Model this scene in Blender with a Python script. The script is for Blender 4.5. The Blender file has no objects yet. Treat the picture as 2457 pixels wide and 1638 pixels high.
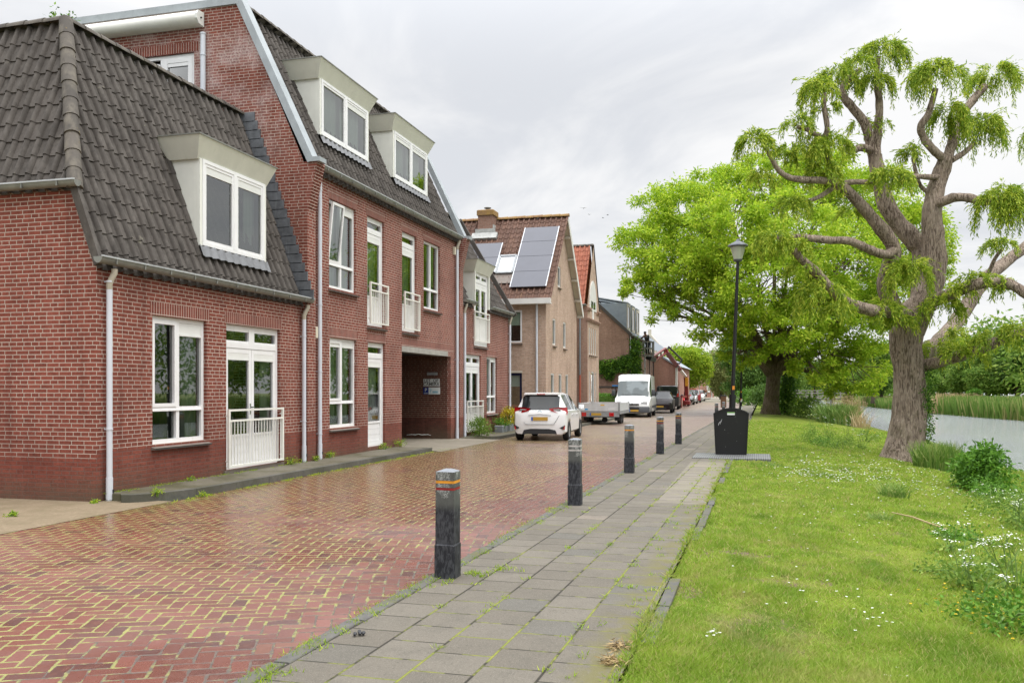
import bpy, bmesh, math, random
import numpy as np
from mathutils import Vector, Matrix, noise as mnoise

random.seed(7)
rng = np.random.default_rng(7)
SC = bpy.context.scene
COL = SC.collection
R = math.radians

# ---------------------------------------------------------------- camera
# World axes: +X runs away along the street, +Y towards the houses, -Y towards the canal.
CAM = Vector((-10.69, -9.12, 1.62))
DIRV = Vector((0.9641, 0.2654, 0.0))           # viewing direction
RIGHT = Vector((0.2654, -0.9641, 0.0))
FPX, CXP, CYP = 2130.0, 1228.5, 933.0           # focal length and principal point, photo pixels
cd = bpy.data.cameras.new('camera')
cam = bpy.data.objects.new('camera', cd)
COL.objects.link(cam)
cam.location = CAM
cam.rotation_euler = (R(90), 0, math.atan2(DIRV.y, DIRV.x) - R(90))
cd.sensor_width = 36
cd.lens = 36 * FPX / 2457
cd.shift_y = (CYP - 819) / 2457
cd.clip_start = 0.1
cd.clip_end = 3000
SC.camera = cam

# ---------------------------------------------------------------- world, sun, exposure
SUN_EL, SUN_AZ = R(66), R(-105)                 # azimuth of the sun measured from +X, counter-clockwise
SKY_STRENGTH = 0.1
W = bpy.data.worlds.new('World')
SC.world = W
W.use_nodes = True
sun_d = bpy.data.lights.new('sun', 'SUN')
sun_d.energy = 1.5
sun_d.angle = R(22)
sun_d.color = (1.0, 0.97, 0.92)
sun = bpy.data.objects.new('sun', sun_d)
COL.objects.link(sun)
sd = Vector((math.cos(SUN_EL) * math.cos(SUN_AZ), math.cos(SUN_EL) * math.sin(SUN_AZ), math.sin(SUN_EL)))
sun.rotation_euler = sd.to_track_quat('Z', 'Y').to_euler()
SC.view_settings.view_transform = 'Standard'
SC.view_settings.look = 'None'
SC.view_settings.exposure = 0.0
SC.view_settings.gamma = 1.0
SC.cycles.max_bounces = 6
SC.cycles.transparent_max_bounces = 12
SC.cycles.caustics_reflective = False
SC.cycles.caustics_refractive = False


# ---------------------------------------------------------------- node helper
class S:
    """a node socket with arithmetic"""
    def __init__(s, g, o):
        s.g, s.o = g, o
    def _m(s, op, b=None, c=None, clamp=False):
        return s.g.math(op, s, b, c, clamp)
    def __add__(s, b): return s._m('ADD', b)
    def __radd__(s, b): return s._m('ADD', b)
    def __sub__(s, b): return s._m('SUBTRACT', b)
    def __rsub__(s, b): return s.g.math('SUBTRACT', b, s)
    def __mul__(s, b): return s._m('MULTIPLY', b)
    def __rmul__(s, b): return s._m('MULTIPLY', b)
    def __truediv__(s, b): return s._m('DIVIDE', b)
    def floor(s): return s._m('FLOOR')
    def frac(s): return s._m('FRACT')
    def abs(s): return s._m('ABSOLUTE')
    def sqrt(s): return s._m('SQRT')
    def lt(s, b): return s._m('LESS_THAN', b)
    def gt(s, b): return s._m('GREATER_THAN', b)
    def min(s, b): return s._m('MINIMUM', b)
    def max(s, b): return s._m('MAXIMUM', b)
    def eq(s, b): return s._m('COMPARE', b, 0.1)
    def pow(s, b): return s._m('POWER', b)
    def ss(s, a, b, lo=0.0, hi=1.0):            # smooth step from a..b to lo..hi
        n = s.g.new('ShaderNodeMapRange')
        n.interpolation_type = 'SMOOTHSTEP'
        s.g.link(s, n.inputs[0])
        for i, v in zip((1, 2, 3, 4), (a, b, lo, hi)):
            n.inputs[i].default_value = v
        return S(s.g, n.outputs[0])


class G:
    def __init__(s, tree):
        s.t = tree
        s.n = tree.nodes
        s.n.clear()
    def new(s, k): return s.n.new(k)
    def link(s, a, sock):
        if isinstance(a, S): s.t.links.new(a.o, sock)
        elif a is not None:
            if isinstance(a, (tuple, list)) and len(a) == 3 and sock.type == 'RGBA': a = (*a, 1)
            sock.default_value = a
    def math(s, op, a, b=None, c=None, clamp=False):
        n = s.new('ShaderNodeMath'); n.operation = op; n.use_clamp = clamp
        s.link(a, n.inputs[0]); s.link(b, n.inputs[1]); s.link(c, n.inputs[2])
        return S(s, n.outputs[0])
    def obj(s):
        return S(s, s.new('ShaderNodeTexCoord').outputs['Object'])
    def pos(s):
        return S(s, s.new('ShaderNodeNewGeometry').outputs['Position'])
    def island(s):
        return S(s, s.new('ShaderNodeNewGeometry').outputs['Random Per Island'])
    def sep(s, v):
        n = s.new('ShaderNodeSeparateXYZ'); s.link(v, n.inputs[0])
        return [S(s, o) for o in n.outputs]
    def comb(s, x=0.0, y=0.0, z=0.0):
        n = s.new('ShaderNodeCombineXYZ')
        for a, i in zip((x, y, z), n.inputs): s.link(a, i)
        return S(s, n.outputs[0])
    def vscale(s, v, sc):
        n = s.new('ShaderNodeVectorMath'); n.operation = 'MULTIPLY'
        s.link(v, n.inputs[0]); n.inputs[1].default_value = sc
        return S(s, n.outputs[0])
    def noise(s, v, scale, detail=3, rough=0.55, dist=0.0, col=False):
        n = s.new('ShaderNodeTexNoise')
        s.link(v, n.inputs['Vector']); n.inputs['Scale'].default_value = scale
        n.inputs['Detail'].default_value = detail; n.inputs['Roughness'].default_value = rough
        n.inputs['Distortion'].default_value = dist
        return S(s, n.outputs['Color' if col else 'Fac'])
    def voronoi(s, v, scale, feature='F1'):
        n = s.new('ShaderNodeTexVoronoi'); n.feature = feature
        s.link(v, n.inputs['Vector']); n.inputs['Scale'].default_value = scale
        return S(s, n.outputs['Distance'])
    def white(s, v):
        n = s.new('ShaderNodeTexWhiteNoise'); s.link(v, n.inputs['Vector'])
        return S(s, n.outputs['Value'])
    def mix(s, f, a, b, mode='MIX'):
        n = s.new('ShaderNodeMix'); n.data_type = 'RGBA'; n.blend_type = mode
        s.link(f, n.inputs[0]); s.link(a, n.inputs[6]); s.link(b, n.inputs[7])
        return S(s, n.outputs[2])
    def ramp(s, f, stops):
        n = s.new('ShaderNodeValToRGB'); s.link(f, n.inputs[0])
        e = n.color_ramp.elements
        while len(e) < len(stops): e.new(0.5)
        for el, (p, c) in zip(e, stops):
            el.position = p; el.color = (*c, 1)
        return S(s, n.outputs[0])
    def bump(s, h, strength=0.5, dist=0.02):
        n = s.new('ShaderNodeBump'); s.link(h, n.inputs['Height'])
        n.inputs['Strength'].default_value = strength; n.inputs['Distance'].default_value = dist
        return S(s, n.outputs[0])
    def bsdf(s, col, rough=0.7, metal=0.0, normal=None, spec=0.5, coat=0.0, out=True):
        n = s.new('ShaderNodeBsdfPrincipled')
        s.link(col, n.inputs['Base Color']); s.link(rough, n.inputs['Roughness'])
        s.link(metal, n.inputs['Metallic']); s.link(spec, n.inputs['Specular IOR Level'])
        n.inputs['Coat Weight'].default_value = coat
        n.inputs['Coat Roughness'].default_value = 0.05
        if normal is not None: s.link(normal, n.inputs['Normal'])
        r = S(s, n.outputs[0])
        if out: s.out(r)
        return r
    def out(s, sh):
        o = s.new('ShaderNodeOutputMaterial'); s.link(sh, o.inputs[0])
    def mixs(s, f, a, b):
        n = s.new('ShaderNodeMixShader'); s.link(f, n.inputs[0]); s.link(a, n.inputs[1]); s.link(b, n.inputs[2])
        return S(s, n.outputs[0])


# overcast sky: the Nishita sky veiled by cloud, brighter overhead than at the horizon
g = G(W.node_tree)
sky = g.new('ShaderNodeTexSky'); sky.sky_type = 'NISHITA'; sky.sun_disc = False
sky.sun_elevation = SUN_EL
sky.sun_rotation = R(90) - SUN_AZ
d = S(g, g.new('ShaderNodeTexCoord').outputs['Generated'])
dx, dy, dz = g.sep(d)
up = dz.max(0.0)
cv = g.comb(dx / (dz.max(0.0) + 0.22), dy / (dz.max(0.0) + 0.22), 0.0)
cl = g.noise(cv, 1.5, 6, 0.56, 0.8)
cl2 = g.noise(cv, 0.35, 2, 0.5)
cfac = (cl * 0.6 + cl2 * 0.4).ss(0.40, 0.60)
veil = g.mix(cfac, (7.75, 7.95, 8.35), (10.3, 10.25, 10.2))
lift = up.ss(0.30, 0.95, 1.0, 4.3)
veil = g.mix(1.0, veil, g.comb(lift, lift, lift), 'MULTIPLY')
skyc = g.mix(0.93, S(g, sky.outputs[0]), veil)
bg = g.new('ShaderNodeBackground'); g.link(skyc, bg.inputs[0]); bg.inputs[1].default_value = SKY_STRENGTH
wo = g.new('ShaderNodeOutputWorld'); g.t.links.new(bg.outputs[0], wo.inputs[0])


# ---------------------------------------------------------------- placing
def at(px, py, depth):
    """world point seen at a photo pixel at the given distance along the view"""
    p = CAM + DIRV * depth + RIGHT * ((px - CXP) / FPX * depth)
    return Vector((p.x, p.y, CAM.z - (py - CYP) / FPX * depth))
def gp(px, py, z=0.0):
    return at(px, py, FPX * (CAM.z - z) / (py - CYP))


# ---------------------------------------------------------------- objects
def tag(o, label=None, cat=None, group=None, kind=None):
    if label: o['label'] = label
    if cat: o['category'] = cat
    if group: o['group'] = group
    if kind: o['kind'] = kind
    return o
def thing(name, label, cat, loc=(0, 0, 0), rz=0.0, group=None):
    o = bpy.data.objects.new(name, None); COL.objects.link(o)
    o.empty_display_size = 0.2
    o.location = loc; o.rotation_euler = (0, 0, rz)
    return tag(o, label, cat, group)
def root_of(o):
    while o.parent: o = o.parent
    return o
KIDS = {}
def copy_tree(o, parent=None):
    c = o.copy(); COL.objects.link(c)
    if parent: c.parent = parent
    KIDS[c.name] = []
    for ch in KIDS.get(o.name, []):
        k = copy_tree(ch, c); KIDS[c.name].append(k)
    return c
def adopt(o, parent):
    if parent:
        o.parent = parent
        KIDS.setdefault(parent.name, []).append(o)
def link_mesh(name, me, parent=None):
    o = bpy.data.objects.new(name, me); COL.objects.link(o); adopt(o, parent)
    return o

class MB:
    """collects geometry for ONE mesh object; local=True: coordinates are relative to the thing"""
    def __init__(s, local=False):
        s.v, s.f, s.m, s.local = [], [], [], local
    def add(s, vs, fs, mi=0):
        b = len(s.v)
        s.v += [tuple(p) for p in vs]
        for f in fs:
            s.f.append([b + i for i in f]); s.m.append(mi)
        return s
    def quad(s, a, b, c, d, mi=0): return s.add((a, b, c, d), ((0, 1, 2, 3),), mi)
    def box(s, x0, x1, y0, y1, z0, z1, mi=0):
        x0, x1 = min(x0, x1), max(x0, x1); y0, y1 = min(y0, y1), max(y0, y1); z0, z1 = min(z0, z1), max(z0, z1)
        vs = [(x, y, z) for z in (z0, z1) for y in (y0, y1) for x in (x0, x1)]
        return s.add(vs, ((0, 2, 3, 1), (4, 5, 7, 6), (0, 1, 5, 4), (2, 6, 7, 3), (0, 4, 6, 2), (1, 3, 7, 5)), mi)
    def bbox(s, x0, x1, y0, y1, z0, z1, b=0.01, mi=0):
        """box with chamfered vertical and top edges"""
        o = [(x0 + b, y0), (x1 - b, y0), (x1, y0 + b), (x1, y1 - b), (x1 - b, y1), (x0 + b, y1), (x0, y1 - b), (x0, y0 + b)]
        i = [(x0 + 2*b, y0 + b), (x1 - 2*b, y0 + b), (x1 - b, y0 + 2*b), (x1 - b, y1 - 2*b), (x1 - 2*b, y1 - b), (x0 + 2*b, y1 - b), (x0 + b, y1 - 2*b), (x0 + b, y0 + 2*b)]
        vs = [(*p, z0) for p in o] + [(*p, z1 - b) for p in o] + [(*p, z1) for p in i]
        fs = [tuple(range(7, -1, -1)), tuple(range(16, 24))]
        for k in range(8):
            n = (k + 1) % 8
            fs += [(k, n, 8 + n, 8 + k), (8 + k, 8 + n, 16 + n, 16 + k)]
        return s.add(vs, fs, mi)
    def obox(s, a, b, w, h, up=(0, 0, 1), mi=0):
        """bar from a to b, width w, height h"""
        a, b = Vector(a), Vector(b); d = (b - a).normalized()
        u = Vector(up); sd = d.cross(u)
        if sd.length < 1e-4: sd = d.cross(Vector((1, 0, 0)))
        sd.normalize(); u = sd.cross(d)
        vs = []
        for p in (a, b):
            for i, j in ((-1, -1), (1, -1), (1, 1), (-1, 1)): vs.append(p + sd * (i * w / 2) + u * (j * h / 2))
        return s.add(vs, ((0, 1, 2, 3), (7, 6, 5, 4), (0, 4, 5, 1), (1, 5, 6, 2), (2, 6, 7, 3), (3, 7, 4, 0)), mi)
    def tube(s, pts, rad, n=8, mi=0, cap=True, jit=0.0):
        pts = [Vector(p) for p in pts]
        if not hasattr(rad, '__len__'): rad = [rad] * len(pts)
        ref = None; vs = []; fs = []
        for i, p in enumerate(pts):
            d = (pts[min(i + 1, len(pts) - 1)] - pts[max(i - 1, 0)])
            d = d.normalized() if d.length > 1e-9 else Vector((0, 0, 1))
            if ref is None:
                ref = d.orthogonal().normalized()
            ref = (ref - d * ref.dot(d)).normalized(); b = d.cross(ref)
            for k in range(n):
                a = 2 * math.pi * k / n
                r = rad[i] * (1 + (random.uniform(-jit, jit) if jit else 0))
                vs.append(p + ref * (math.cos(a) * r) + b * (math.sin(a) * r))
        for i in range(len(pts) - 1):
            for k in range(n):
                fs.append((i * n + k, i * n + (k + 1) % n, (i + 1) * n + (k + 1) % n, (i + 1) * n + k))
        if cap:
            fs.append(tuple(range(n - 1, -1, -1))); fs.append(tuple(range((len(pts) - 1) * n, len(pts) * n)))
        return s.add(vs, fs, mi)
    def lathe(s, prof, c=(0, 0, 0), n=16, mi=0):
        vs, fs = [], []
        for r, z in prof:
            for k in range(n):
                a = 2 * math.pi * k / n
                vs.append((c[0] + r * math.cos(a), c[1] + r * math.sin(a), c[2] + z))
        for i in range(len(prof) - 1):
            for k in range(n):
                fs.append((i * n + k, i * n + (k + 1) % n, (i + 1) * n + (k + 1) % n, (i + 1) * n + k))
        return s.add(vs, fs, mi)
    def prism(s, poly, d, mi=0):
        """closed polygon (3D points) swept by vector d"""
        d = Vector(d); n = len(poly); vs = [Vector(p) for p in poly]; vs += [p + d for p in vs]
        fs = [tuple(range(n - 1, -1, -1)), tuple(range(n, 2 * n))] + [(i, (i + 1) % n, n + (i + 1) % n, n + i) for i in range(n)]
        return s.add(vs, fs, mi)
    def build(s, name, mats, parent=None, smooth=False, fixn=True, sharp=35):
        me = bpy.data.meshes.new(name)
        off = Vector((0, 0, 0))
        if parent and not s.local: off = root_of(parent).location
        me.from_pydata([(p[0] - off.x, p[1] - off.y, p[2] - off.z) for p in s.v], [], s.f)
        if not isinstance(mats, (list, tuple)): mats = [mats]
        for m in mats: me.materials.append(m)
        me.polygons.foreach_set('material_index', s.m)
        if fixn:
            bm = bmesh.new(); bm.from_mesh(me)
            bmesh.ops.recalc_face_normals(bm, faces=bm.faces); bm.to_mesh(me); bm.free()
        if smooth:
            me.shade_smooth(); me.set_sharp_from_angle(angle=R(sharp))
        me.update()
        return link_mesh(name, me, parent)

def quads_obj(name, V, mat, parent=None, nv=4, local=False, normals=None):
    """V: (N, nv, 3) array of separate faces -> one mesh"""
    V = np.asarray(V, dtype=np.float32)
    if parent is not None and not local:
        V = V - np.array(root_of(parent).location, dtype=np.float32)
    n = V.shape[0]
    me = bpy.data.meshes.new(name)
    me.vertices.add(n * nv); me.vertices.foreach_set('co', V.reshape(-1))
    me.loops.add(n * nv); me.loops.foreach_set('vertex_index', np.arange(n * nv, dtype=np.int32))
    me.polygons.add(n)
    me.polygons.foreach_set('loop_start', np.arange(0, n * nv, nv, dtype=np.int32))
    me.materials.append(mat)
    me.update(); me.validate()
    return link_mesh(name, me, parent)

def leaf_quads(C, D, L, Wd, roll=None):
    """diamond leaves: base C, direction D, length L, width Wd (arrays)"""
    C = np.asarray(C, float); D = np.asarray(D, float)
    n = len(C)
    D = D / (np.linalg.norm(D, axis=1, keepdims=True) + 1e-9)
    rv = rng.normal(size=(n, 3)) if roll is None else roll
    Sd = np.cross(D, rv); Sd /= (np.linalg.norm(Sd, axis=1, keepdims=True) + 1e-9)
    L = np.broadcast_to(np.asarray(L, float), (n,))[:, None]; Wd = np.broadcast_to(np.asarray(Wd, float), (n,))[:, None]
    a = C; b = C + D * L * 0.45 + Sd * Wd * 0.5; c = C + D * L; e = C + D * L * 0.45 - Sd * Wd * 0.5
    return np.stack([a, b, c, e], axis=1)

# ---------------------------------------------------------------- materials
M = {}
def newmat(name):
    m = bpy.data.materials.new(name); m.use_nodes = True
    M[name] = m
    return G(m.node_tree)

def brick_mat(name, c1, c2, mortar, low=None, zlow=0.735, soldier=False, bw=0.216, rh=0.0625, ms=0.0065, pale=0.0, dark=None):
    g = newmat(name); o = g.obj(); x, y, z = g.sep(o)
    h = x + y
    v = g.comb(z, h, 0.0) if soldier else g.comb(h, z, 0.0)
    n = g.new('ShaderNodeTexBrick'); g.link(v, n.inputs['Vector'])
    n.inputs['Scale'].default_value = 1.0
    n.inputs['Brick Width'].default_value = bw; n.inputs['Row Height'].default_value = rh
    n.inputs['Mortar Size'].default_value = ms; n.inputs['Mortar Smooth'].default_value = 0.15
    n.inputs['Bias'].default_value = -0.1
    n.offset = 0.0 if soldier else 0.5; n.offset_frequency = 2
    n.squash = 1.0 if soldier else 0.62; n.squash_frequency = 3
    n.inputs['Color1'].default_value = (0, 0, 0, 1); n.inputs['Color2'].default_value = (1, 1, 1, 1)
    n.inputs['Mortar'].default_value = (0.5, 0.5, 0.5, 1)
    fac = S(g, n.outputs['Fac']); rnd = S(g, n.outputs['Color'])
    big = g.noise(o, 0.7, 4, 0.6); fine = g.noise(o, 26, 3, 0.7); mid = g.noise(g.vscale(o, (6, 6, 19)), 1.0, 3, 0.6)
    col = g.mix(rnd, c1, c2)
    col = g.mix(mid.ss(0.45, 0.75, 0, 0.7), col, tuple(a * 0.5 for a in c1))
    if dark: col = g.mix((rnd * fine).ss(0.5, 0.62), col, dark)
    col = g.mix(fine.ss(0.35, 0.75, 0.0, 0.35), col, tuple(min(1, a * 1.7) for a in c2))
    mo = mortar
    if low:
        zf = (z + (big - 0.5) * 0.02).ss(zlow - 0.02, zlow + 0.02)
        mo = g.mix(zf, low, mortar)
        grime = (z * 1.0 + big * 0.75 + (fine - 0.5) * 0.3).ss(0.25, 0.95, 0.8, 0.0)
    col = g.mix(fac, col, mo)
    if low: col = g.mix(grime, col, (0.10, 0.075, 0.05))
    if pale:                                      # lime bloom, high on the wall
        bl = g.noise(g.vscale(o, (0.5, 0.5, 0.8)), 1.1, 5, 0.65)
        f = (bl.ss(0.42, 0.62) * z.ss(6.2, 7.6) * (1 - z.ss(9.3, 9.8))) * fine.ss(0.3, 0.7, 0.15, 1.0)
        col = g.mix(f * pale, col, (0.55, 0.45, 0.43))
    streak = g.noise(g.vscale(o, (3.2, 3.2, 0.22)), 1.0, 4, 0.65)
    col = g.mix(big.ss(0.38, 0.72, 0, 0.38), col, tuple(a * 0.5 for a in c1))
    col = g.mix(streak.ss(0.52, 0.75, 0, 0.32), col, tuple(a * 0.45 for a in c1))
    col = g.mix(streak.ss(0.46, 0.30, 0, 0.16), col, tuple(min(1, a * 1.5 + .05) for a in c2))
    hgt = (1 - fac) * 0.7 + fine * 0.5
    g.bsdf(col, 0.88, normal=g.bump(hgt, 0.6, 0.012), spec=0.25)
brick_mat('brick_red', (0.150, 0.043, 0.030), (0.235, 0.068, 0.046), (0.48, 0.395, 0.335), low=(0.165, 0.095, 0.078), pale=0.8, dark=(0.10, 0.035, 0.03))
brick_mat('brick_soldier', (0.15, 0.042, 0.030), (0.215, 0.062, 0.043), (0.52, 0.42, 0.36), soldier=True, bw=0.4, dark=(0.12, 0.04, 0.03))
brick_mat('brick_passage_shaded', (0.075, 0.026, 0.018), (0.115, 0.040, 0.027), (0.23, 0.175, 0.13), low=(0.06, 0.032, 0.024), dark=(0.05, 0.02, 0.016))  # same brick as the fronts, with the passage's shade put into its colours
brick_mat('brick_side', (0.165, 0.045, 0.031), (0.245, 0.068, 0.046), (0.48, 0.395, 0.335), low=(0.165, 0.095, 0.078), zlow=0.62, dark=(0.10, 0.035, 0.03))
brick_mat('brick_pale', (0.40, 0.27, 0.195), (0.51, 0.365, 0.28), (0.42, 0.36, 0.30), ms=0.007, dark=(0.24, 0.16, 0.13))
brick_mat('brick_tan', (0.31, 0.175, 0.125), (0.40, 0.25, 0.185), (0.36, 0.30, 0.25), dark=(0.17, 0.11, 0.09))
brick_mat('brick_brown', (0.23, 0.125, 0.09), (0.31, 0.18, 0.135), (0.30, 0.24, 0.2), dark=(0.12, 0.08, 0.07))
brick_mat('brick_far', (0.36, 0.17, 0.13), (0.42, 0.22, 0.17), (0.40, 0.32, 0.28))

def tile_mat(name, c1, c2, stain, lichen, lw=0.0, rough=0.75):
    g = newmat(name); o = g.obj(); i = g.island()
    n1 = g.noise(o, 2.2, 5, 0.65); n2 = g.noise(o, 14, 4, 0.7); n3 = g.noise(g.vscale(o, (1, 1, 0.35)), 6, 3, 0.6)
    col = g.mix(i, c1, c2)
    col = g.mix(n3.ss(0.42, 0.7, 0, 0.75), col, stain)
    col = g.mix(n2.ss(0.5, 0.75, 0, 0.5), col, tuple(a * 0.45 for a in c1))
    col = g.mix((n1 * n2).ss(0.36, 0.46) * lw, col, lichen)
    g.bsdf(col, rough, normal=g.bump(n2, 0.35, 0.01), spec=0.3)
tile_mat('tile_grey', (0.050, 0.043, 0.037), (0.082, 0.071, 0.062), (0.115, 0.102, 0.09), (0.27, 0.25, 0.19), 0.5)
tile_mat('tile_brown', (0.105, 0.056, 0.040), (0.155, 0.085, 0.060), (0.10, 0.058, 0.042), (0.34, 0.21, 0.06), 0.7)
tile_mat('tile_orange', (0.31, 0.10, 0.058), (0.42, 0.16, 0.10), (0.25, 0.09, 0.06), (0.46, 0.24, 0.13), 0.4)
tile_mat('tile_slate', (0.15, 0.175, 0.20), (0.20, 0.225, 0.25), (0.17, 0.19, 0.21), (0.2, 0.2, 0.2), 0.2)
tile_mat('ridge_grey', (0.058, 0.051, 0.044), (0.105, 0.092, 0.078), (0.165, 0.145, 0.115), (0.34, 0.24, 0.06), 0.8)
tile_mat('ridge_brown', (0.22, 0.12, 0.06), (0.27, 0.17, 0.07), (0.33, 0.21, 0.05), (0.42, 0.27, 0.05), 1.0)

def plain(name, col, rough=0.5, metal=0.0, var=0.12, sc=3.0, spec=0.5, coat=0.0, streak=None, bump=0.0):
    g = newmat(name); o = g.obj()
    n = g.noise(o, sc, 4, 0.6)
    c = g.mix(n.ss(0.3, 0.75, 0, 1), col, tuple(a * (1 - var) for a in col))
    if streak:
        s2 = g.noise(g.vscale(o, (9, 9, 0.8)), 1.0, 4, 0.7)
        c = g.mix(s2.ss(0.55, 0.8, 0, 0.6), c, streak)
    nm = g.bump(g.noise(o, sc * 12, 3), bump, 0.01) if bump else None
    g.bsdf(c, rough, metal, normal=nm, spec=spec, coat=coat)
plain('white_paint', (0.80, 0.80, 0.80), 0.35, var=0.06, streak=(0.62, 0.62, 0.58))
plain('rail_white', (0.77, 0.76, 0.70), 0.4, var=0.08)
plain('blind', (0.70, 0.71, 0.68), 0.6, var=0.05)
plain('cream_panel', (0.74, 0.745, 0.68), 0.5, var=0.08, streak=(0.60, 0.61, 0.53))
plain('fascia', (0.66, 0.66, 0.575), 0.5, var=0.1, streak=(0.50, 0.50, 0.42))
plain('zinc', (0.36, 0.395, 0.415), 0.55, 0.15, var=0.2, streak=(0.26, 0.285, 0.30))
plain('gutter', (0.235, 0.24, 0.215), 0.45, 0.2, var=0.3, sc=5, streak=(0.30, 0.31, 0.28))
plain('gutter_lip', (0.50, 0.52, 0.53), 0.4, 0.3, var=0.2)
plain('lead', (0.155, 0.165, 0.18), 0.55, 0.2, var=0.4, sc=6, streak=(0.30, 0.31, 0.33))
plain('lead_pale', (0.20, 0.205, 0.215), 0.5, 0.2, var=0.3, sc=6)
plain('pipe_grey', (0.60, 0.63, 0.68), 0.4, var=0.08, streak=(0.45, 0.47, 0.48))
plain('pipe_old', (0.40, 0.36, 0.28), 0.6, var=0.2)
plain('pipe_steel', (0.24, 0.255, 0.27), 0.5, 0.3)
plain('pipe_orange', (0.42, 0.10, 0.06), 0.6)
plain('sill_stone', (0.20, 0.165, 0.14), 0.6, var=0.3, sc=7)
plain('sill_dark', (0.045, 0.035, 0.03), 0.6)
plain('dark_gap', (0.012, 0.012, 0.012), 0.8)
plain('concrete_beam', (0.36, 0.35, 0.315), 0.8, var=0.25, sc=4)
plain('vent_cream', (0.62, 0.58, 0.45), 0.5)
plain('awning', (0.78, 0.77, 0.72), 0.35, streak=(0.60, 0.58, 0.48))
plain('door_dark_blue', (0.012, 0.018, 0.06), 0.3)
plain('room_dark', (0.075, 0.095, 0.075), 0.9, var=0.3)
plain('curtain', (0.45, 0.52, 0.42), 0.9, var=0.2)
plain('curtain_white', (0.62, 0.64, 0.60), 0.9, var=0.1)
plain('blind_green', (0.50, 0.62, 0.53), 0.8, var=0.05)
plain('black_paint', (0.006, 0.006, 0.007), 0.3, var=0.3)
plain('cap_lantern', (0.10, 0.11, 0.13), 0.4, 0.2)
plain('sticker_orange', (0.75, 0.27, 0.02), 0.5, var=0.1)
plain('sticker_white', (0.74, 0.75, 0.76), 0.5, var=0.05)
plain('sticker_green', (0.20, 0.42, 0.10), 0.5, var=0.05)
plain('sticker_blue', (0.05, 0.36, 0.70), 0.5, var=0.05)
plain('sticker_yellow', (0.80, 0.50, 0.03), 0.5, var=0.05)
plain('sign_white', (0.66, 0.69, 0.68), 0.4, var=0.06)
plain('sign_blue', (0.008, 0.025, 0.16), 0.4)
plain('sign_street', (0.04, 0.17, 0.42), 0.5)
plain('sign_ink', (0.012, 0.012, 0.014), 0.5)
plain('logo_teal', (0.14, 0.40, 0.52), 0.5)
plain('galvanised', (0.33, 0.345, 0.355), 0.5, 0.35, var=0.25, sc=8)
plain('aluminium', (0.70, 0.72, 0.74), 0.4, 0.3, var=0.15, sc=5)
plain('car_white', (0.83, 0.84, 0.84), 0.25, coat=0.8, var=0.03)
plain('van_white', (0.68, 0.69, 0.685), 0.35, coat=0.4, var=0.06)
plain('car_black', (0.010, 0.009, 0.011), 0.2, coat=1.0, var=0.1)
plain('car_plum', (0.016, 0.007, 0.010), 0.5, coat=0.1, var=0.1, spec=0.25)
plain('car_graphite', (0.022, 0.023, 0.025), 0.4, 0.0, coat=0.4, var=0.1)
plain('car_red', (0.50, 0.012, 0.022), 0.25, coat=1.0, var=0.05)
plain('car_wine', (0.26, 0.010, 0.018), 0.25, coat=1.0, var=0.05)
plain('car_silver', (0.42, 0.44, 0.45), 0.3, 0.4, coat=0.8, var=0.05)
plain('plastic_dark', (0.022, 0.023, 0.026), 0.55, var=0.2)
plain('bumper_grey', (0.045, 0.048, 0.054), 0.6, var=0.2)
plain('rubber', (0.014, 0.014, 0.015), 0.8, var=0.3, sc=20)
plain('rim', (0.34, 0.35, 0.36), 0.35, 0.6)
plain('rim_dark', (0.10, 0.10, 0.105), 0.45, 0.5)
plain('chrome', (0.7, 0.7, 0.72), 0.12, 1.0, var=0.02)
plain('lamp_red', (0.50, 0.006, 0.010), 0.15, coat=1.0, var=0.2, sc=30)
plain('lamp_clear', (0.55, 0.57, 0.58), 0.1, coat=1.0, var=0.3, sc=30)
plain('plate_yellow', (0.52, 0.31, 0.045), 0.4, var=0.08)
plain('plate_blue', (0.02, 0.12, 0.55), 0.4)
plain('lift_red', (0.22, 0.022, 0.022), 0.4, var=0.2)
plain('lift_yellow', (0.66, 0.32, 0.03), 0.5)
plain('lift_grey', (0.33, 0.33, 0.31), 0.6, var=0.2)
plain('solar', (0.060, 0.062, 0.082), 0.16, var=0.12, sc=1.5, coat=0.5)
plain('solar_edge', (0.62, 0.64, 0.66), 0.4, 0.5)
plain('wood', (0.24, 0.13, 0.07), 0.7, var=0.3, sc=8)
plain('wood_grey', (0.27, 0.25, 0.22), 0.85, var=0.35, sc=4)
plain('flashing_pale', (0.42, 0.43, 0.41), 0.6, var=0.35, sc=7)
plain('slate_panel', (0.27, 0.31, 0.35), 0.55, var=0.2)
plain('zinc_roof', (0.42, 0.47, 0.51), 0.5, 0.2, var=0.15)
plain('trim_cream', (0.60, 0.55, 0.46), 0.6, var=0.15)
plain('trim_white', (0.70, 0.69, 0.66), 0.5, var=0.1)
plain('planter', (0.20, 0.22, 0.23), 0.6, var=0.3)
plain('skin', (0.42, 0.24, 0.17), 0.6)
plain('hair_dark', (0.025, 0.018, 0.014), 0.8)
plain('jacket_grey', (0.055, 0.055, 0.065), 0.9)
plain('jacket_dark', (0.018, 0.018, 0.024), 0.9)
plain('trousers', (0.022, 0.024, 0.034), 0.9)
plain('jacket_brown', (0.16, 0.07, 0.035), 0.9)
plain('bird', (0.03, 0.03, 0.035), 0.8)
plain('pot_lid', (0.15, 0.15, 0.15), 0.5)
plain('petal_white', (0.80, 0.80, 0.76), 0.8, var=0.05)
plain('petal_cream', (0.70, 0.72, 0.58), 0.8, var=0.1)
plain('petal_yellow', (0.75, 0.52, 0.02), 0.7)
plain('stalk', (0.12, 0.20, 0.04), 0.8)
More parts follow.
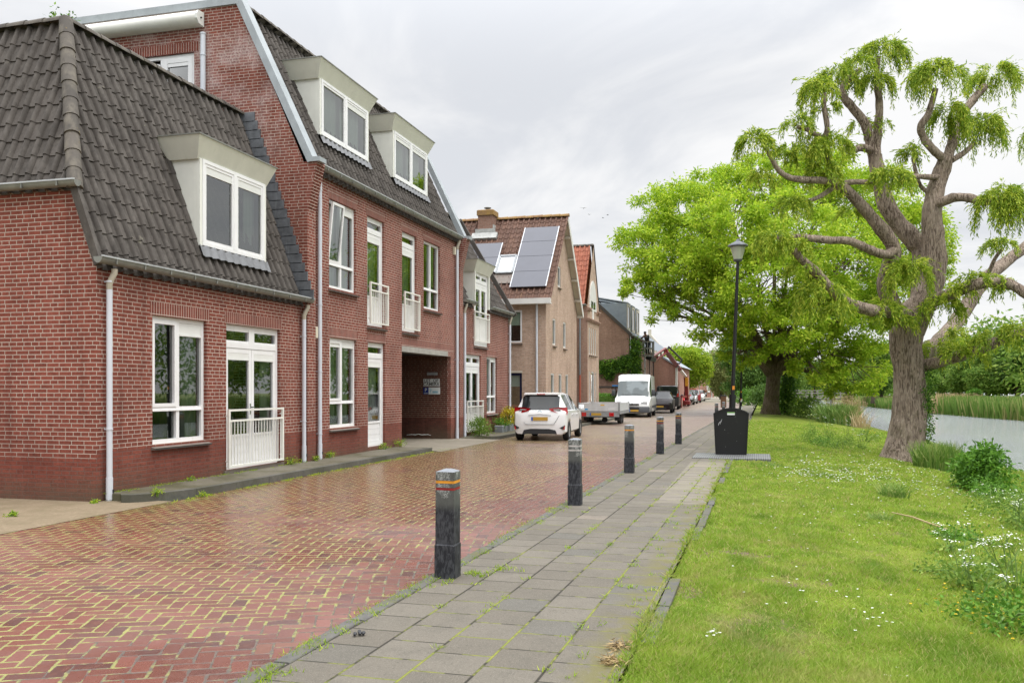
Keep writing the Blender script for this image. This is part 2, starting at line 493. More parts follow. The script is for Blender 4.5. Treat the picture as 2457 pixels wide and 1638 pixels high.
plain('straw', (0.40, 0.29, 0.14), 0.9, var=0.4, sc=20)
plain('lamp_yellow', (0.80, 0.50, 0.08), 0.4)

# window glass: clear pane with a strong grazing mirror
g = newmat('glass')
tr = g.new('ShaderNodeBsdfTransparent'); tr.inputs[0].default_value = (0.66, 0.74, 0.69, 1)
gl = g.new('ShaderNodeBsdfGlossy'); gl.inputs[0].default_value = (0.93, 0.95, 0.95, 1); gl.inputs['Roughness'].default_value = 0.012
fr = g.new('ShaderNodeFresnel'); fr.inputs[0].default_value = 1.5
nb = g.bump(g.noise(g.obj(), 0.9, 1), 0.012, 0.05)
g.link(nb, gl.inputs['Normal'])
f = S(g, fr.outputs[0]) * 1.4 + 0.09
g.out(g.mixs(f.min(1.0), S(g, tr.outputs[0]), S(g, gl.outputs[0])))
# car glass: dark tinted mirror
g = newmat('car_glass')
g.bsdf(g.mix(g.noise(g.obj(), 2.5, 3), (0.008, 0.010, 0.011), (0.020, 0.024, 0.025)), 0.06, spec=0.45, coat=0.0)
g = newmat('car_glass_pale')
g.bsdf(g.mix(g.noise(g.obj(), 1.3, 2).ss(0.45, 0.55), (0.03, 0.045, 0.045), (0.10, 0.125, 0.13)), 0.06, spec=0.6, coat=0.2)
g = newmat('skylight_glass')
g.bsdf((0.55, 0.57, 0.6), 0.05, spec=1.0, coat=1.0)
g = newmat('lantern_glass')
tr = g.new('ShaderNodeBsdfTranslucent'); tr.inputs[0].default_value = (0.9, 0.93, 0.82, 1)
pr = g.bsdf((0.66, 0.70, 0.60), 0.15, spec=0.6, out=False)
g.out(g.mixs(0.5, pr, S(g, tr.outputs[0])))

# road: 90 degree herringbone of red clinkers, bending round the corner, moss in the joints, damp
g = newmat('road_brick'); P = g.pos(); x, y, z = g.sep(P)
CX0, CY0 = 1.5, -21.0
ddx = x - CX0; ddy = y - CY0
rad = (ddx * ddx + ddy * ddy).sqrt()
ang = g.math('ARCTAN2', ddx, ddy)
near = ddx.lt(0.0)
wob = g.noise(P, 0.9, 2)
aa = near * (ang * 16.5) + (1 - near) * ddx + (wob - 0.5) * 0.05
rr = near * rad + (1 - near) * ddy + (g.noise(g.vscale(P, (1, 1, 1)), 0.8, 2, 0.5) - 0.5) * 0.05
BW = 0.112
bx = rr / BW; by = aa / BW
ix, iy = bx.floor(), by.floor(); u, v = bx.frac(), by.frac()
k = g.math('FLOORED_MODULO', ix - iy, 4.0)
k0, k1, k2, k3 = k.eq(0.0), k.eq(1.0), k.eq(2.0), k.eq(3.0)
hor = k0 + k1
lu = u + k1; lv = v + k2
dh = (lu.min(2.0 - lu)).min(v.min(1.0 - v))
dv = (lv.min(2.0 - lv)).min(u.min(1.0 - u))
dist = hor * dh + (1 - hor) * dv
rid = g.white(g.comb(ix - k1, iy - k2, hor))
rid2 = g.white(g.comb(iy - k2, ix - k1, hor + 3.0))
edge_n = g.noise(P, 38, 3, 0.7); mossj = g.noise(P, 7.0, 3, 0.7)
jw = 0.060 + (edge_n - 0.5) * 0.14 + (mossj - 0.5) * 0.34
joint = 1 - (dist - jw).ss(-0.012, 0.03)
fine = g.noise(P, 55, 3, 0.75); mid = g.noise(P, 9, 4, 0.7); big = g.noise(P, 0.42, 3, 0.55); big2 = g.noise(P, 0.16, 2, 0.5)
col = g.mix(rid, (0.112, 0.034, 0.022), (0.172, 0.057, 0.040))
col = g.mix(rid2.ss(0.75, 1.0), col, (0.07, 0.024, 0.019))
col = g.mix(rid2.ss(0.12, 0.0, 0, 0.8), col, (0.16, 0.07, 0.045))
col = g.mix(mid.ss(0.45, 0.75, 0, 0.55), col, (0.20, 0.095, 0.072))
col = g.mix(fine.ss(0.55, 0.8, 0, 0.4), col, (0.05, 0.02, 0.015))
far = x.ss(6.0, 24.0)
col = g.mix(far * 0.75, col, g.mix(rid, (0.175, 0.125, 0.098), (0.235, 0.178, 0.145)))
mossn = g.noise(P, 5.5, 4, 0.7); mossb = g.noise(P, 0.55, 3, 0.6)
edgeK = (y + 1.0).abs().ss(1.6, 0.1)          # more moss along the kerb
mossd = mossb.ss(0.34, 0.60, 0.30, 1.0) * x.ss(26.0, 0.0, 0.45, 1.0) * y.ss(-6.7, -4.2, 0.15, 1.0) + edgeK * 0.5
moss = joint * (mossn * 0.8 + mossj * 0.45 + mossd * 0.5 - 0.42).ss(0.30, 0.46)
mosscol = g.mix(g.noise(P, 16, 2), (0.09, 0.105, 0.016), (0.31, 0.28, 0.06))
jcol = g.mix(g.noise(P, 12, 2), (0.03, 0.02, 0.014), (0.11, 0.075, 0.05))
col = g.mix(joint, col, jcol)
col = g.mix(moss, col, mosscol)
spread = ((mossn - 0.5) * 0.9 + edgeK * 0.62 + (mossb - 0.5) * 0.9).ss(0.50, 0.85) * fine.ss(0.35, 0.6)
col = g.mix(spread * 0.75, col, (0.17, 0.165, 0.04))
wet = (big * 0.7 + big2 * 0.5 + (mid - 0.5) * 0.25 + x.ss(-7.0, 2.0, -0.1, 0.08)).ss(0.44, 0.66)
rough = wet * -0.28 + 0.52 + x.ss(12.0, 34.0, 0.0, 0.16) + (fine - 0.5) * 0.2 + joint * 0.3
hgt = (1 - joint) * 0.8 + fine * 0.25 + mid * 0.3 + rid * 0.25 + moss * 0.5
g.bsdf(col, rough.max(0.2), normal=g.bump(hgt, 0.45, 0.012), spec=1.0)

# footpath: rows of square concrete flags along the street
g = newmat('path_tile'); P = g.pos(); x, y, z = g.sep(P)
ca, sa = math.cos(-0.018), math.sin(-0.018)
yy = (y + 8.42) * 1.0 + x * 0.0175; xx = x
TS = 0.37
col_i = (yy / TS).floor(); vv = (yy / TS).frac()
sh = g.white(g.comb(col_i, 3.0, 1.0))
xs = xx / TS + g.math('MODULO', col_i, 2.0) * 0.5
row_i = xs.floor(); uu = xs.frac()
w1 = g.noise(P, 30, 2, 0.7)
du = uu.min(1 - uu); dvv = vv.min(1 - vv)
jn = (1 - (du - 0.018).ss(-0.012, 0.014) * (dvv - 0.02).ss(-0.012, 0.014))
rt = g.white(g.comb(col_i, row_i, 7.0)); rt2 = g.white(g.comb(row_i, col_i, 2.0))
fine = g.voronoi(P, 95); fn = g.noise(P, 60, 3, 0.8); mid = g.noise(P, 3.5, 4, 0.65); big = g.noise(P, 0.5, 3)
c = g.mix(rt, (0.120, 0.106, 0.085), (0.150, 0.134, 0.109))
c = g.mix(rt2.ss(0.95, 0.99), c, (0.115, 0.108, 0.093))
c = g.mix(rt2.ss(0.025, 0.0), c, (0.22, 0.185, 0.15))
c = g.mix(mid.ss(0.4, 0.75, 0, 0.5), c, (0.10, 0.092, 0.076))
c = g.mix(fine.ss(0.30, 0.05, 0, 0.85), c, (0.30, 0.275, 0.23))
c = g.mix(fn.ss(0.52, 0.72, 0, 0.65), c, (0.052, 0.048, 0.04))
# paler strip of narrow stones beside the lawn
lawn_strip = (y + 7.72).lt(0.0) * (x - 2.0).gt(0.0) * (9.5 - x).gt(0.0)
nx = (xx / 0.2).frac(); nj = 1 - (nx.min(1 - nx) - 0.02).ss(-0.01, 0.02)
c = g.mix(lawn_strip * 0.7, c, g.mix(g.white(g.comb((xx / 0.2).floor(), 1.0, 0.0)), (0.19, 0.168, 0.138), (0.25, 0.222, 0.185)))
jn2 = jn.max(lawn_strip * nj)
mossn = g.noise(P, 4.2, 4, 0.7); mb = g.noise(P, 0.9, 2)
mm = jn2 * (mossn + (mb - 0.5) * 0.8 + y.ss(-7.3, -8.4, 0.0, 0.18)).ss(0.50, 0.66)
c = g.mix(jn2, c, (0.03, 0.027, 0.02))
c = g.mix(mm, c, g.mix(g.noise(P, 20, 2), (0.07, 0.12, 0.014), (0.27, 0.25, 0.05)))
ed = (y + x * 0.018).ss(-8.05, -8.42) * mossn.ss(0.42, 0.6)
c = g.mix(ed * 0.8, c, (0.13, 0.12, 0.035))
hg = (1 - jn2) * 0.8 + fn * 0.4 + mm * 0.6 + fine * 0.2
g.bsdf(c, (mid * 0.3 + 0.58), normal=g.bump(hg, 0.6, 0.012), spec=0.22)

def stone(name, c1, c2, algae, aw, rough=0.8, sc=1.0, joints=None):
    g = newmat(name); P = g.pos(); x, y, z = g.sep(P)
    n1 = g.noise(P, 1.1 * sc, 4, 0.6); n2 = g.noise(P, 8 * sc, 4, 0.7); n3 = g.noise(P, 60, 3, 0.8)
    c = g.mix(n2.ss(0.3, 0.7), c1, c2)
    c = g.mix(n3.ss(0.55, 0.75, 0, 0.5), c, tuple(a * 0.5 for a in c1))
    c = g.mix((n1 * 0.6 + n2 * 0.5).ss(0.5, 0.66) * aw, c, algae)
    if joints:
        j = (x / joints).frac(); jj = 1 - j.min(1 - j).ss(0.0, 0.008)
        c = g.mix(jj, c, (0.03, 0.03, 0.025))
    g.bsdf(c, rough, normal=g.bump(n3 * 0.6 + n2 * 0.5, 0.5, 0.01), spec=0.3)
stone('sidewalk', (0.115, 0.103, 0.075), (0.175, 0.158, 0.12), (0.06, 0.057, 0.024), 0.8)
stone('kerb', (0.085, 0.083, 0.074), (0.14, 0.135, 0.115), (0.055, 0.055, 0.035), 0.7, joints=1.0)
stone('gravel', (0.165, 0.125, 0.078), (0.25, 0.195, 0.13), (0.10, 0.085, 0.04), 0.4, 0.95, 2.2)
stone('driveway', (0.19, 0.165, 0.13), (0.25, 0.22, 0.175), (0.13, 0.12, 0.08), 0.5)
stone('edging', (0.085, 0.083, 0.078), (0.13, 0.125, 0.115), (0.09, 0.09, 0.03), 0.8, joints=1.0)
stone('ground_far', (0.15, 0.19, 0.05), (0.22, 0.24, 0.08), (0.10, 0.15, 0.03), 0.6, 0.95, 0.3)
stone('pavement_far', (0.22, 0.19, 0.15), (0.28, 0.25, 0.21), (0.15, 0.15, 0.07), 0.6)

# lawn colours, shared by the turf sheet and its blades
def lawn_color(g, P):
    n1 = g.noise(P, 0.55, 4, 0.6); n2 = g.noise(P, 2.6, 4, 0.65); n3 = g.noise(g.vscale(P, (0.6, 1.6, 1)), 1.0, 3, 0.6)
    c = g.mix(n2.ss(0.3, 0.7), (0.19, 0.305, 0.030), (0.36, 0.46, 0.062))
    c = g.mix(n1.ss(0.45, 0.75, 0, 0.75), c, (0.36, 0.43, 0.07))
    c = g.mix((n3 * 0.7 + n2 * 0.3).ss(0.52, 0.66, 0, 0.8), c, (0.11, 0.215, 0.022))
    x, y, z = g.sep(P)
    worn = y.ss(-11.2, -9.0) * 0.38 + x.ss(4.0, -6.0) * 0.12
    c = g.mix(((n1 * 0.55 + n2 * 0.5) + worn * 0.4 - 0.2).ss(0.50, 0.66, 0, 0.8), c, (0.40, 0.35, 0.15))
    return c, n1, n2, worn
# worn bare spots in the turf: centre and size in metres
SOIL = [(-5.9, -9.75, .16, .35), (-5.5, -10.0, .14, .30), (-6.4, -9.5, .16, .4), (-3.6, -11.35, .2, .5), (-4.6, -11.7, .2, .45), (-5.3, -11.1, .15, .35), (-2.6, -9.25, .14, .4), (-1.4, -9.0, .15, .3), (-1.2, -12.3, .25, .6), (-3.0, -12.2, .2, .5)]
g = newmat('lawn'); P = g.pos()
c, n1, n2, worn = lawn_color(g, P)
soil = ((n1 * 0.3 + g.noise(P, 1.7, 4, 0.7) * 0.8) + worn * 0.18).ss(0.66, 0.74)
c = g.mix(1.0, c, (0.46, 0.44, 0.46), 'MULTIPLY')
x, y, z = g.sep(P); en = g.noise(P, 5, 4, 0.7)
for sx, sy, rx_, ry_ in SOIL:
    ex = (x - sx) / rx_; ey = (y - sy) / ry_
    soil = soil.max((ex * ex + ey * ey + (en - 0.5) * 3.2).ss(1.3, 0.3))
c = g.mix(soil * 0.9, c, g.mix(g.noise(P, 30, 3), (0.085, 0.062, 0.042), (0.20, 0.15, 0.105)))
g.bsdf(c, 0.95, normal=g.bump(g.noise(P, 40, 3, 0.8), 0.6, 0.02), spec=0.1)
def leafy(name, fn, trans=0.35, rough=0.6):
    g = newmat(name)
    c = fn(g)
    p = g.bsdf(c, rough, spec=0.25, out=False)
    t = g.new('ShaderNodeBsdfTranslucent'); g.link(c, t.inputs[0])
    g.out(g.mixs(trans, p, S(g, t.outputs[0])))
def blades(g):
    P = g.pos(); c, n1, n2, worn = lawn_color(g, P)
    i = g.island()
    c = g.mix(i.ss(0.0, 1.0, 0.0, 0.5), c, (0.18, 0.30, 0.03))
    return g.mix(i.gt(0.86), c, (0.42, 0.38, 0.14))
leafy('grass_blade', blades, 0.45)
def two(a, b, hi=None, sc=0.8):
    def fn(g):
        i = g.island(); n = g.noise(g.pos(), sc, 3, 0.6)
        c = g.mix((i * 0.6 + n * 0.5).ss(0.2, 0.85), a, b)
        if hi: c = g.mix((i + n * 0.7).ss(1.05, 1.35), c, hi)
        return c
    return fn
leafy('leaf_willow', two((0.14, 0.25, 0.016), (0.38, 0.48, 0.040), (0.61, 0.66, 0.09), 1.6), 0.42)
leafy('leaf_ash', two((0.22, 0.38, 0.016), (0.44, 0.58, 0.04), (0.58, 0.66, 0.07), 0.35), 0.46)
leafy('leaf_dark', two((0.055, 0.125, 0.022), (0.14, 0.24, 0.045), None, 0.3), 0.3)
leafy('leaf_mid', two((0.10, 0.20, 0.028), (0.22, 0.34, 0.055), (0.34, 0.44, 0.09), 0.3), 0.4)
leafy('leaf_lime', two((0.17, 0.30, 0.015), (0.33, 0.45, 0.03), (0.46, 0.52, 0.05), 0.3), 0.4)
leafy('leaf_olive', two((0.16, 0.19, 0.055), (0.26, 0.28, 0.09), None, 0.3), 0.35)
leafy('leaf_ivy', two((0.035, 0.095, 0.012), (0.11, 0.24, 0.02), (0.22, 0.38, 0.03), 1.2), 0.3)
leafy('leaf_bush', two((0.06, 0.16, 0.018), (0.14, 0.30, 0.03), None, 2.0), 0.3)
leafy('leaf_tall', two((0.10, 0.20, 0.03), (0.21, 0.33, 0.06), (0.33, 0.36, 0.12), 1.0), 0.35)
leafy('leaf_reed', two((0.11, 0.21, 0.04), (0.21, 0.32, 0.07), (0.40, 0.37, 0.15), 0.25), 0.3)
leafy('leaf_straw', two((0.40, 0.30, 0.16), (0.56, 0.44, 0.26), None, 0.5), 0.3)
leafy('leaf_yellow', two((0.36, 0.36, 0.03), (0.60, 0.46, 0.03), None, 2.0), 0.3)

def bark(name, c1, c2, groove, sc=1.0, moss=0.0):
    g = newmat(name); P = g.pos()
    v = g.vscale(P, (19 * sc, 19 * sc, 3.4 * sc))
    w = g.noise(v, 1.0, 4, 0.65, 1.2); w2 = g.noise(g.vscale(P, (26 * sc, 26 * sc, 5 * sc)), 1.0, 3, 0.7, 0.8); n = g.noise(P, 1.2, 3)
    c = g.mix(w2.ss(0.3, 0.7), c1, c2)
    c = g.mix(w.ss(0.56, 0.38, 0, 0.9), c, groove)
    c = g.mix(n.ss(0.45, 0.7, 0, 0.4), c, tuple(a * 1.35 for a in c2))
    if moss: c = g.mix(g.noise(P, 2.2, 4, 0.7).ss(0.48, 0.62) * moss, c, (0.10, 0.12, 0.02))
    g.bsdf(c, 0.9, normal=g.bump(w * 0.8 + w2 * 0.5, 1.0, 0.12), spec=0.15)
bark('bark_willow', (0.29, 0.22, 0.17), (0.48, 0.39, 0.315), (0.085, 0.058, 0.042), 1.0, 0.15)
bark('bark_ash', (0.15, 0.115, 0.075), (0.225, 0.175, 0.12), (0.07, 0.05, 0.03), 0.8, 0.4)
bark('bark_dark', (0.09, 0.075, 0.055), (0.14, 0.115, 0.085), (0.04, 0.03, 0.02), 0.7)

# water with wind ripples
g = newmat('water'); P = g.pos()
n1 = g.noise(g.vscale(P, (0.9, 2.2, 1)), 1.4, 4, 0.6); n2 = g.noise(g.vscale(P, (1, 2.4, 1)), 6.0, 3, 0.6)
nm = g.bump(n1 * 0.7 + n2 * 0.4, 1.0, 0.16)
g.bsdf(g.mix(g.noise(P, 0.2, 2), (0.20, 0.215, 0.225), (0.25, 0.265, 0.275)), 0.22, normal=nm, spec=1.0, coat=0.3)

# recycled plastic bollard, black container with specks, worn metal deck
g = newmat('bollard'); o = g.obj(); x, y, z = g.sep(o)
rnd = S(g, g.new('ShaderNodeObjectInfo').outputs['Random'])
oo = g.comb(x + rnd * 7, y, z + rnd * 3)
n1 = g.noise(g.vscale(oo, (40, 40, 16)), 1.0, 3, 0.7); n2 = g.noise(g.vscale(oo, (9, 9, 5)), 1.0, 4, 0.75); n3 = g.noise(oo, 90, 2, 0.8)
c = g.mix(n1.ss(0.4, 0.65), (0.012, 0.013, 0.017), (0.055, 0.058, 0.065))
c = g.mix(z.ss(0.56, 0.66) * 0.8, c, g.mix(n3, (0.06, 0.063, 0.058), (0.13, 0.135, 0.12)))
c = g.mix((n2 * z.ss(0.50, 0.72)).ss(0.44, 0.56) * n3.ss(0.4, 0.6), c, (0.36, 0.37, 0.35))
g.bsdf(c, 0.62, normal=g.bump(n1, 0.3, 0.005), spec=0.35)
plain('band_orange', (0.72, 0.30, 0.02), 0.6, var=0.25, sc=20)
plain('band_red', (0.27, 0.012, 0.012), 0.6, var=0.4, sc=20)
plain('band_white', (0.55, 0.52, 0.49), 0.6, var=0.4, sc=20)
plain('bollard_top', (0.20, 0.215, 0.24), 0.6, var=0.2, sc=20)
g = newmat('container_black'); o = g.obj()
sp = g.voronoi(o, 11); n = g.noise(o, 45, 2, 0.8); n2 = g.noise(o, 3.5, 3, 0.7)
c = g.mix((sp.ss(0.10, 0.05) * n.ss(0.45, 0.6)), (0.006, 0.006, 0.007), (0.36, 0.37, 0.36))
c = g.mix(n2.ss(0.6, 0.8, 0, 0.5), c, (0.03, 0.03, 0.032))
g.bsdf(c, 0.38, normal=g.bump(n, 0.15, 0.004), spec=0.45)
g = newmat('deck_plate'); P = g.pos(); x, y, z = g.sep(P)
st_ = (y / 0.05).frac(); dia = (st_ - 0.5).abs().ss(0.2, 0.35)
c = g.mix(dia, (0.11, 0.112, 0.11), (0.21, 0.215, 0.215))
g.bsdf(c, 0.5, 0.3, normal=g.bump(dia, 0.4, 0.01))

# ---------------------------------------------------------------- ground, road, path, water
def sheet(name, pts, z, mat, kind='structure'):
    mb = MB(); mb.add([(x, y, z) for x, y in pts], [tuple(range(len(pts)))])
    o = mb.build(name, M[mat]); tag(o, kind=kind)
    if o.data.polygons[0].normal.z < 0: o.data.flip_normals()
    return o
def path_left(s): return -6.40 - 0.0181 * (s + 6.4)          # joint between road and footpath
def path_right(s): return -8.38 - 0.008 * (s + 6.0)
BANK = [(-40, -16.9), (10, -16.6), (40, -16.6), (60, -16.7), (85, -16.0), (110, -15.2), (135, -14.2), (175, -13.0), (260, -11.0)]
FARB = [(-40, -39.0), (20, -35.5), (50, -32.2), (68, -29.9), (88, -27.2), (110, -25.6), (135, -24.8), (175, -23.0), (260, -21.0)]
ZW = -0.9
def interp(pl, s):
    for (a, b), (c, d) in zip(pl, pl[1:]):
        if s <= c: return b + (d - b) * (s - a) / (c - a)
    return pl[-1][1]
def zg(s, t):
    """height of the grass bank"""
    pr = path_right(s)
    if t >= pr: return -0.002
    wl = interp(BANK, s)
    f = min(1.0, (pr - t) / (pr - wl))
    z = -0.02 - 0.88 * (0.45 * f + 0.55 * f ** 2.4)
    n = mnoise.noise(Vector((s * 0.35, t * 0.35, 0))) * 0.07 + mnoise.noise(Vector((s * 1.1, t * 1.1, 3))) * 0.025
    return z + n * min(1, f * 5)
sheet('ground', [(-60, -8.0), (900, -8.0), (900, 700), (-60, 700)], -0.05, 'ground_far')
sheet('road', [(-16, -1.0)] + [(220, -1.0 - 0.0)] + [(220, path_left(60) - 0.3)] + [(60, path_left(60))] + [(-16, path_left(-16))], 0.0, 'road_brick')
sheet('footpath', [(s, path_left(s)) for s in (-16, 220)][::1] + [(220, path_right(220)), (-16, path_right(-16))], 0.004, 'path_tile')
mb = MB()
s = -16.0
while s < 70:                                                  # flush kerb stones between clinkers and flags
    mb.bbox(s, s + 0.985, path_left(s + .5) - 0.055, path_left(s + .5) + 0.055, -0.05, 0.012, 0.006); s += 1.0
tag(mb.build('path_kerb', M['edging']), kind='structure')
mb = MB(); s = -16.0
while s < 45:
    k = random.uniform(-0.012, 0.012)
    if random.random() > 0.3: mb.bbox(s, s + 0.985, path_right(s + .5) - 0.10 + k, path_right(s + .5) - 0.01 + k, -0.06, random.uniform(0.004, 0.009), 0.004)
    s += 1.0
tag(mb.build('path_edging', M['edging']), kind='structure')
sheet('gravel_yard', [(-40, -1.0), (0.35, -1.0), (0.35, 14), (-40, 14)], 0.004, 'gravel')
# raised sidewalk with a rounded near end, in front of the first two houses
def curb_outline(s0, s1, t0, t1, r):
    pts = [(s0, t0)]
    for i in range(9):
        a = R(180) + R(90) * i / 8
        pts.append((s0 + r + math.cos(a) * r, t1 + 0.6 + math.sin(a) * 0.6))
    pts += [(s1, t1), (s1, t0)]
    return pts
def walkway(name, outline, z, mat):
    mb = MB(); n = len(outline)
    mb.prism([(x, y, -0.05) for x, y in outline], (0, 0, z + 0.05))
    tag(mb.build(name, M[mat]), kind='structure')
walkway('sidewalk', curb_outline(0.16, 10.95, -0.01, -0.88, 1.5), 0.108, 'sidewalk')
mb = MB()
ol = curb_outline(0.02, 11.0, -0.01, -1.0, 1.6)[1:-1]; il = curb_outline(0.16, 10.95, -0.01, -0.88, 1.5)[1:-1]
for i in range(len(ol) - 1):
    a, b, c, d = ol[i], ol[i + 1], il[i + 1], il[i]
    z0 = 0.115; z1 = 0.115 if i < len(ol) - 2 else 0.10
    mb.quad((*a, -0.05), (*b, -0.05), (*b, z1), (*a, z0)); mb.quad((*a, z0), (*b, z1), (*c, z1), (*d, z0)); mb.quad((*d, z0), (*c, z1), (*c, 0.0), (*d, 0.0))
mb.quad((*ol[-1], -0.05), (*il[-1], -0.05), (*il[-1], 0.1), (*ol[-1], 0.1))
tag(mb.build('kerb', M['kerb']), kind='structure')
# sloping drive into the gateway
mb = MB()
mb.add([(10.95, -1.25, 0.004), (16.6, -1.25, 0.004), (15.9, -0.1, 0.07), (15.35, 0.0, 0.075), (11.3, 0.0, 0.085), (10.95, -0.1, 0.09)], [(0, 1, 2, 3, 4, 5)])
mb.quad((11.3, 0.0, 0.085), (15.35, 0.0, 0.075), (15.35, 9.5, 0.075), (11.3, 9.5, 0.085))
tag(mb.build('driveway', M['driveway']), kind='structure')
walkway('sidewalk_beyond', [(15.9, -0.05), (16.9, -1.0), (23.6, -1.02), (24.2, -1.75), (140, -1.75), (140, 3.0), (30, 1.0), (15.9, 0.5)], 0.09, 'sidewalk')
mb = MB()
mb.prism([(16.55, -0.9, -0.05), (16.95, -1.12, -0.05), (23.6, -1.14, -0.05), (24.2, -1.87, -0.05), (140, -1.87, -0.05), (140, -1.75, -0.05), (24.25, -1.75, -0.05), (23.65, -1.02, -0.05), (17.0, -1.0, -0.05)], (0, 0, 0.15))
tag(mb.build('kerb_beyond', M['kerb']), kind='structure')
sheet('pavement_far', [(84, -8.0), (300, -8.0), (300, -40), (190, -40)][:0] + [(100, -7.0), (190, -7.0), (190, 2.5), (100, 2.5)], 0.006, 'pavement_far')
# grass bank sloping to the canal
ss_ = [-16 + 0.6 * i for i in range(95)] + [41 + 4 * i for i in range(40)]
tf = [-.02, .0, .02, .06] + [0.1 + 0.04 * i for i in range(24)] + [1.1]
mb = MB(); nt = len(tf)
for s in ss_:
    pr, wl = path_right(s) - 0.01, interp(BANK, s)
    for f in tf:
        t = pr + (wl - pr) * f
        mb.v.append((s, t, zg(s, t) if f < 1.05 else -1.6))
for i in range(len(ss_) - 1):
    for j in range(nt - 1):
        mb.f.append([i * nt + j, (i + 1) * nt + j, (i + 1) * nt + j + 1, i * nt + j + 1]); mb.m.append(0)
tag(mb.build('lawn', M['lawn'], smooth=True, sharp=80), kind='structure')
sheet('water', [(-60, -45), (400, -45), (400, -8.5), (-60, -8.5)], ZW, 'water')
mb = MB()
for i in range(len(FARB) - 1):
    (a, b), (c, d) = FARB[i], FARB[i + 1]
    mb.quad((a, b, -1.5), (c, d, -1.5), (c, d - 1.2, -0.35), (a, b - 1.2, -0.35))
    mb.quad((a, b - 1.2, -0.35), (c, d - 1.2, -0.35), (c, d - 9, -0.1), (a, b - 9, -0.1))
    mb.quad((a, b - 9, -0.1), (c, d - 9, -0.1), (c + 60, d - 400, 0.0), (a + 60, b - 400, 0.0))
mb.quad((200, -40, -0.95), (900, -60, -0.1), (900, -7.9, -0.1), (200, -7.9, -0.06))
tag(mb.build('far_bank', M['ground_far']), kind='structure')

# ---------------------------------------------------------------- building kit
X_, Y_, Z_ = Vector((1, 0, 0)), Vector((0, 1, 0)), Vector((0, 0, 1))
class Frame:
    """wall frame: u along the wall, d into the wall, z up"""
    def __init__(s, o, U, N): s.o, s.U, s.N = Vector(o), Vector(U), Vector(N)
    def p(s, u, d, z): return s.o + s.U * u + s.N * d + Z_ * z
    def box(s, mb, u0, u1, d0, d1, z0, z1, mi=0):
        vs = [s.p(u, d, z) for z in (z0, z1) for d in (d0, d1) for u in (u0, u1)]
        mb.add(vs, ((0, 2, 3, 1), (4, 5, 7, 6), (0, 1, 5, 4), (2, 6, 7, 3), (0, 4, 6, 2), (1, 3, 7, 5)), mi)
def wall_holes(mb, F, u0, u1, z0, z1, holes, depth=0.12, mi=0, top=None):
    """wall face with rectangular openings and their reveals; top(u): upper edge for gables"""
    us = sorted({u0, u1, *[h[0] for h in holes], *[h[1] for h in holes]}); zs = sorted({z0, z1, *[h[2] for h in holes], *[h[3] for h in holes]})
    us = [u for u in us if u0 <= u <= u1]; zs = [z for z in zs if z0 <= z <= z1]
    for a, b in zip(us, us[1:]):
        for c, d in zip(zs, zs[1:]):
            m = ((a + b) / 2, (c + d) / 2)
            if any(h[0] < m[0] < h[1] and h[2] < m[1] < h[3] for h in holes): continue
            mb.quad(F.p(a, 0, c), F.p(b, 0, c), F.p(b, 0, d), F.p(a, 0, d), mi)
    for h in holes:
        a, b, c, d = h[:4]
        for q in (((a, c), (a, d)), ((b, c), (b, d)), ((a, d), (b, d)), ((a, c), (b, c))):
            (p, r), (q2, t) = q
            mb.quad(F.p(p, 0, r), F.p(q2, 0, t), F.p(q2, depth, t), F.p(p, depth, r), mi)
def soldiers(parent, F, items, name='brick_lintel'):
    for a, b, z in items:
        mb = MB(); F.box(mb, a, b, -0.004, 0.05, z, z + 0.205); mb.build(name, M['brick_soldier'], parent)

def pane_at(parent, F, a, b, z0, z1, d, glass='glass'):
    mb = MB(); mb.quad(F.p(a, d, z0), F.p(b, d, z0), F.p(b, d, z1), F.p(a, d, z1)); mb.build('pane', M[glass], parent, fixn=False)
def drape(parent, F, a, b, z0, z1, d, mat='curtain', folds=9, name='curtain'):
    mb = MB(); n = folds * 4
    for i in range(n + 1):
        u = a + (b - a) * i / n; dd = d + 0.025 * math.sin(i * math.pi / 2 + 0.4 * math.sin(i))
        mb.v += [tuple(F.p(u, dd, z0)), tuple(F.p(u, dd, z1))]
    for i in range(n): mb.f.append([2 * i, 2 * i + 2, 2 * i + 3, 2 * i + 1]); mb.m.append(0)
    mb.build(name, M[mat], parent, smooth=True, sharp=80)
def frame_bars(F, mb, u0, u1, z0, z1, w, d0, d1):
    F.box(mb, u0, u0 + w, d0, d1, z0, z1); F.box(mb, u1 - w, u1, d0, d1, z0, z1)
    F.box(mb, u0 + w, u1 - w, d0 + .001, d1, z1 - w, z1); F.box(mb, u0 + w, u1 - w, d0 + .001, d1, z0, z0 + w)

def sill(parent, F, a, b, z, out=0.07):
    mb = MB()
    n = max(2, int((b - a) / 0.11)); st = (b - a) / n
    v = []
    for u in (a, b):
        v += [F.p(u, 0.09, z - 0.0), F.p(u, -out, z - 0.045), F.p(u, -out, z - 0.075), F.p(u, 0.09, z - 0.075)]
    mb.add(v, ((0, 1, 2, 3), (7, 6, 5, 4), (0, 4, 5, 1), (3, 2, 6, 7), (0, 3, 7, 4)), 0)
    mb.add(v, ((1, 5, 6, 2),), 1)
    mb.build('sill', [M['sill_stone'], M['sill_dark']], parent)

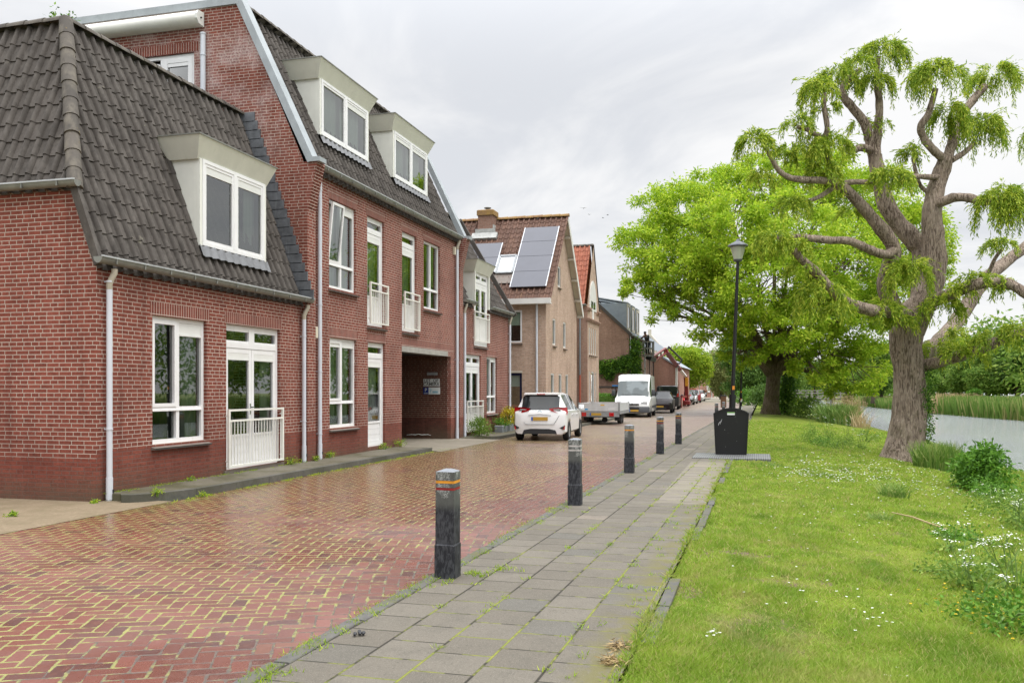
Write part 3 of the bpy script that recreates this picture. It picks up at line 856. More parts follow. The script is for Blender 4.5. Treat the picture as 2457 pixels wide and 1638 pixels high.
def casement(house, F, a, b, z0, z1, zt=None, mid=0.5, sash=(), blinds=(), drapes=(), with_sill=True, d0=0.06, white='white_paint', name='window', tilt=False, label=None, room=True):
    """white window: outer frame, centre post, transom at zt; sash: set of (col,row) with an inner sash"""
    fw = 0.065; mb = MB(); d1 = d0 + 0.07
    frame_bars(F, mb, a, b, z0, z1, fw, d0, d1)
    um = a + (b - a) * mid if mid else None
    cols = [(a + fw, um - 0.04), (um + 0.04, b - fw)] if um else [(a + fw, b - fw)]
    if um: F.box(mb, um - 0.04, um + 0.04, d0 - .001, d1, z0 + fw, z1 - fw)
    rows = [(z0 + fw, zt - 0.035), (zt + 0.035, z1 - fw)] if zt else [(z0 + fw, z1 - fw)]
    if zt:
        for c in cols: F.box(mb, c[0], c[1], d0 + .002, d1, zt - 0.035, zt + 0.035)
        F.box(mb, a + fw, b - fw, d0 - 0.014, d0 + 0.01, zt - 0.035, zt - 0.012)
    win = mb.build(name, M[white], house)
    if label: win['label'] = label
    for ci, c in enumerate(cols):
        for ri, r in enumerate(rows):
            if (ci, ri) in sash:
                m2 = MB(); q = 0.055
                if tilt and ri == len(rows) - 1:
                    top = -0.13; dz = r[1] - r[0]
                    def pt(u, d, z): return F.p(u, d + (z - r[0]) / dz * top + d0, z)
                    for (ua, ub, za, zb) in ((c[0], c[0] + q, r[0], r[1]), (c[1] - q, c[1], r[0], r[1]), (c[0] + q, c[1] - q, r[0], r[0] + q), (c[0] + q, c[1] - q, r[1] - q, r[1])):
                        vs = [pt(u, d, z) for z in (za, zb) for d in (0, .05) for u in (ua, ub)]
                        m2.add(vs, ((0, 2, 3, 1), (4, 5, 7, 6), (0, 1, 5, 4), (2, 6, 7, 3), (0, 4, 6, 2), (1, 3, 7, 5)))
                    s_ = m2.build('sash', M[white], win); s_['label'] = 'sash tilted open at the top'
                    m3 = MB(); m3.quad(pt(c[0] + q, .03, r[0] + q), pt(c[1] - q, .03, r[0] + q), pt(c[1] - q, .03, r[1] - q), pt(c[0] + q, .03, r[1] - q)); m3.build('pane', M['glass'], win, fixn=False)
                    continue
                frame_bars(F, m2, c[0], c[1], r[0], r[1], q, d0 - 0.012, d1 - 0.01); m2.build('sash', M[white], win)
                pane_at(win, F, c[0] + q, c[1] - q, r[0] + q, r[1] - q, d0 + 0.035)
            else:
                pane_at(win, F, c[0], c[1], r[0], r[1], d0 + 0.045)
    for ci, ri, h in blinds:
        c, r = cols[ci], rows[ri]; m2 = MB()
        F.box(m2, c[0] + .004, c[1] - .004, d0 + 0.006, d0 + 0.04, r[1] - h, r[1] - 0.004); F.box(m2, c[0] + .004, c[1] - .004, d0 - 0.004, d0 + 0.006, r[1] - h, r[1] - h + 0.03)
        m2.build('ventilation_strip', M['blind'], win)
    for (fa, fb, za, zb, mt) in drapes:
        drape(win, F, a + (b - a) * fa, a + (b - a) * fb, z0 + (z1 - z0) * za, z0 + (z1 - z0) * zb, d1 + 0.08, mt)
    if room:
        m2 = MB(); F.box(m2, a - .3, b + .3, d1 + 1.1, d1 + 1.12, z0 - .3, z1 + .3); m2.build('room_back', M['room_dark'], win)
    if with_sill: sill(win, F, a - 0.03, b + 0.06, z0 - 0.012)
    return win

def leaf_door(parent, F, a, b, z0, z1, d0, panel_top, grille=True, white='white_paint', rowsn=3, handle=None):
    """one glazed door leaf with a grooved panel below"""
    mb = MB(); q = 0.085
    F.box(mb, a, a + q, d0, d0 + .05, z0, z1); F.box(mb, b - q, b, d0, d0 + .05, z0, z1)
    F.box(mb, a + q, b - q, d0 + .001, d0 + .05, z1 - q, z1); F.box(mb, a + q, b - q, d0 + .001, d0 + .05, z0, z0 + 0.11)
    F.box(mb, a + q, b - q, d0 + .001, d0 + .05, panel_top - 0.05, panel_top)
    zs = [z0 + .11 + (panel_top - .05 - z0 - .11) * i / rowsn for i in range(rowsn + 1)]
    for c, d in zip(zs, zs[1:]): F.box(mb, a + q, b - q, d0 + .016, d0 + .04, c + .006, d - .004)
    F.box(mb, a + q, b - q, d0 + .026, d0 + .038, zs[0], zs[-1])
    dr = mb.build('door_leaf', M[white], parent)
    zt = z1 - q
    if grille:
        m2 = MB(); F.box(m2, a + q, b - q, d0 + .004, d0 + .04, z1 - q - .13, z1 - q); F.box(m2, a + q, b - q, d0 - .006, d0 + .004, z1 - q - .13, z1 - q - .10)
        m2.build('ventilation_strip', M['blind'], parent); zt -= .13
    pane_at(parent, F, a + q, b - q, panel_top, zt, d0 + .03)
    if handle:
        m2 = MB(); u = a + .045 if handle < 0 else b - .045
        F.box(m2, u - .015, u + .015, d0 - .012, d0, z0 + .95, z0 + 1.15); F.box(m2, u - .01, u + .09, d0 - .05, d0 - .03, z0 + 1.07, z0 + 1.09); F.box(m2, u - .01, u + .01, d0 - .05, d0, z0 + 1.07, z0 + 1.09)
        m2.build('handle', M['chrome'], parent)
def french_door(house, F, a, b, z0, z1, leaves=2, d0=0.06, zt=None, panel=0.62, drapes=(), name='door', transom_panes=2, grille=True):
    fw = 0.065; mb = MB(); d1 = d0 + .07; zt = zt or z1 - 0.36
    frame_bars(F, mb, a, b, z0, z1, fw, d0, d1)
    F.box(mb, a + fw, b - fw, d0 - .001, d1, zt - .05, zt + .05)
    if transom_panes == 2:
        um = (a + b) / 2; w = (b - a - 2 * fw)
        F.box(mb, um - .09, um + .09, d0, d1, zt + .05, z1 - fw)
        spans = [(a + fw, um - .09), (um + .09, b - fw)]
    else: spans = [(a + fw, b - fw)]
    for s0, s1 in spans: F.box(mb, s0, s1, d0 + .01, d1, zt + .05, zt + .085); F.box(mb, s0, s1, d0 + .01, d1, z1 - fw - .05, z1 - fw)
    dr = mb.build(name, M['white_paint'], house)
    for s0, s1 in spans: pane_at(dr, F, s0, s1, zt + .085, z1 - fw - .05, d0 + .045)
    w = (b - a - 2 * fw) / leaves
    for i in range(leaves):
        leaf_door(dr, F, a + fw + w * i + .004, a + fw + w * (i + 1) - .004, z0 + .03, zt - .055, d0 + .008, z0 + panel, grille, handle=(1 if i == 0 and leaves == 2 else None))
    for (fa, fb, za, zb, mt) in drapes: drape(dr, F, a + (b - a) * fa, a + (b - a) * fb, z0 + (z1 - z0) * za, z0 + (z1 - z0) * zb, d1 + .09, mt)
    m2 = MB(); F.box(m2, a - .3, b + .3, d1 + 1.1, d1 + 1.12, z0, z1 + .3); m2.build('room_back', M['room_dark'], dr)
    return dr
def railing(house, F, a, b, z0, z1, out=0.05, bars=13):
    mb = MB(); r = .022
    for z in (z0 + r, z1 - r, z0 + (z1 - z0) * .80): F.box(mb, a + .02, b - .02, -out - .018, -out + .018, z - r * .8, z + r * .8)
    for u in (a + .02, b - .02): F.box(mb, u - r, u + r, -out - .02, -out + .02, z0, z1)
    for i in range(1, bars):
        u = a + (b - a) * i / bars; F.box(mb, u - .007, u + .007, -out - .007, -out + .007, z0 + .02, z0 + (z1 - z0) * .80)
    for u in (a + .02, b - .02):
        for z in (z0 + .12, z1 - .12): F.box(mb, u - .012, u + .012, -out, 0.0, z - .012, z + .012)
    mb.build('railing', M['rail_white'], house)

PROF = [(0.0, .05), (.05, .55), (.12, .88), (.20, 1.0), (.28, .90), (.35, .60), (.41, .18), (.50, .0), (.70, -.06), (.90, .0), (1.0, .04)]
def tile_roof(name, parent, p0, U, V, Wd, L, clips=(), tw=0.225, th=0.31, amp=0.062, lift=0.020, mat='tile_grey', holes=()):
    """pantiles: rows of rolled tiles from eave point p0 along U (eave) and V (up the slope)"""
    U, V = Vector(U).normalized(), Vector(V).normalized(); N = U.cross(V)
    if N.z < 0: N = -N
    p0 = Vector(p0); mb = MB(); nc = max(1, round(Wd / tw)); tw = Wd / nc; nr = max(1, round(L / th)); th = L / nr
    np_ = len(PROF)
    for r in range(nr):
        for c in range(nc):
            cu, cv = (c + .5) * tw, (r + .5) * th
            if any(h(cu, cv) for h in holes): continue
            b = len(mb.v); j = random.uniform(-.002, .002); tl = random.uniform(-.002, .002)
            for (fv, lf) in ((-.06, lift), (1.0, 0.0)):
                for fu, h in PROF:
                    mb.v.append(tuple(p0 + U * ((c + fu) * tw) + V * ((r + fv) * th) + N * (h * amp + lf + j + tl * fu)))
            for fu, h in PROF:
                mb.v.append(tuple(p0 + U * ((c + fu) * tw) + V * ((r - .06) * th) + N * (h * amp + j - .004)))
            for k in range(np_ - 1):
                mb.f.append([b + k, b + k + 1, b + np_ + k + 1, b + np_ + k]); mb.m.append(0)
                mb.f.append([b + 2 * np_ + k, b + 2 * np_ + k + 1, b + k + 1, b + k]); mb.m.append(0)
    me = bpy.data.meshes.new(name)
    off = root_of(parent).location if parent else Vector((0, 0, 0))
    me.from_pydata([(p[0] - off.x, p[1] - off.y, p[2] - off.z) for p in mb.v], [], mb.f)
    if clips:
        bm = bmesh.new(); bm.from_mesh(me)
        for co, no in clips:
            co = Vector(co) - off
            bmesh.ops.bisect_plane(bm, geom=bm.verts[:] + bm.edges[:] + bm.faces[:], plane_co=co, plane_no=Vector(no), clear_outer=True)
        bm.to_mesh(me); bm.free()
    me.materials.append(M[mat])
    me.shade_smooth(); me.set_sharp_from_angle(angle=R(40))
    return link_mesh(name, me, parent)
def ridge_tiles(name, parent, a, b, r=0.115, seg=0.38, mat='ridge_grey', up=None):
    a, b = Vector(a), Vector(b); d = (b - a); n = max(1, round(d.length / seg)); d /= n; dn = d.normalized()
    up = Vector(up or (0, 0, 1)); up = (up - dn * up.dot(dn)).normalized(); sd = dn.cross(up); mb = MB(); k = 8
    for i in range(n):
        p = a + d * i; q = a + d * (i + 1.1); base = len(mb.v); j = random.uniform(-.006, .006)
        for (c, rr) in ((p, r * 1.10), (q, r * .95)):
            for m in range(k + 1):
                t = math.pi * m / k
                mb.v.append(tuple(c + sd * (math.cos(t) * rr) + up * (math.sin(t) * rr * .95 + j)))
        for m in range(k): mb.f.append([base + m, base + m + 1, base + k + 1 + m + 1, base + k + 1 + m]); mb.m.append(0)
        mb.f.append([base + m for m in range(k, -1, -1)]); mb.m.append(0)
    return mb.build(name, M[mat], parent, smooth=True, sharp=50)
def gutter(parent, F, a, b, z, r=0.075, out=0.13, endcap=True, name='gutter'):
    """half-round gutter with a bright bead, hanging in front of the wall; z: top edge"""
    mb = MB(); n = 8; prof = [(math.cos(math.pi + math.pi * i / n) * r, math.sin(math.pi + math.pi * i / n) * r * 1.25) for i in range(n + 1)]
    for u in (a, b):
        for (x, y) in prof: mb.v.append(tuple(F.p(u, -out + x * 1.0, z + y)))
    for i in range(n): mb.f.append([i, i + 1, n + 1 + i + 1, n + 1 + i]); mb.m.append(0)
    mb.f.append(list(range(n + 1))); mb.m.append(0); mb.f.append(list(range(2 * n + 1, n, -1))); mb.m.append(0)
    u = a + .3
    while u < b - .2:
        F.box(mb, u - .012, u + .012, -out - r - .006, -out - r + .02, z - .075, z + .012); u += .62
    g_ = mb.build(name, M['gutter'], parent, smooth=True)
    m2 = MB(); F.box(m2, a, b, -out - r - .012, -out - r + .012, z - .004, z + .018); m2.build('gutter_bead', M['gutter_lip'], g_)
    return g_
def downpipe(parent, F, u, ztop, zbot, d=-0.075, r=0.042, gd=-0.13, elbow=True, mat='pipe_grey', collars=(0.3, 0.85), shoe=True, bend=0.08):
    mb = MB()
    mb.tube([F.p(u, d, zbot), F.p(u, d, ztop - (.28 if elbow else 0))], r, 12)
    for f in collars:
        z = zbot + (ztop - zbot) * f; mb.tube([F.p(u, d, z - .012), F.p(u, d, z + .012)], r * 1.18, 12)
        F.box(mb, u - .012, u + .012, d, 0.0, z - .012, z + .012)
    pp = mb.build('downpipe', M[mat], parent, smooth=True)
    if elbow:
        m2 = MB(); m2.tube([F.p(u, d, ztop - .30), F.p(u, d, ztop - .22), F.p(u + bend * .5, (d + gd) / 2, ztop - .13), F.p(u + bend, gd, ztop - .06), F.p(u + bend, gd, ztop)], r * 1.06, 10)
        m2.build('elbow', M['pipe_old'], pp, smooth=True)
    if shoe:
        m2 = MB(); m2.tube([F.p(u, d, zbot + .34), F.p(u, d, zbot + .02)], r * 1.16, 12); m2.tube([F.p(u + .01, d - r * 1.17, zbot + .14), F.p(u + .012, d - r * 1.0, zbot + .14)], .03, 10, 1)
        m2.build('pipe_shoe', [M[mat], M['dark_gap']], pp, smooth=True)
    return pp

def dormer(house, s0, s1, t0, z0, z1, roof_t, slope, fascia_h=0.36, over=0.2, drapes=(), blinds=(), door=None, name='dormer'):
    """flat-topped cream dormer: sloping cheeks, flared fascia, white window; roof_t(z): where the roof plane lies"""
    FT = Frame((0, t0, 0), X_, Y_)
    tb = roof_t(z1) + .3; tbm = max(roof_t(z0), t0) + .12; cheeks = []
    for s in (s0, s1):
        mb = MB()
        sgn = 1 if s == s1 else -1
        q = [(s, t0 + .012, z0), (s, t0 + .012, z1), (s, tb, z1), (s, tbm, z0)]
        q2 = [(s - sgn * .05, y, z) for _, y, z in q]
        mb.add(q + q2, ((0, 1, 2, 3), (4, 7, 6, 5), (0, 3, 7, 4), (0, 4, 5, 1), (1, 5, 6, 2)))
        mb.box(s - sgn * .065, s + sgn * .006, t0 - .07, t0 + .05, z0 - .01, z1); cheeks.append(mb)
        # (corner boards are added to each cheek)
    # flared fascia
    mb = MB(); zb, zt = z1 - .02, z1 + fascia_h; b0, b1 = .05, over
    o = [(s0 - b0, t0 - b0, zb), (s1 + b0, t0 - b0, zb), (s1 + b1, t0 - b1, zt), (s0 - b1, t0 - b1, zt)]
    tb2 = roof_t(zt) + .2; tb1 = roof_t(zb) + .2
    mb.quad(*o)
    mb.quad((s0 - b0, tb1, zb), o[0], o[3], (s0 - b1, tb2, zt)); mb.quad(o[1], (s1 + b0, tb1, zb), (s1 + b1, tb2, zt), o[2])
    mb.quad((s0 - b0, tb1, zb), (s1 + b0, tb1, zb), o[1], o[0])
    mb.quad(o[3], o[2], (s1 + b1, tb2, zt), (s0 - b1, tb2, zt))
    dm = mb.build(name, M['fascia'], house)
    for c_ in cheeks: c_.build('cheek', M['cream_panel'], dm)
    mb = MB(); e = .012
    mb.obox((s0 - b1 - e, t0 - b1, zt + .008), (s1 + b1 + e, t0 - b1, zt + .008), .03, .022); 
    for s in (s0 - b1, s1 + b1): mb.obox((s, t0 - b1, zt + .008), (s, tb2, zt + .008), .03, .021)
    mb.build('roof_edge', M['gutter'], dm)
    if door is None:
        fw = .06; mb = MB(); a, b = s0 + .067, s1 - .067; d0, d1 = -.085, -.01; um = (a + b) / 2
        frame_bars(FT, mb, a, b, z0, z1, fw, d0, d1); FT.box(mb, um - .05, um + .05, d0 - .001, d1, z0 + fw, z1 - fw)
        mb.build('window_frame', M['white_paint'], dm)
        for i, (c0, c1) in enumerate(((a + fw, um - .05), (um + .05, b - fw))):
            m2 = MB(); q = .05; frame_bars(FT, m2, c0, c1, z0 + fw, z1 - fw, q, d0 + .01, d1 - .01); m2.build('sash', M['white_paint'], dm)
            hh = blinds[i] if i < len(blinds) else 0
            pane_at(dm, FT, c0 + q, c1 - q, z0 + fw + q, z1 - fw - q - hh, -.045)
            if hh:
                m3 = MB(); FT.box(m3, c0 + q, c1 - q, -.065, -.02, z1 - fw - q - hh, z1 - fw - q); m3.build('ventilation_strip', M['blind'], dm)
        for (fa, fb, za, zb_, mt) in drapes: drape(dm, FT, a + (b - a) * fa, a + (b - a) * fb, z0 + (z1 - z0) * za, z0 + (z1 - z0) * zb_, .14, mt)
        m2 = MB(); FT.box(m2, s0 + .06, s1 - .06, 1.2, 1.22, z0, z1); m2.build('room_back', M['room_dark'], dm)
        # dressed lead apron below the window
        mb = MB(); n = int((s1 - s0 + .1) / .056); L = .24
        sl = Vector((0, 1, slope)).normalized(); nn = Vector((0, -slope, 1)).normalized()
        for i in range(n + 1):
            u = s0 - .05 + (s1 - s0 + .1) * i / n; h = .03 + .036 * (.5 + .5 * math.cos(i * 2 * math.pi / 4)) + .02
            base = Vector((u, roof_t(z0), z0))
            mb.v += [tuple(base + nn * (h + .01) - sl * .03), tuple(base - sl * L + nn * (h + .012))]
        for i in range(n): mb.f.append([2 * i, 2 * i + 2, 2 * i + 3, 2 * i + 1]); mb.m.append(0)
        mb.build('lead_apron', M['lead_pale'], dm, smooth=True, sharp=80)
    return dm

def on_s(px, py, s):
    """point of the plane X = s seen at a photo pixel"""
    a = at(px, py, 1.0) - CAM; k = (s - CAM.x) / a.x; return CAM + a * k
def on_t(px, py, t):
    a = at(px, py, 1.0) - CAM; k = (t - CAM.y) / a.y; return CAM + a * k

FS = Frame((0, 0, 0), X_, Y_)                                    # street front of the red brick row
# ================================================================ house A
HA = thing('brick_house', 'low red brick house with half-hipped grey pantile roof, nearest the camera at the left', 'house', (0, 0, 0), 0, 'red brick houses of the row')
wa, da = (1.22, 2.64, 0.75, 2.78), (3.23, 5.08, 0.17, 2.79)
mb = MB(); wall_holes(mb, FS, 0.0, 6.0, -0.05, 3.42, [wa, da]); mb.build('front_wall', M['brick_red'], HA)
mb = MB(); mb.add([(0, 0, -.05), (0, 9, -.05), (0, 9, 4.6), (0, .40, 4.55), (0, 0, 3.42)], [(0, 1, 2, 3, 4)])
mb.quad((0, 9, -.05), (6, 9, -.05), (6, 9, 7.3), (0, 9, 4.6)); mb.build('side_wall', M['brick_side'], HA)
soldiers(HA, FS, [(1.16, 2.72, 2.785), (3.18, 5.14, 2.795)])
casement(HA, FS, *wa, zt=1.30, sash={(0, 1)}, blinds=[(1, 1, .22)], drapes=[(.70, .97, .03, .95, 'curtain')])
french_door(HA, FS, *da, zt=2.42, drapes=[(.80, .97, .1, .8, 'curtain_white')])
mb = MB(); FS.box(mb, 3.15, 5.2, -.03, .1, .108, .165); mb.build('doorstep', M['sill_stone'], HA)
railing(HA, FS, 3.20, 5.10, .21, 1.26, .06, 19)
sl70 = math.tan(R(70)); V70 = (0, math.cos(R(70)), math.sin(R(70)))
rf = tile_roof('roof', HA, (-.04, -.02, 3.35), X_, V70, 6.0, 4.30, clips=[((0, .40, 0), (-1, 1, 0))])
tile_roof('side_roof', HA, (-.03, .30, 4.50), Y_, (math.cos(R(70)), 0, math.sin(R(70))), 8.7, 3.1, clips=[((0, .40, 0), (1, -1, 0))])
mb = MB()
mb.add([(.01, .10, 3.45), (6.0, .10, 3.45), (6.0, 1.53, 7.36), (1.07, 1.53, 7.36), (.01, .50, 4.55)], [(0, 1, 2, 3, 4)])
mb.add([(.10, .50, 4.55), (1.1, 1.53, 7.36), (1.1, 9, 7.36), (.10, 9, 4.55)], [(0, 1, 2, 3)])
mb.quad((1.05, 1.5, 7.36), (6, 1.5, 7.36), (6, 9, 7.36), (1.05, 9, 7.36)); mb.build('roof_deck', M['plastic_dark'], HA)
ridge_tiles('ridge', HA, (1.0, 1.46, 7.44), (6.0, 1.46, 7.44), .10, .36, up=(0, 0, 1))
ridge_tiles('side_ridge', HA, (1.02, 1.46, 7.44), (1.02, 9, 7.44), .10, .36, up=(0, 0, 1))
ridge_tiles('hip', HA, (-.05, .33, 4.50), (.99, 1.42, 7.44), .105, .32, up=(-1, -1, .5))
mb = MB(); mb.obox((-.045, -.08, 3.40), (-.045, .345, 4.56), .075, .12, up=(0, -1, 0)); mb.build('verge', M['tile_grey'], HA)
gutter(HA, FS, -.13, 6.14, 3.50)
FLs = Frame((0, 0, 0), Y_, X_)
gutter(HA, FLs, .22, 9, 4.60, .07, .12, name='side_gutter')
downpipe(HA, FS, .16, 3.36, .0, d=-.085, bend=.05, collars=(.31, .945))
downpipe(HA, FS, 5.90, 3.36, .11, d=-.085, bend=.07, collars=(.26, .80))
dormer(HA, 2.70, 4.84, .24, 4.12, 5.62, lambda z: (z - 3.45) / sl70, sl70, drapes=[(.80, .97, 0, .95, 'curtain_white'), (.04, .12, 0, .95, 'curtain')], blinds=(.13, .13))
t = thing('cactus', 'tall green cactus in a cream pot behind the dormer window of the nearest house', 'pot plant', (4.12, .42, 4.22))
mb = MB(True); mb.lathe([(.0, .16), (.085, .17), (.10, .40), (.09, .62), (.05, .76), (0, .80)], n=14); mb.build('stem', M['leaf_dark'], t, smooth=True); mb = MB(True); mb.lathe([(.07, 0), (.10, .18), (.0, .17)], n=14); mb.build('pot', M['vent_cream'], t, smooth=True)
mb = MB(); i = 0                                                 # stepped lead where the roof meets the taller house
z = 3.5
while z < 7.4:
    t = (z - 3.45) / sl70; mb.box(5.985, 6.016, t - .27, t + .12, z - .02, z + .185); z += .19
mb.build('lead_flashing', M['lead'], HA)

# ================================================================ house B
HB = thing('brick_house', 'tall red brick house with two dormers and a gateway, in the middle of the row', 'house', (6.02, 0, 0), 0, 'red brick houses of the row')
W1, W2, W3, W4 = (7.18, 8.55, 3.87, 5.84), (9.18, 10.20, 3.17, 5.84), (11.38, 12.42, 3.17, 5.84), (12.98, 14.32, 3.92, 5.86)
W5, D5 = (7.21, 8.58, .75, 2.77), (9.22, 10.25, .2, 2.77)
gate = (11.36, 15.31, -.06, 2.62)
mb = MB(); wall_holes(mb, FS, 6.37, 15.85, -.05, 6.38, [W1, W2, W3, W4, W5, D5, gate]); mb.build('front_wall', M['brick_red'], HB)
mb = MB(); tD = [o for o in (2.62, 4.35)]                         # gable towards the camera, with the roof-terrace doors
FLB = Frame((6.02, 0, 0), Y_, X_)
mb.add([(6.02, -.0, -.05), (6.02, 2.62, -.05), (6.02, 2.62, 9.84), (6.02, 1.52, 9.84), (6.02, -.0, 6.40)], [(0, 1, 2, 3, 4)])
mb.quad((6.02, 2.62, -.05), (6.02, 4.35, -.05), (6.02, 4.35, 7.0), (6.02, 2.62, 7.0)); mb.quad((6.02, 2.62, 8.92), (6.02, 4.35, 8.92), (6.02, 4.35, 9.84), (6.02, 2.62, 9.84))
mb.quad((6.02, 4.35, -.05), (6.02, 10, -.05), (6.02, 10, 9.84), (6.02, 4.35, 9.84))
for a, b in (((2.62, 7), (2.62, 8.92)), ((4.35, 7), (4.35, 8.92)), ((2.62, 8.92), (4.35, 8.92))): mb.quad((6.02, *a), (6.02, *b), (6.14, *b), (6.14, *a))
mb.quad((16.2, 0, -.05), (16.2, 10, -.05), (16.2, 10, 9.84), (16.2, 0, 6.4)); mb.quad((6.02, 10, -.05), (16.2, 10, -.05), (16.2, 10, 9.84), (6.02, 10, 9.84))
mb.build('gable_wall', M['brick_red'], HB)
for s0 in (6.02, 15.85):                                          # pilasters with corbelled heads
    mb = MB(); mb.box(s0 - .003, s0 + .353, -.10, .06, -.05, 5.42)
    for i in range(15):
        z = 5.42 + i * .0625; mb.box(s0 - .003, s0 + .353, -.10 - .0145 * (i + 1), .06, z, z + .0625)
    mb.build('pilaster', M['brick_red'], HB)
soldiers(HB, FS, [(7.12, 8.61, 5.85), (9.12, 10.26, 5.85), (11.32, 12.48, 5.85), (12.92, 14.38, 5.87), (7.15, 8.64, 2.775), (9.16, 10.31, 2.775), (11.36, 15.55, 2.775)])
casement(HB, FS, *W1, zt=4.42, sash={(0, 1)}, tilt=True, blinds=[(1, 1, .16)], drapes=[(.06, .94, .02, .97, 'curtain_white')])
french_door(HB, FS, *W2, leaves=1, zt=5.50, panel=.75, drapes=[(.1, .9, .2, .85, 'curtain')], transom_panes=1)
french_door(HB, FS, *W3, leaves=1, zt=5.50, panel=.75, drapes=[(.1, .9, .25, .85, 'curtain')], transom_panes=1)
casement(HB, FS, *W4, zt=4.50, drapes=[(.52, .95, .02, .97, 'curtain')])
casement(HB, FS, *W5, zt=1.32, sash={(0, 1)}, blinds=[(0, 1, .14), (1, 1, .14)], drapes=[(.08, .92, .1, .95, 'curtain')])
french_door(HB, FS, *D5, leaves=1, zt=2.43, panel=.62, drapes=[(.1, .9, .2, .85, 'curtain_white')], transom_panes=1)
railing(HB, FS, 9.22, 10.32, 3.22, 4.24, .06, 11); railing(HB, FS, 11.41, 12.52, 3.22, 4.24, .06, 11)
for a, b, z in ((9.16, 10.28, 3.16), (11.36, 12.5, 3.16)): sill(HB, FS, a, b, z)
mb = MB(); mb.box(11.36, 15.02, -.006, .3, 2.62, 2.772); mb.build('gate_beam', M['concrete_beam'], HB)
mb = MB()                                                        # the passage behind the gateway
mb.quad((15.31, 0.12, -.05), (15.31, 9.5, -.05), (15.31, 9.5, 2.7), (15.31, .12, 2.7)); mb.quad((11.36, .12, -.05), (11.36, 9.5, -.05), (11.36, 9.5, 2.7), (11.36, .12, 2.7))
mb.quad((11.36, 9.5, -.05), (15.31, 9.5, -.05), (15.31, 9.5, 2.7), (11.36, 9.5, 2.7)); mb.build('passage_wall', M['brick_passage_shaded'], HB)
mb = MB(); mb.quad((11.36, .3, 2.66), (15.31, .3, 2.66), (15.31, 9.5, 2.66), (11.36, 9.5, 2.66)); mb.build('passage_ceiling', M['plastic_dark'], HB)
mb = MB(); p = on_s(1000, 1043, 15.31); mb.tube([on_s(x, y, 15.305) for x, y in ((976, 1043), (988, 1042), (996, 1043), (1004, 1041), (1012, 1043), (1026, 1042), (1034, 1044))], [.006, .012, .015, .011, .014, .01, .005], 6); mb.build('paint_smear', M['curtain_white'], HB)
sl65 = math.tan(R(65)); V65 = (0, math.cos(R(65)), math.sin(R(65)))
tile_roof('roof', HB, (6.22, -.05, 6.22), X_, V65, 9.78, 3.96)
mb = MB(); mb.quad((6.03, .10, 6.37), (16.19, .10, 6.37), (16.19, 1.68, 9.78), (6.03, 1.68, 9.78)); mb.quad((6.03, 1.55, 9.78), (16.19, 1.55, 9.78), (16.19, 10, 9.78), (6.03, 10, 9.78)); mb.build('roof_deck', M['plastic_dark'], HB)
ridge_tiles('ridge', HB, (6.2, 1.56, 9.86), (16.1, 1.56, 9.86), .10, .36)
for s0 in (5.985, 15.93):
    mb = MB()
    mb.obox((s0 + .14, -.19, 6.36), (s0 + .14, 1.55, 9.97), .30, .15, up=(0, -1, 0)); mb.box(s0 - .011, s0 + .291, -.40, -.12, 6.345, 6.44)
    mb.box(s0 - .012, s0 + .29, 1.50, 10, 9.82, 9.975)
    mb.build('zinc_verge', M['zinc'], HB)
gutter(HB, FS, 6.42, 15.86, 6.40, .08, .14)
downpipe(HB, FS, 6.60, 6.20, .11, d=-.08, elbow=False, collars=(.09, .31, .545, .95), r=.045)
downpipe(HB, FS, 15.68, 6.28, .06, d=-.08, bend=.05, collars=(.16, .40, .62, .86), r=.045)
for (px, py) in ((753, 797), (1087, 602)):
    q = on_t(px, py, 0); mb = MB(); mb.bbox(q.x - .05, q.x + .05, -.08, .0, q.z - .12, q.z + .12, .01); mb.build('vent_box', M['vent_cream'], HB)
for a, b in ((7.42, 10.02), (11.60, 14.20)):
    dormer(HB, a, b, .42, 7.36, 8.62, lambda z: (z - 6.40) / sl65, sl65, fascia_h=.38, over=.22, drapes=[(.05, .95, .02, .98, 'curtain_white')], blinds=(.1, .1) if a > 8 else (0, .12))
# terrace doors, awning and pipe on the gable
FD = Frame((6.02, 0, 0), Y_, X_)
mb = MB(); frame_bars(FD, mb, 2.63, 4.34, 7.0, 8.91, .07, .05, .12); FD.box(mb, 3.42, 3.5, .05, .12, 7.07, 8.84); td = mb.build('terrace_door', M['white_paint'], HB)
mb = MB(); frame_bars(FD, mb, 2.70, 3.42, 7.07, 8.84, .1, .04, .1); FD.box(mb, 2.8, 3.32, .05, .09, 8.66, 8.74); mb.build('door_leaf', M['white_paint'], td)
pane_at(td, FD, 2.8, 3.32, 7.1, 8.66, .08)
mb = MB(); a, b = Vector((6.06, 3.5, 0)), Vector((5.72, 4.05, 0)); mb.obox((*a.xy, 7.9), (*b.xy, 7.9), .05, 1.66); q = mb.build('open_leaf', M['white_paint'], td); q['label'] = 'door leaf standing open'
soldiers(HB, FD, [(2.5, 4.45, 8.93)])
mb = MB(); prof = [(-.02, 9.42), (-.20, 9.44), (-.27, 9.52), (-.27, 9.62), (-.21, 9.70), (-.02, 9.71)]
mb.prism([(6.02 + d, 2.40, z) for d, z in prof], (0, 3.3, 0)); aw = mb.build('awning_case', M['awning'], HB, smooth=True, sharp=50)
mb = MB(); mb.prism([(6.02 + d * 1.03, 2.36, z + (z - 9.57) * .05) for d, z in prof], (0, .045, 0)); mb.tube([(5.88, 2.34, 9.57), (5.88, 2.37, 9.57)], .02, 8, 1); mb.build('end_cap', [M['blind'], M['dark_gap']], aw)
downpipe(HB, FD, 2.36, 9.28, 7.1, d=-.06, r=.055, elbow=False, collars=(.78, .99), shoe=False)

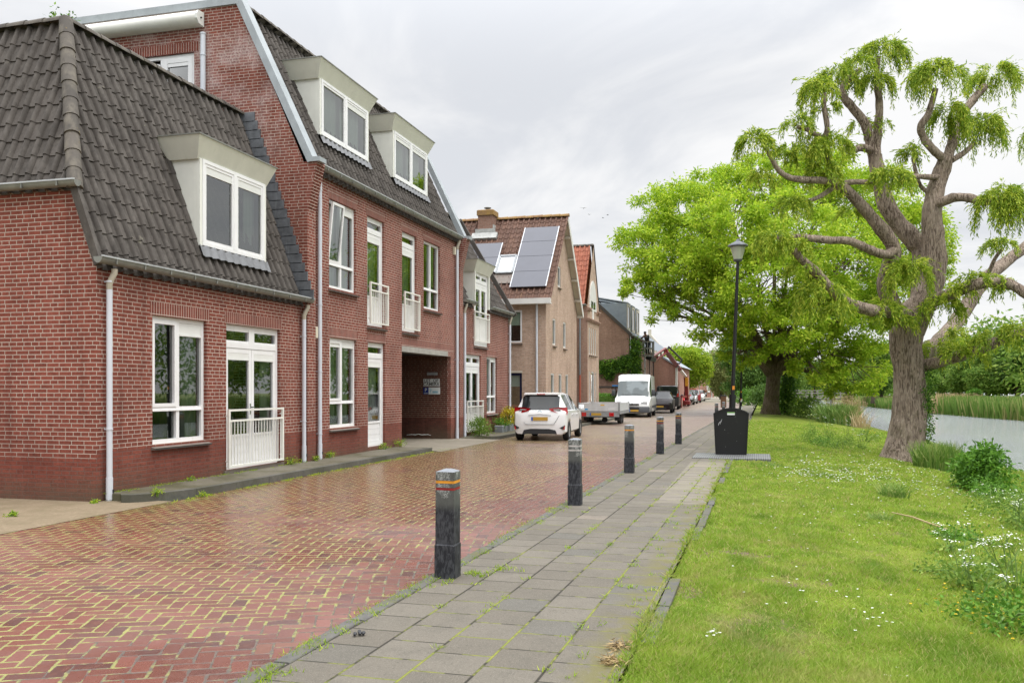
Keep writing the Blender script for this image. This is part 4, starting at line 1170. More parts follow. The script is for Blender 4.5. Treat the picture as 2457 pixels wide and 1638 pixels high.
# ================================================================ house C
HC = thing('brick_house', 'low red brick house with balcony door cutting through its eaves, beyond the gateway', 'house', (16.2, 0, 0), 0, 'red brick houses of the row')
cd_, cw, cu = (16.72, 18.42, .2, 2.76), (19.10, 20.36, .76, 2.75), (17.62, 19.06, 3.08, 4.46)
mb = MB(); wall_holes(mb, FS, 16.205, 21.95, -.05, 4.46, [cd_, cw, cu]); mb.quad((21.95, 0, -.05), (21.95, 8, -.05), (21.95, 8, 8), (21.95, 0, 4.46)); mb.build('front_wall', M['brick_red'], HC)
soldiers(HC, FS, [(16.66, 18.48, 2.765), (19.05, 20.42, 2.755)])
french_door(HC, FS, *cd_, zt=2.42, drapes=[(.55, .93, .1, .8, 'curtain')])
casement(HC, FS, *cw, zt=1.35, blinds=[(1, 1, .1)], drapes=[(.08, .92, .02, .97, 'curtain_white')])
railing(HC, FS, 16.75, 18.5, .25, 1.24, .06, 19)
V60 = (0, math.cos(R(60)), math.sin(R(60))); sl60 = math.tan(R(60))
tile_roof('roof', HC, (16.22, -.06, 4.30), X_, V60, 5.95, 4.35, holes=[lambda u, v: 1.25 < u < 2.98 and v < .5])
mb = MB(); mb.quad((16.22, .12, 4.48), (17.4, .12, 4.48), (17.4, 2.2, 8.05), (16.22, 2.2, 8.05)); mb.quad((19.3, .12, 4.48), (22.1, .12, 4.48), (22.1, 2.2, 8.05), (19.3, 2.2, 8.05)); mb.quad((17.4, .7, 5.65), (19.3, .7, 5.65), (19.3, 2.1, 8.05), (17.4, 2.1, 8.05))
mb.quad((16.22, 2.1, 8.05), (22.1, 2.1, 8.05), (22.1, 8, 8.05), (16.22, 8, 8.05)); mb.build('roof_deck', M['plastic_dark'], HC)
mb = MB(); mb.obox((22.13, -.2, 4.42), (22.13, 2.04, 8.2), .1, .16, up=(0, -1, 0)); mb.build('verge', M['tile_grey'], HC)
ridge_tiles('ridge', HC, (16.25, 2.05, 8.12), (22.15, 2.05, 8.12), .1, .36)
gutter(HC, FS, 16.25, 17.46, 4.50); gutter(HC, FS, 19.22, 22.25, 4.50)
downpipe(HC, FS, 16.42, 4.36, .09, d=-.085, bend=.05); downpipe(HC, FS, 21.84, 4.36, .09, d=-.085, bend=.05)
dm = dormer(HC, 17.50, 19.18, -.02, 4.40, 5.56, lambda z: (z - 4.48) / sl60, sl60, fascia_h=.36, over=.22, door=True)
FC = Frame((0, -.02, 0), X_, Y_)
french_door(HC, FC, 17.62, 19.06, 3.08, 5.55, d0=.0, zt=5.25, panel=1.0, transom_panes=2, grille=True, drapes=[(.1, .9, .35, .9, 'curtain_white')], name='balcony_door')
railing(HC, FS, 17.50, 19.20, 3.22, 4.24, .07, 15); sill(HC, FS, 17.58, 19.1, 3.07)

# ================================================================ house D: pale gable with solar panels
HD = thing('brick_house', 'pale brick gabled house with brown pantiles, solar panels and a chimney', 'house', (24, -.98, 0))
sD, tDn = 24.0, -.98
FN = Frame((sD, 0, 0), Y_, X_)                                   # near wall, looking down the street
n1 = on_s(1253.5, 822, sD); n2 = on_s(1218.8, 746, sD)
nw = (n1.y + .02, n1.y + 1.75, 3.50, 4.80); nd = (n1.y + .02, n1.y + 1.5, .12, 2.27)
mb = MB(); wall_holes(mb, FN, tDn, 8, -.05, 5.2, [nw, nd])
FG = Frame((0, tDn, 0), X_, Y_)
gw = [(25.22, 25.78, 3.45, 4.55), (27.3, 27.86, 3.42, 4.55), (24.9, 25.5, 1.3, 2.27), (26.4, 27.0, 1.3, 2.27), (27.8, 28.4, 1.3, 2.27)]
aw_ = (26.2, 26.75, 5.98, 6.85)
wall_holes(mb, FG, 24, 30.3, -.05, 5.2, gw)
# gable triangle with the attic window left open
ap = (27.15, 8.95)
def gz(s): return 5.2 + (8.95 - 5.2) * (1 - abs(s - 27.15) / 3.15)
us = [24, 25.2, aw_[0], aw_[1], 27.15, 28.6, 30.3]
for a, b in zip(us, us[1:]):
    if (a, b) == (aw_[0], aw_[1]):
        mb.quad(FG.p(a, 0, 5.2), FG.p(b, 0, 5.2), FG.p(b, 0, aw_[2]), FG.p(a, 0, aw_[2])); mb.quad(FG.p(a, 0, aw_[3]), FG.p(b, 0, aw_[3]), FG.p(b, 0, gz(b)), FG.p(a, 0, gz(a)))
    else: mb.quad(FG.p(a, 0, 5.2), FG.p(b, 0, 5.2), FG.p(b, 0, gz(b)), FG.p(a, 0, gz(a)))
mb.build('wall', M['brick_pale'], HD)
casement(HD, FN, *nw, mid=0, d0=.005, with_sill=True)
q = HD
m2 = MB(); FN.box(m2, nw[0] + .07, nw[1] - .07, .082, .09, 4.2, 4.75); m2.build('roller_blind', M['blind_green'], HD)
mb = MB(); frame_bars(FN, mb, *nd, .1, .05, .12); dd = mb.build('garden_door', M['door_dark_blue'], HD); pane_at(dd, FN, nd[0] + .1, nd[1] - .1, .22, 2.17, .09)
m2 = MB(); FN.box(m2, nd[0] + .1, nd[1] - .1, .098, .106, 1.72, 2.17); m2.build('roller_blind', M['blind'], dd)
m2 = MB(); FN.box(m2, nd[0] - .02, nd[1] + .02, -.01, .04, 2.272, 2.36); m2.build('lintel', M['trim_cream'], HD)
for w in gw + [aw_]: casement(HD, FG, *w, mid=0, d0=.015, white='trim_white', room=False, drapes=[(.1, .9, .05, .95, 'curtain_white')])
LD = math.hypot(27.15 - 23.70, 9.12 - 5.22); VD = Vector((27.15 - 23.70, 0, 9.12 - 5.22)).normalized(); ND = Vector((-VD.z, 0, VD.x))
tile_roof('roof', HD, (23.70, -1.26, 5.20), Y_, VD, 8.2, LD, tw=.24, th=.33, mat='tile_brown', amp=.062)
mb = MB(); mb.quad((23.80, -1.22, 5.15), (27.18, -1.22, 8.98), (27.18, 7, 8.98), (23.80, 7, 5.15)); mb.quad((30.55, -1.22, 5.20), (27.15, -1.22, 9.06), (27.15, 7, 9.06), (30.55, 7, 5.20)); mb.build('roof_deck', M['tile_brown'], HD)
ridge_tiles('ridge', HD, (27.15, -1.28, 9.12), (27.15, 7, 9.12), .12, .4, mat='ridge_brown')
mb = MB(); mb.obox((30.62, -1.24, 5.02), (27.16, -1.24, 8.98), .035, .22, up=(0, 0, 1)); mb.build('bargeboard', M['trim_white'], HD)
mb = MB(); mb.obox((30.58, -1.10, 5.02), (27.18, -1.10, 8.92), .25, .04, up=(0, 0, 1))
for f in (.02, .2, .42, .64, .86): p = Vector((30.55, -1.09, 4.98)).lerp(Vector((27.2, -1.09, 8.86)), f); mb.box(p.x - .06, p.x + .06, -1.22, -.98, p.z - .1, p.z)
mb.build('soffit', M['trim_cream'], HD)
mb = MB(); mb.box(23.62, 23.76, -1.25, 6, 5.02, 5.24); mb.box(23.76, 24.0, -1.22, 6, 5.02, 5.06); mb.build('eaves_box', M['trim_white'], HD)
downpipe(HD, FN, -.62, 5.02, .1, d=-.06, elbow=False, shoe=False)
cz = [on_s(1141, 545, 26.6).y, on_s(1191, 545, 26.6).y]
cz = [cz[0] - .16, cz[1] + .12]; mb = MB(); mb.box(26.45, 27.15, cz[1], cz[0], 7.9, 9.22); ch = mb.build('chimney', M['brick_brown'], HD)
mb = MB(); mb.bbox(26.4, 27.2, cz[1] - .05, cz[0] + .05, 9.22, 9.46, .03); mb.build('cap', M['ridge_brown'], ch)
mb = MB(); m_ = (cz[0] + cz[1]) / 2; mb.lathe([(.09, 0), (.09, .12), (.16, .13), (.16, .16), (.0, .19)], (26.8, m_, 9.45), 12); mb.build('pot', M['pot_lid'], ch)
mb = MB(); mb.box(26.40, 26.45, cz[1] - .12, cz[0] + .12, 8.2, 8.62); mb.box(26.45, 26.9, cz[1] - .04, cz[1], 8.3, 8.8); mb.obox((26.2, (cz[0] + cz[1]) / 2, 8.12), (26.44, (cz[0] + cz[1]) / 2, 8.39), 1.15, .16, up=ND); mb.build('flashing', M['flashing_pale'], ch)
def on_roof(s, t, h): return Vector((s, t, 5.20 + (s - 23.70) * VD.z / VD.x)) + ND * (h + .02)
def panel(s0, s1, t0, t1, name='solar_panel'):
    mb = MB(); v = [on_roof(s, t, h) for h in (.09, .13) for t in (t0, t1) for s in (s0, s1)]
    mb.add(v, ((0, 1, 3, 2), (4, 6, 7, 5), (0, 4, 5, 1), (2, 3, 7, 6), (0, 2, 6, 4), (1, 5, 7, 3)), 0)
    for tt in (t0, t1): mb.obox(on_roof(s0, tt, .115), on_roof(s1, tt, .115), .03, .045, up=ND, mi=1)
    mb.build(name, [M['solar'], M['solar_edge']], HD)
s0, s1 = 24.10, 26.62
for i in range(4):
    a = s0 + (s1 - s0) * i / 4; b = s0 + (s1 - s0) * (i + 1) / 4 - .012
    panel(a, b, -.98, .52)
for i in range(2): panel(24.74 + .63 * i, 24.74 + .63 * (i + 1) - .012, 1.36, 2.86)
mb = MB(); s0, s1, t0, t1 = 24.72, 25.42, .60, 1.30
for tt in (t0, t1): mb.obox(on_roof(s0, tt, .08), on_roof(s1, tt, .08), .09, .12, up=ND)
for ss2 in (s0, s1): mb.obox(on_roof(ss2, t0, .08), on_roof(ss2, t1, .08), .09, .12, up=ND)
sk = mb.build('skylight', M['galvanised'], HD)
mb = MB(); mb.quad(on_roof(s0, t0, .1), on_roof(s1, t0, .1), on_roof(s1, t1, .1), on_roof(s0, t1, .1)); mb.build('pane', M['skylight_glass'], sk)
mb = MB(); mb.quad(on_roof(s0 - .4, t0 - .05, .055), on_roof(s0, t0 - .05, .055), on_roof(s0, t1 + .05, .055), on_roof(s0 - .4, t1 + .05, .055)); mb.build('apron', M['sill_stone'], sk)

# ================================================================ house E: narrow gable, orange roof
HE = thing('brick_house', 'narrow tan brick house with steep orange tiled roof and arched gable window', 'house', (31.6, -1.26, 0))
FE = Frame((0, -1.26, 0), X_, Y_); FEn = Frame((31.6, 0, 0), Y_, X_)
e1 = [(31.98 + .56 * i, 31.98 + .56 * i + .32, 3.32, 4.62) for i in range(4)]; e0 = [(32.0, 32.3, .6, 2.48), (32.6, 33.5, .15, 2.48), (33.75, 34.1, .6, 2.48)]
mb = MB(); wall_holes(mb, FE, 31.6, 34.8, -.05, 5.7, e1 + e0); mb.add([(31.6, -1.26, 5.7), (34.8, -1.26, 5.7), (34.8, -1.26, 5.75), (33.2, -1.26, 8.78), (31.6, -1.26, 5.75)], [(0, 1, 2, 3, 4)])
mb.build('front_wall', M['brick_pale'], HE)
mb = MB(); mb.quad((31.6, -1.255, -.05), (31.6, 7, -.05), (31.6, 7, 5.7), (31.6, -1.255, 5.7)); mb.build('side_wall', M['brick_tan'], HE)
VE = Vector((1.68, 0, 3.1)).normalized()
tile_roof('roof', HE, (31.48, -1.12, 5.66), Y_, VE, 8, math.hypot(1.68, 3.1), tw=.235, th=.30, mat='tile_orange', amp=.07)
mb = MB(); mb.quad((31.58, -1.1, 5.62), (33.26, -1.1, 8.66), (33.26, 7, 8.66), (31.58, 7, 5.62)); mb.quad((34.9, -1.1, 5.66), (33.2, -1.1, 8.72), (33.2, 7, 8.72), (34.9, 7, 5.66)); mb.build('roof_deck', M['tile_orange'], HE)
ridge_tiles('ridge', HE, (33.2, -1.25, 8.78), (33.2, 7, 8.78), .1, .4, mat='ridge_grey')
mb = MB(); mb.obox((34.98, -1.22, 5.45), (33.2, -1.22, 8.82), .14, .10, up=(0, 0, 1)); mb.build('verge', M['sill_dark'], HE)
mb = MB()
for a, b in ((31.58, 32.25), (34.0, 34.85)): mb.box(a, b, -1.33, -1.20, 5.42, 5.5); mb.box(a, b, -1.37, -1.20, 5.5, 5.57)
mb.box(31.56, 34.84, -1.33, -1.20, 4.92, 4.99); mb.box(31.55, 34.85, -1.37, -1.2, 4.99, 5.05); mb.build('cornice', M['brick_tan'], HE)
mb = MB(); c, w = 33.0, .95; pts = [(c - w, 5.5)]
for i in range(9): a = R(180) * (1 - i / 8); pts.append((c + math.cos(a) * w * (1 - .0 * i), 5.75 + math.sin(a) * 1.25))
pts += [(c + w, 5.5), (c + .2, 5.5), (c + .2, 5.0), (c - .2, 5.0), (c - .2, 5.5)]
mb.prism([(x, -1.29, z) for x, z in pts], (0, .06, 0)); aw2 = mb.build('arched_window', M['trim_white'], HE)
for a, b in ((c - .60, c - .06), (c + .06, c + .60)): pane_at(aw2, FE, a, b, 5.60, 5.95, -.036)
for w in e1: casement(HE, FE, *w, mid=0, d0=.02, white='trim_white', room=False, drapes=[(.1, .9, .05, .95, 'curtain_white')])
for i, w in enumerate(e0): casement(HE, FE, *w, mid=0, d0=.02, white='trim_white', room=False, with_sill=False, name='window' if i != 1 else 'door', drapes=[(.08, .92, .0, .95, 'curtain_white')])
downpipe(HE, FEn, -.90, 5.6, 2.3, d=-.06, elbow=False, shoe=False, mat='pipe_steel'); m2 = MB(); m2.tube([(31.55, -.90, .1), (31.55, -.90, 2.35)], .045, 10); m2.build('drain_sleeve', M['pipe_orange'], HE, smooth=True)
gutter(HE, FEn, -1.22, 6, 5.70)

# ================================================================ house F and the terrace beyond it
sF, tF = 50.0, -.72
HF = thing('brick_house', 'brown brick house with big blank gable, slate roof and zinc dormers, beyond the orange roof', 'house', (sF, tF, 0))
pF = on_s(1509, 802, sF); zF = pF.z
FF = Frame((0, tF, 0), X_, Y_)
fw_ = [(51.3, 52.1, 3.0, 4.5), (53.2, 53.6, 3.0, 4.5), (54.4, 54.8, 3.0, 4.5), (55.8, 56.4, 2.9, 4.5), (51.3, 52.3, .8, 2.3), (53.4, 54.3, .1, 2.3), (55.5, 56.4, .8, 2.3)]
mb = MB(); mb.add([(sF, tF, -.05), (sF, 9, -.05), (sF, 9, zF), (sF, 4.1, zF + 4.5), (sF, tF, zF)], [(0, 1, 2, 3, 4)]); wall_holes(mb, FF, sF, 58, -.05, zF, fw_); mb.build('wall', M['brick_brown'], HF)
for w in fw_: casement(HF, FF, *w, mid=0, d0=.05, white='trim_white', room=False, drapes=[(.1, .9, .0, .9, 'curtain_white')], with_sill=w[2] > .5)
mb = MB(); mb.quad((sF - .1, tF - .2, zF - .1), (58, tF - .2, zF - .1), (58, 4.1, zF + 4.6), (sF - .1, 4.1, zF + 4.6)); mb.quad((sF - .1, 9.2, zF - .1), (58, 9.2, zF - .1), (58, 4.1, zF + 4.6), (sF - .1, 4.1, zF + 4.6)); mb.build('roof', M['tile_slate'], HF)
mb = MB(); mb.obox((sF - .1, tF - .2, zF - .08), (sF - .1, 4.1, zF + 4.62), .12, .2, up=(0, 0, 1)); mb.build('verge', M['sill_dark'], HF)
gutter(HF, FF, sF - .1, 58, zF - .02); downpipe(HF, FF, sF + .12, zF - .1, .1, d=-.08, elbow=False, shoe=False)
for i, a in enumerate((51.0, 53.5, 56.0)):
    mb = MB(); mb.box(a, a + 1.55, -.42, 2.0, zF + .35, zF + 2.25); mb.prism([(a - .02, -.48, zF + 2.25), (a + 1.57, -.48, zF + 2.25), (a + 1.57, 2.4, zF + 2.8), (a - .02, 2.4, zF + 2.8)], (0, 0, .06), 1)
    dz = mb.build('dormer', [M['slate_panel'], M['zinc_roof']], HF)
    m2 = MB(); Fd = Frame((0, -.46, 0), X_, Y_); frame_bars(Fd, m2, a, a + 1.55, zF + .35, zF + 2.22, .2, -.01, .03); m2.build('window_frame', M['trim_cream'], dz); pane_at(dz, Fd, a + .2, a + 1.35, zF + .55, zF + 2.0, .02, 'car_glass')
HF2 = thing('brick_house', 'flat-fronted brown brick house with tall narrow windows under a cream cornice', 'house', (58.05, -.7, 0))
FF2 = Frame((0, -.70, 0), X_, Y_)
f2 = [(58.5 + .95 * i, 58.5 + .95 * i + .5, 2.7, 4.1) for i in range(7)] + [(58.6, 59.8, .2, 2.2), (61, 62, .2, 2.2), (63.2, 64.4, .2, 2.2)]
mb = MB(); wall_holes(mb, FF2, 58.05, 65.4, -.05, 4.55, f2); mb.build('wall', M['brick_brown'], HF2)
for w in f2: casement(HF2, FF2, *w, mid=0, d0=.05, white='trim_white', room=False, with_sill=w[2] > 1, drapes=[(.1, .9, .2, .9, 'curtain')])
mb = MB(); mb.box(58.05, 65.5, -1.0, -.6, 4.55, 4.8); mb.build('cornice', M['trim_cream'], HF2)
mb = MB(); mb.quad((58.05, -1.0, 4.82), (65.5, -1.0, 4.82), (65.5, 4, 5.0), (58.05, 4, 5.0)); mb.build('roof', M['tile_slate'], HF2)
downpipe(HF2, FF2, 58.2, 4.5, .1, d=-.1, elbow=False, shoe=False); downpipe(HF2, FF2, 61.6, 4.5, .1, d=-.1, elbow=False, shoe=False, mat='plastic_dark'); downpipe(HF2, FF2, 64.2, 4.5, .1, d=-.1, elbow=False, shoe=False, mat='plastic_dark')
sG = 66.0; g0, g1 = on_s(1591, 856, sG), on_s(1621, 877, sG)
HG = thing('brick_house', 'brick house jutting out into the street with a lean-to roof and white corner post', 'house', (sG, g1.y, 0))
mb = MB(); mb.add([(sG, g1.y, -.05), (sG, g0.y + 3, -.05), (sG, g0.y + 3, g0.z + .1), (sG, g0.y, g0.z), (sG, g1.y, g1.z)], [(0, 1, 2, 3, 4)]); mb.quad((sG, g1.y, -.05), (82, g1.y, -.05), (82, g1.y, g1.z), (sG, g1.y, g1.z)); mb.build('wall', M['brick_far'], HG)
mb = MB(); mb.quad((sG - .15, g1.y - .3, g1.z - .05), (82, g1.y - .3, g1.z - .05), (82, g0.y, g0.z + .05), (sG - .15, g0.y, g0.z + .05)); mb.quad((sG - .15, g1.y - .3, g1.z - .2), (sG - .15, g1.y - .3, g1.z - .05), (sG - .15, g0.y, g0.z + .05), (sG - .15, g0.y, g0.z - .12)); mb.quad((sG - .15, g0.y, g0.z + .05), (82, g0.y, g0.z + .05), (82, g0.y + 3, g0.z + .15), (sG - .15, g0.y + 3, g0.z + .15)); mb.build('roof', M['slate_panel'], HG)
mb = MB(); mb.box(sG - .05, sG + .3, g1.y - .16, g1.y + .02, -.05, g1.z - .1); mb.build('corner_post', M['trim_white'], HG)
HH = thing('house', 'distant white-fronted house with grey slate roof showing above the terrace', 'house', at(1588, 845, 112).to_tuple()[:2] + (0,))
a, b = at(1560, 845, 110), at(1611, 845, 118); dvec = (b - a).normalized(); back = Vector((-dvec.y, dvec.x, 0)) * -1
if back.dot(DIRV) < 0: back = -back
mb = MB(); mb.prism([(a.x, a.y, 0), (b.x, b.y, 0), (b.x + back.x * 6, b.y + back.y * 6, 0), (a.x + back.x * 6, a.y + back.y * 6, 0)], (0, 0, 6.4)); mb.build('wall', M['trim_white'], HH)
mb = MB(); mb.add([(a.x, a.y, 6.4), (b.x, b.y, 6.4), (b.x + back.x * 3, b.y + back.y * 3, 8.6), (a.x + back.x * 3, a.y + back.y * 3, 8.6), (b.x + back.x * 6, b.y + back.y * 6, 6.4), (a.x + back.x * 6, a.y + back.y * 6, 6.4)], [(0, 1, 2, 3), (3, 2, 4, 5), (1, 4, 2), (0, 3, 5)]); mb.build('roof', M['tile_slate'], HH)
mb = MB(); mb.obox((b.x, b.y, 5.6), (b.x + back.x * 3, b.y + back.y * 3, 8.9), .3, .3); mb.box(b.x + back.x * 3 - .2, b.x + back.x * 3 + .2, b.y + back.y * 3 - .2, b.y + back.y * 3 + .2, 8.6, 9.6); mb.build('gable_edge', M['trim_cream'], HH)
hp = at(1680, 957, 172)
HI = thing('house', 'distant pink brick house with one white window closing the street', 'house', (hp.x, hp.y, 0))
c0, c1 = at(1640, 957, 172), at(1713, 957, 172)
mb = MB(); mb.prism([(c0.x, c0.y, -.1), (c1.x, c1.y, -.1), (c1.x + 8, c1.y + 3, -.1), (c0.x + 8, c0.y + 3, -.1)], (0, 0, 5.6)); mb.build('wall', M['brick_far'], HI)
mb = MB(); dv2 = (c1 - c0); e0_ = Vector((c0.x, c0.y, 5.5)); e1_ = Vector((c1.x, c1.y, 5.5)); mb.add([e0_, e1_, e1_ + Vector((8, 3, 0)), e0_ + Vector((8, 3, 0)), e0_ + Vector((4, 1.5, 2.6)), e1_ + Vector((4, 1.5, 2.6))], [(0, 1, 5, 4), (3, 4, 5, 2), (0, 4, 3), (1, 2, 5)]); mb.build('roof', M['tile_brown'], HI)
w0 = c0.lerp(c1, .76); w1 = c0.lerp(c1, .87); nn = Vector((-DIRV.x, -DIRV.y, 0)) * .06
mb = MB(); mb.prism([(w0.x + nn.x, w0.y + nn.y, .95), (w1.x + nn.x, w1.y + nn.y, .95), (w1.x + nn.x, w1.y + nn.y, 2.6), (w0.x + nn.x, w0.y + nn.y, 2.6)], nn * .8); mb.build('window', M['trim_white'], HI)

# ---------------------------------------------------------------- writing
def lettering(text, size, thick=0.002):
    c = bpy.data.curves.new('txt', 'FONT'); c.body = text; c.size = size; c.offset = size * .006; c.align_x = 'CENTER'; c.align_y = 'CENTER'; c.extrude = thick
    o = bpy.data.objects.new('txt', c); COL.objects.link(o)
    bpy.context.view_layer.update()
    me = bpy.data.meshes.new_from_object(o.evaluated_get(bpy.context.evaluated_depsgraph_get()))
    bpy.data.objects.remove(o)
    return me
def put_text(parent, text, size, mat, loc, rot, name='lettering', sx=1.0):
    me = lettering(text, size); me.materials.clear(); me.materials.append(M[mat])
    o = link_mesh(name, me, parent); o.location = loc; o.rotation_euler = rot; o.scale = (sx, 1, 1); return o
RS = (R(90), 0, R(-90))                                          # text on a wall facing back down the street

def wall_sign(name, label, cat, px0, py0, px1, py1, mat, s=15.31):
    a, b = on_s(px0, py0, s), on_s(px1, py1, s); c = (a + b) / 2
    t = thing(name, label, cat, (s - .015, c.y, c.z)); w, h = abs(a.y - b.y), abs(a.z - b.z)
    mb = MB(True); mb.bbox(-.012, .012, -w / 2, w / 2, -h / 2, h / 2, .004); mb.build('panel', M[mat], t); return t, w, h
t, w, h = wall_sign('warning_sign', 'pale wall sign reading LET OP CAMERA inside the gateway', 'sign', 1016.5, 908.5, 1055, 926, 'sign_white')
put_text(t, 'LET  OP', h * .54, 'sign_ink', (-.016, 0, h * .24), RS, sx=1.1); put_text(t, 'CAMERA', h * .54, 'sign_ink', (-.016, 0, -h * .25), RS, sx=1.1)
mb = MB(True); mb.box(-.016, -.012, -w / 2, w / 2, -.006, .006); mb.build('divider', M['sign_ink'], t)
t, w, h = wall_sign('parking_sign', 'blue and white parking sign with a big P below the camera sign', 'sign', 1016.5, 929, 1056, 945.5, 'sign_white')
mb = MB(True); mb.box(-.018, -.011, w / 2 - w * .32, w / 2 + .001, -h / 2, h / 2); mb.build('blue_field', M['sign_blue'], t)
put_text(t, 'P', h * .72, 'sign_white', (-.021, w * .34, h * .10), RS)
mb = MB(True); mb.box(-.022, -.018, w * .34 - .06, w * .34 + .06, -h * .40, -h * .33); mb.build('arrow_bar', M['sign_white'], t)
mb = MB(True)
mb.tube([(-.017, w * .10, h * .32), (-.017, w * .04, h * .05), (-.017, w * .06, -h * .3)], .008, 5); mb.tube([(-.017, w * .13, -h * .1), (-.017, w * .05, h * .02), (-.017, -w * .03, h * .18)], .006, 5)
for k in range(2): mb.box(-.016, -.012, -w * .38 + .0, -w * .06, -h * (.10 + .14 * k) - .012, -h * (.10 + .14 * k) + .01)
mb.build('emblem', M['logo_teal'], t)
t, w, h = wall_sign('number_plate', 'small grey weathered plate above the camera sign', 'sign', 1025, 893, 1050, 900, 'galvanised')

# ---------------------------------------------------------------- bollards
def bollard(bands, label, loc, rz=0.0, tilt=(0, 0)):
    t = thing('bollard', label, 'bollard', loc, rz, 'black plastic bollards along the footpath')
    t.rotation_euler = (tilt[0], tilt[1], rz)
    mb = MB(True); w = .092
    mb.bbox(-w, w, -w, w, -.06, .30, .012); w2 = .083
    zs = [.29, .70, .715, .735, .75, .80, .925]
    gro = {'o': (.815, .842), 'r': (.757, .782)}
    cuts = sorted(gro[k] for k, _ in bands); z = .29
    for (a, b) in cuts:
        mb.box(-w2, w2, -w2, w2, z, a); mb.box(-w2 + .006, w2 - .006, -w2 + .006, w2 - .006, a, b); z = b
    mb.box(-w2, w2, -w2, w2, z, .915)
    post = mb.build('post', M['bollard'], t)
    mb = MB(True); mb.add([(-w2, -w2, .915), (w2, -w2, .915), (w2, w2, .915), (-w2, w2, .915), (-.03, -.03, .935), (.03, -.03, .935), (.03, .03, .935), (-.03, .03, .935)], [(0, 1, 5, 4), (1, 2, 6, 5), (2, 3, 7, 6), (3, 0, 4, 7), (4, 5, 6, 7)]); mb.build('cap', M['bollard_top'], t)
    for k, mt in bands:
        a, b = gro[k]; mb = MB(True); q = w2 - .002; mb.box(-q, q, -q, q, a + .002, b - .002); mb.build('band', M[mt], t)
    return t
def gpt(px, py): p = gp(px, py); return (p.x, p.y, 0.0)
O_, R_ = ('o', 'band_orange'), ('r', 'band_red')
bollard([O_, R_], 'nearest black bollard with orange and red bands, beside the road edge', gpt(1074, 1384), .0, (R(.5), R(-.6)))
bollard([('o', 'band_white'), ('r', 'band_white')], 'second bollard from the camera, with two worn whitish grooves', gpt(1380, 1211), .03)
bollard([O_], 'third bollard from the camera, with a single orange band', gpt(1510, 1134), 0, (0, R(.8)))
bollard([O_, R_], 'fourth bollard from the camera, pale streaked with orange and red bands', gpt(1584, 1089), .02)
bollard([O_, R_], 'fifth bollard from the camera, dark with orange and red bands, left of the black container', gpt(1628, 1065), 0)
bollard([R_], 'bollard just behind the left edge of the black container', (33.6, -7.25, 0))
bollard([R_], 'distant bollard beyond the black container, beside the bend of the road', (38.4, -7.42, 0))

# ---------------------------------------------------------------- underground waste container on its deck
bc = gp(1754, 1093)
bt = thing('waste_container', 'black arched-top waste container with pale specks standing on a metal deck', 'waste bin', (bc.x + .24, bc.y, .03))
mb = MB(True); n = 12
def contour(grow):
    pts = [(-.355 - grow, 0), (.355 + grow, 0), (.405 + grow, 1.0)]
    for i in range(1, n): a = i / n; y = .405 - .81 * a; pts.append((y * (1 + grow * 2), 1.0 + .115 * math.sin(math.pi * a) + grow))
    pts.append((-.405 - grow, 1.0)); return pts
mb.prism([(-.25, y, z) for y, z in contour(0)], (.5, 0, 0)); mb.build('body', M['container_black'], bt, smooth=True, sharp=40)
for x in (-.275, .25):
    mb = MB(True); o_, i_ = contour(.012), contour(-.012)
    for k in range(len(o_)):
        m_ = (k + 1) % len(o_); mb.quad((x, *o_[k]), (x, *o_[m_]), (x, *i_[m_]), (x, *i_[k])); mb.quad((x + .025, *o_[k]), (x + .025, *o_[m_]), (x + .025, *i_[m_]), (x + .025, *i_[k])); mb.quad((x, *o_[k]), (x, *o_[m_]), (x + .025, *o_[m_]), (x + .025, *o_[k]))
    mb.build('rim', M['black_paint'], bt)
mb = MB(True); mb.box(-.262, -.25, -.09, .09, .96, 1.03, 0); mb.box(-.2635, -.262, -.09, .09, 1.005, 1.03, 1); mb.build('label_plate', [M['sticker_white'], M['sticker_green']], bt)
mb = MB(True)
for (y0, z0, y1, z1) in ((.30, .70, .27, .78), (.26, .73, .21, .86), (.29, .75, .25, .80)): mb.tube([(-.252, y0, z0), (-.252, (y0 + y1) / 2 + .005, (z0 + z1) / 2), (-.252, y1, z1)], [.002, .005, .002], 5)
mb.build('scratch', M['sticker_white'], bt)
pl = gp(1660, 1099); pr_ = gp(1850, 1103); 
dk = MB(); dk.bbox(pl.x - .05, pl.x + 1.5, pr_.y, pl.y, -.05, .03, .01); tag(dk.build('metal_deck', M['deck_plate']), 'ribbed grey metal deck set in the path under the black container', 'metal deck')

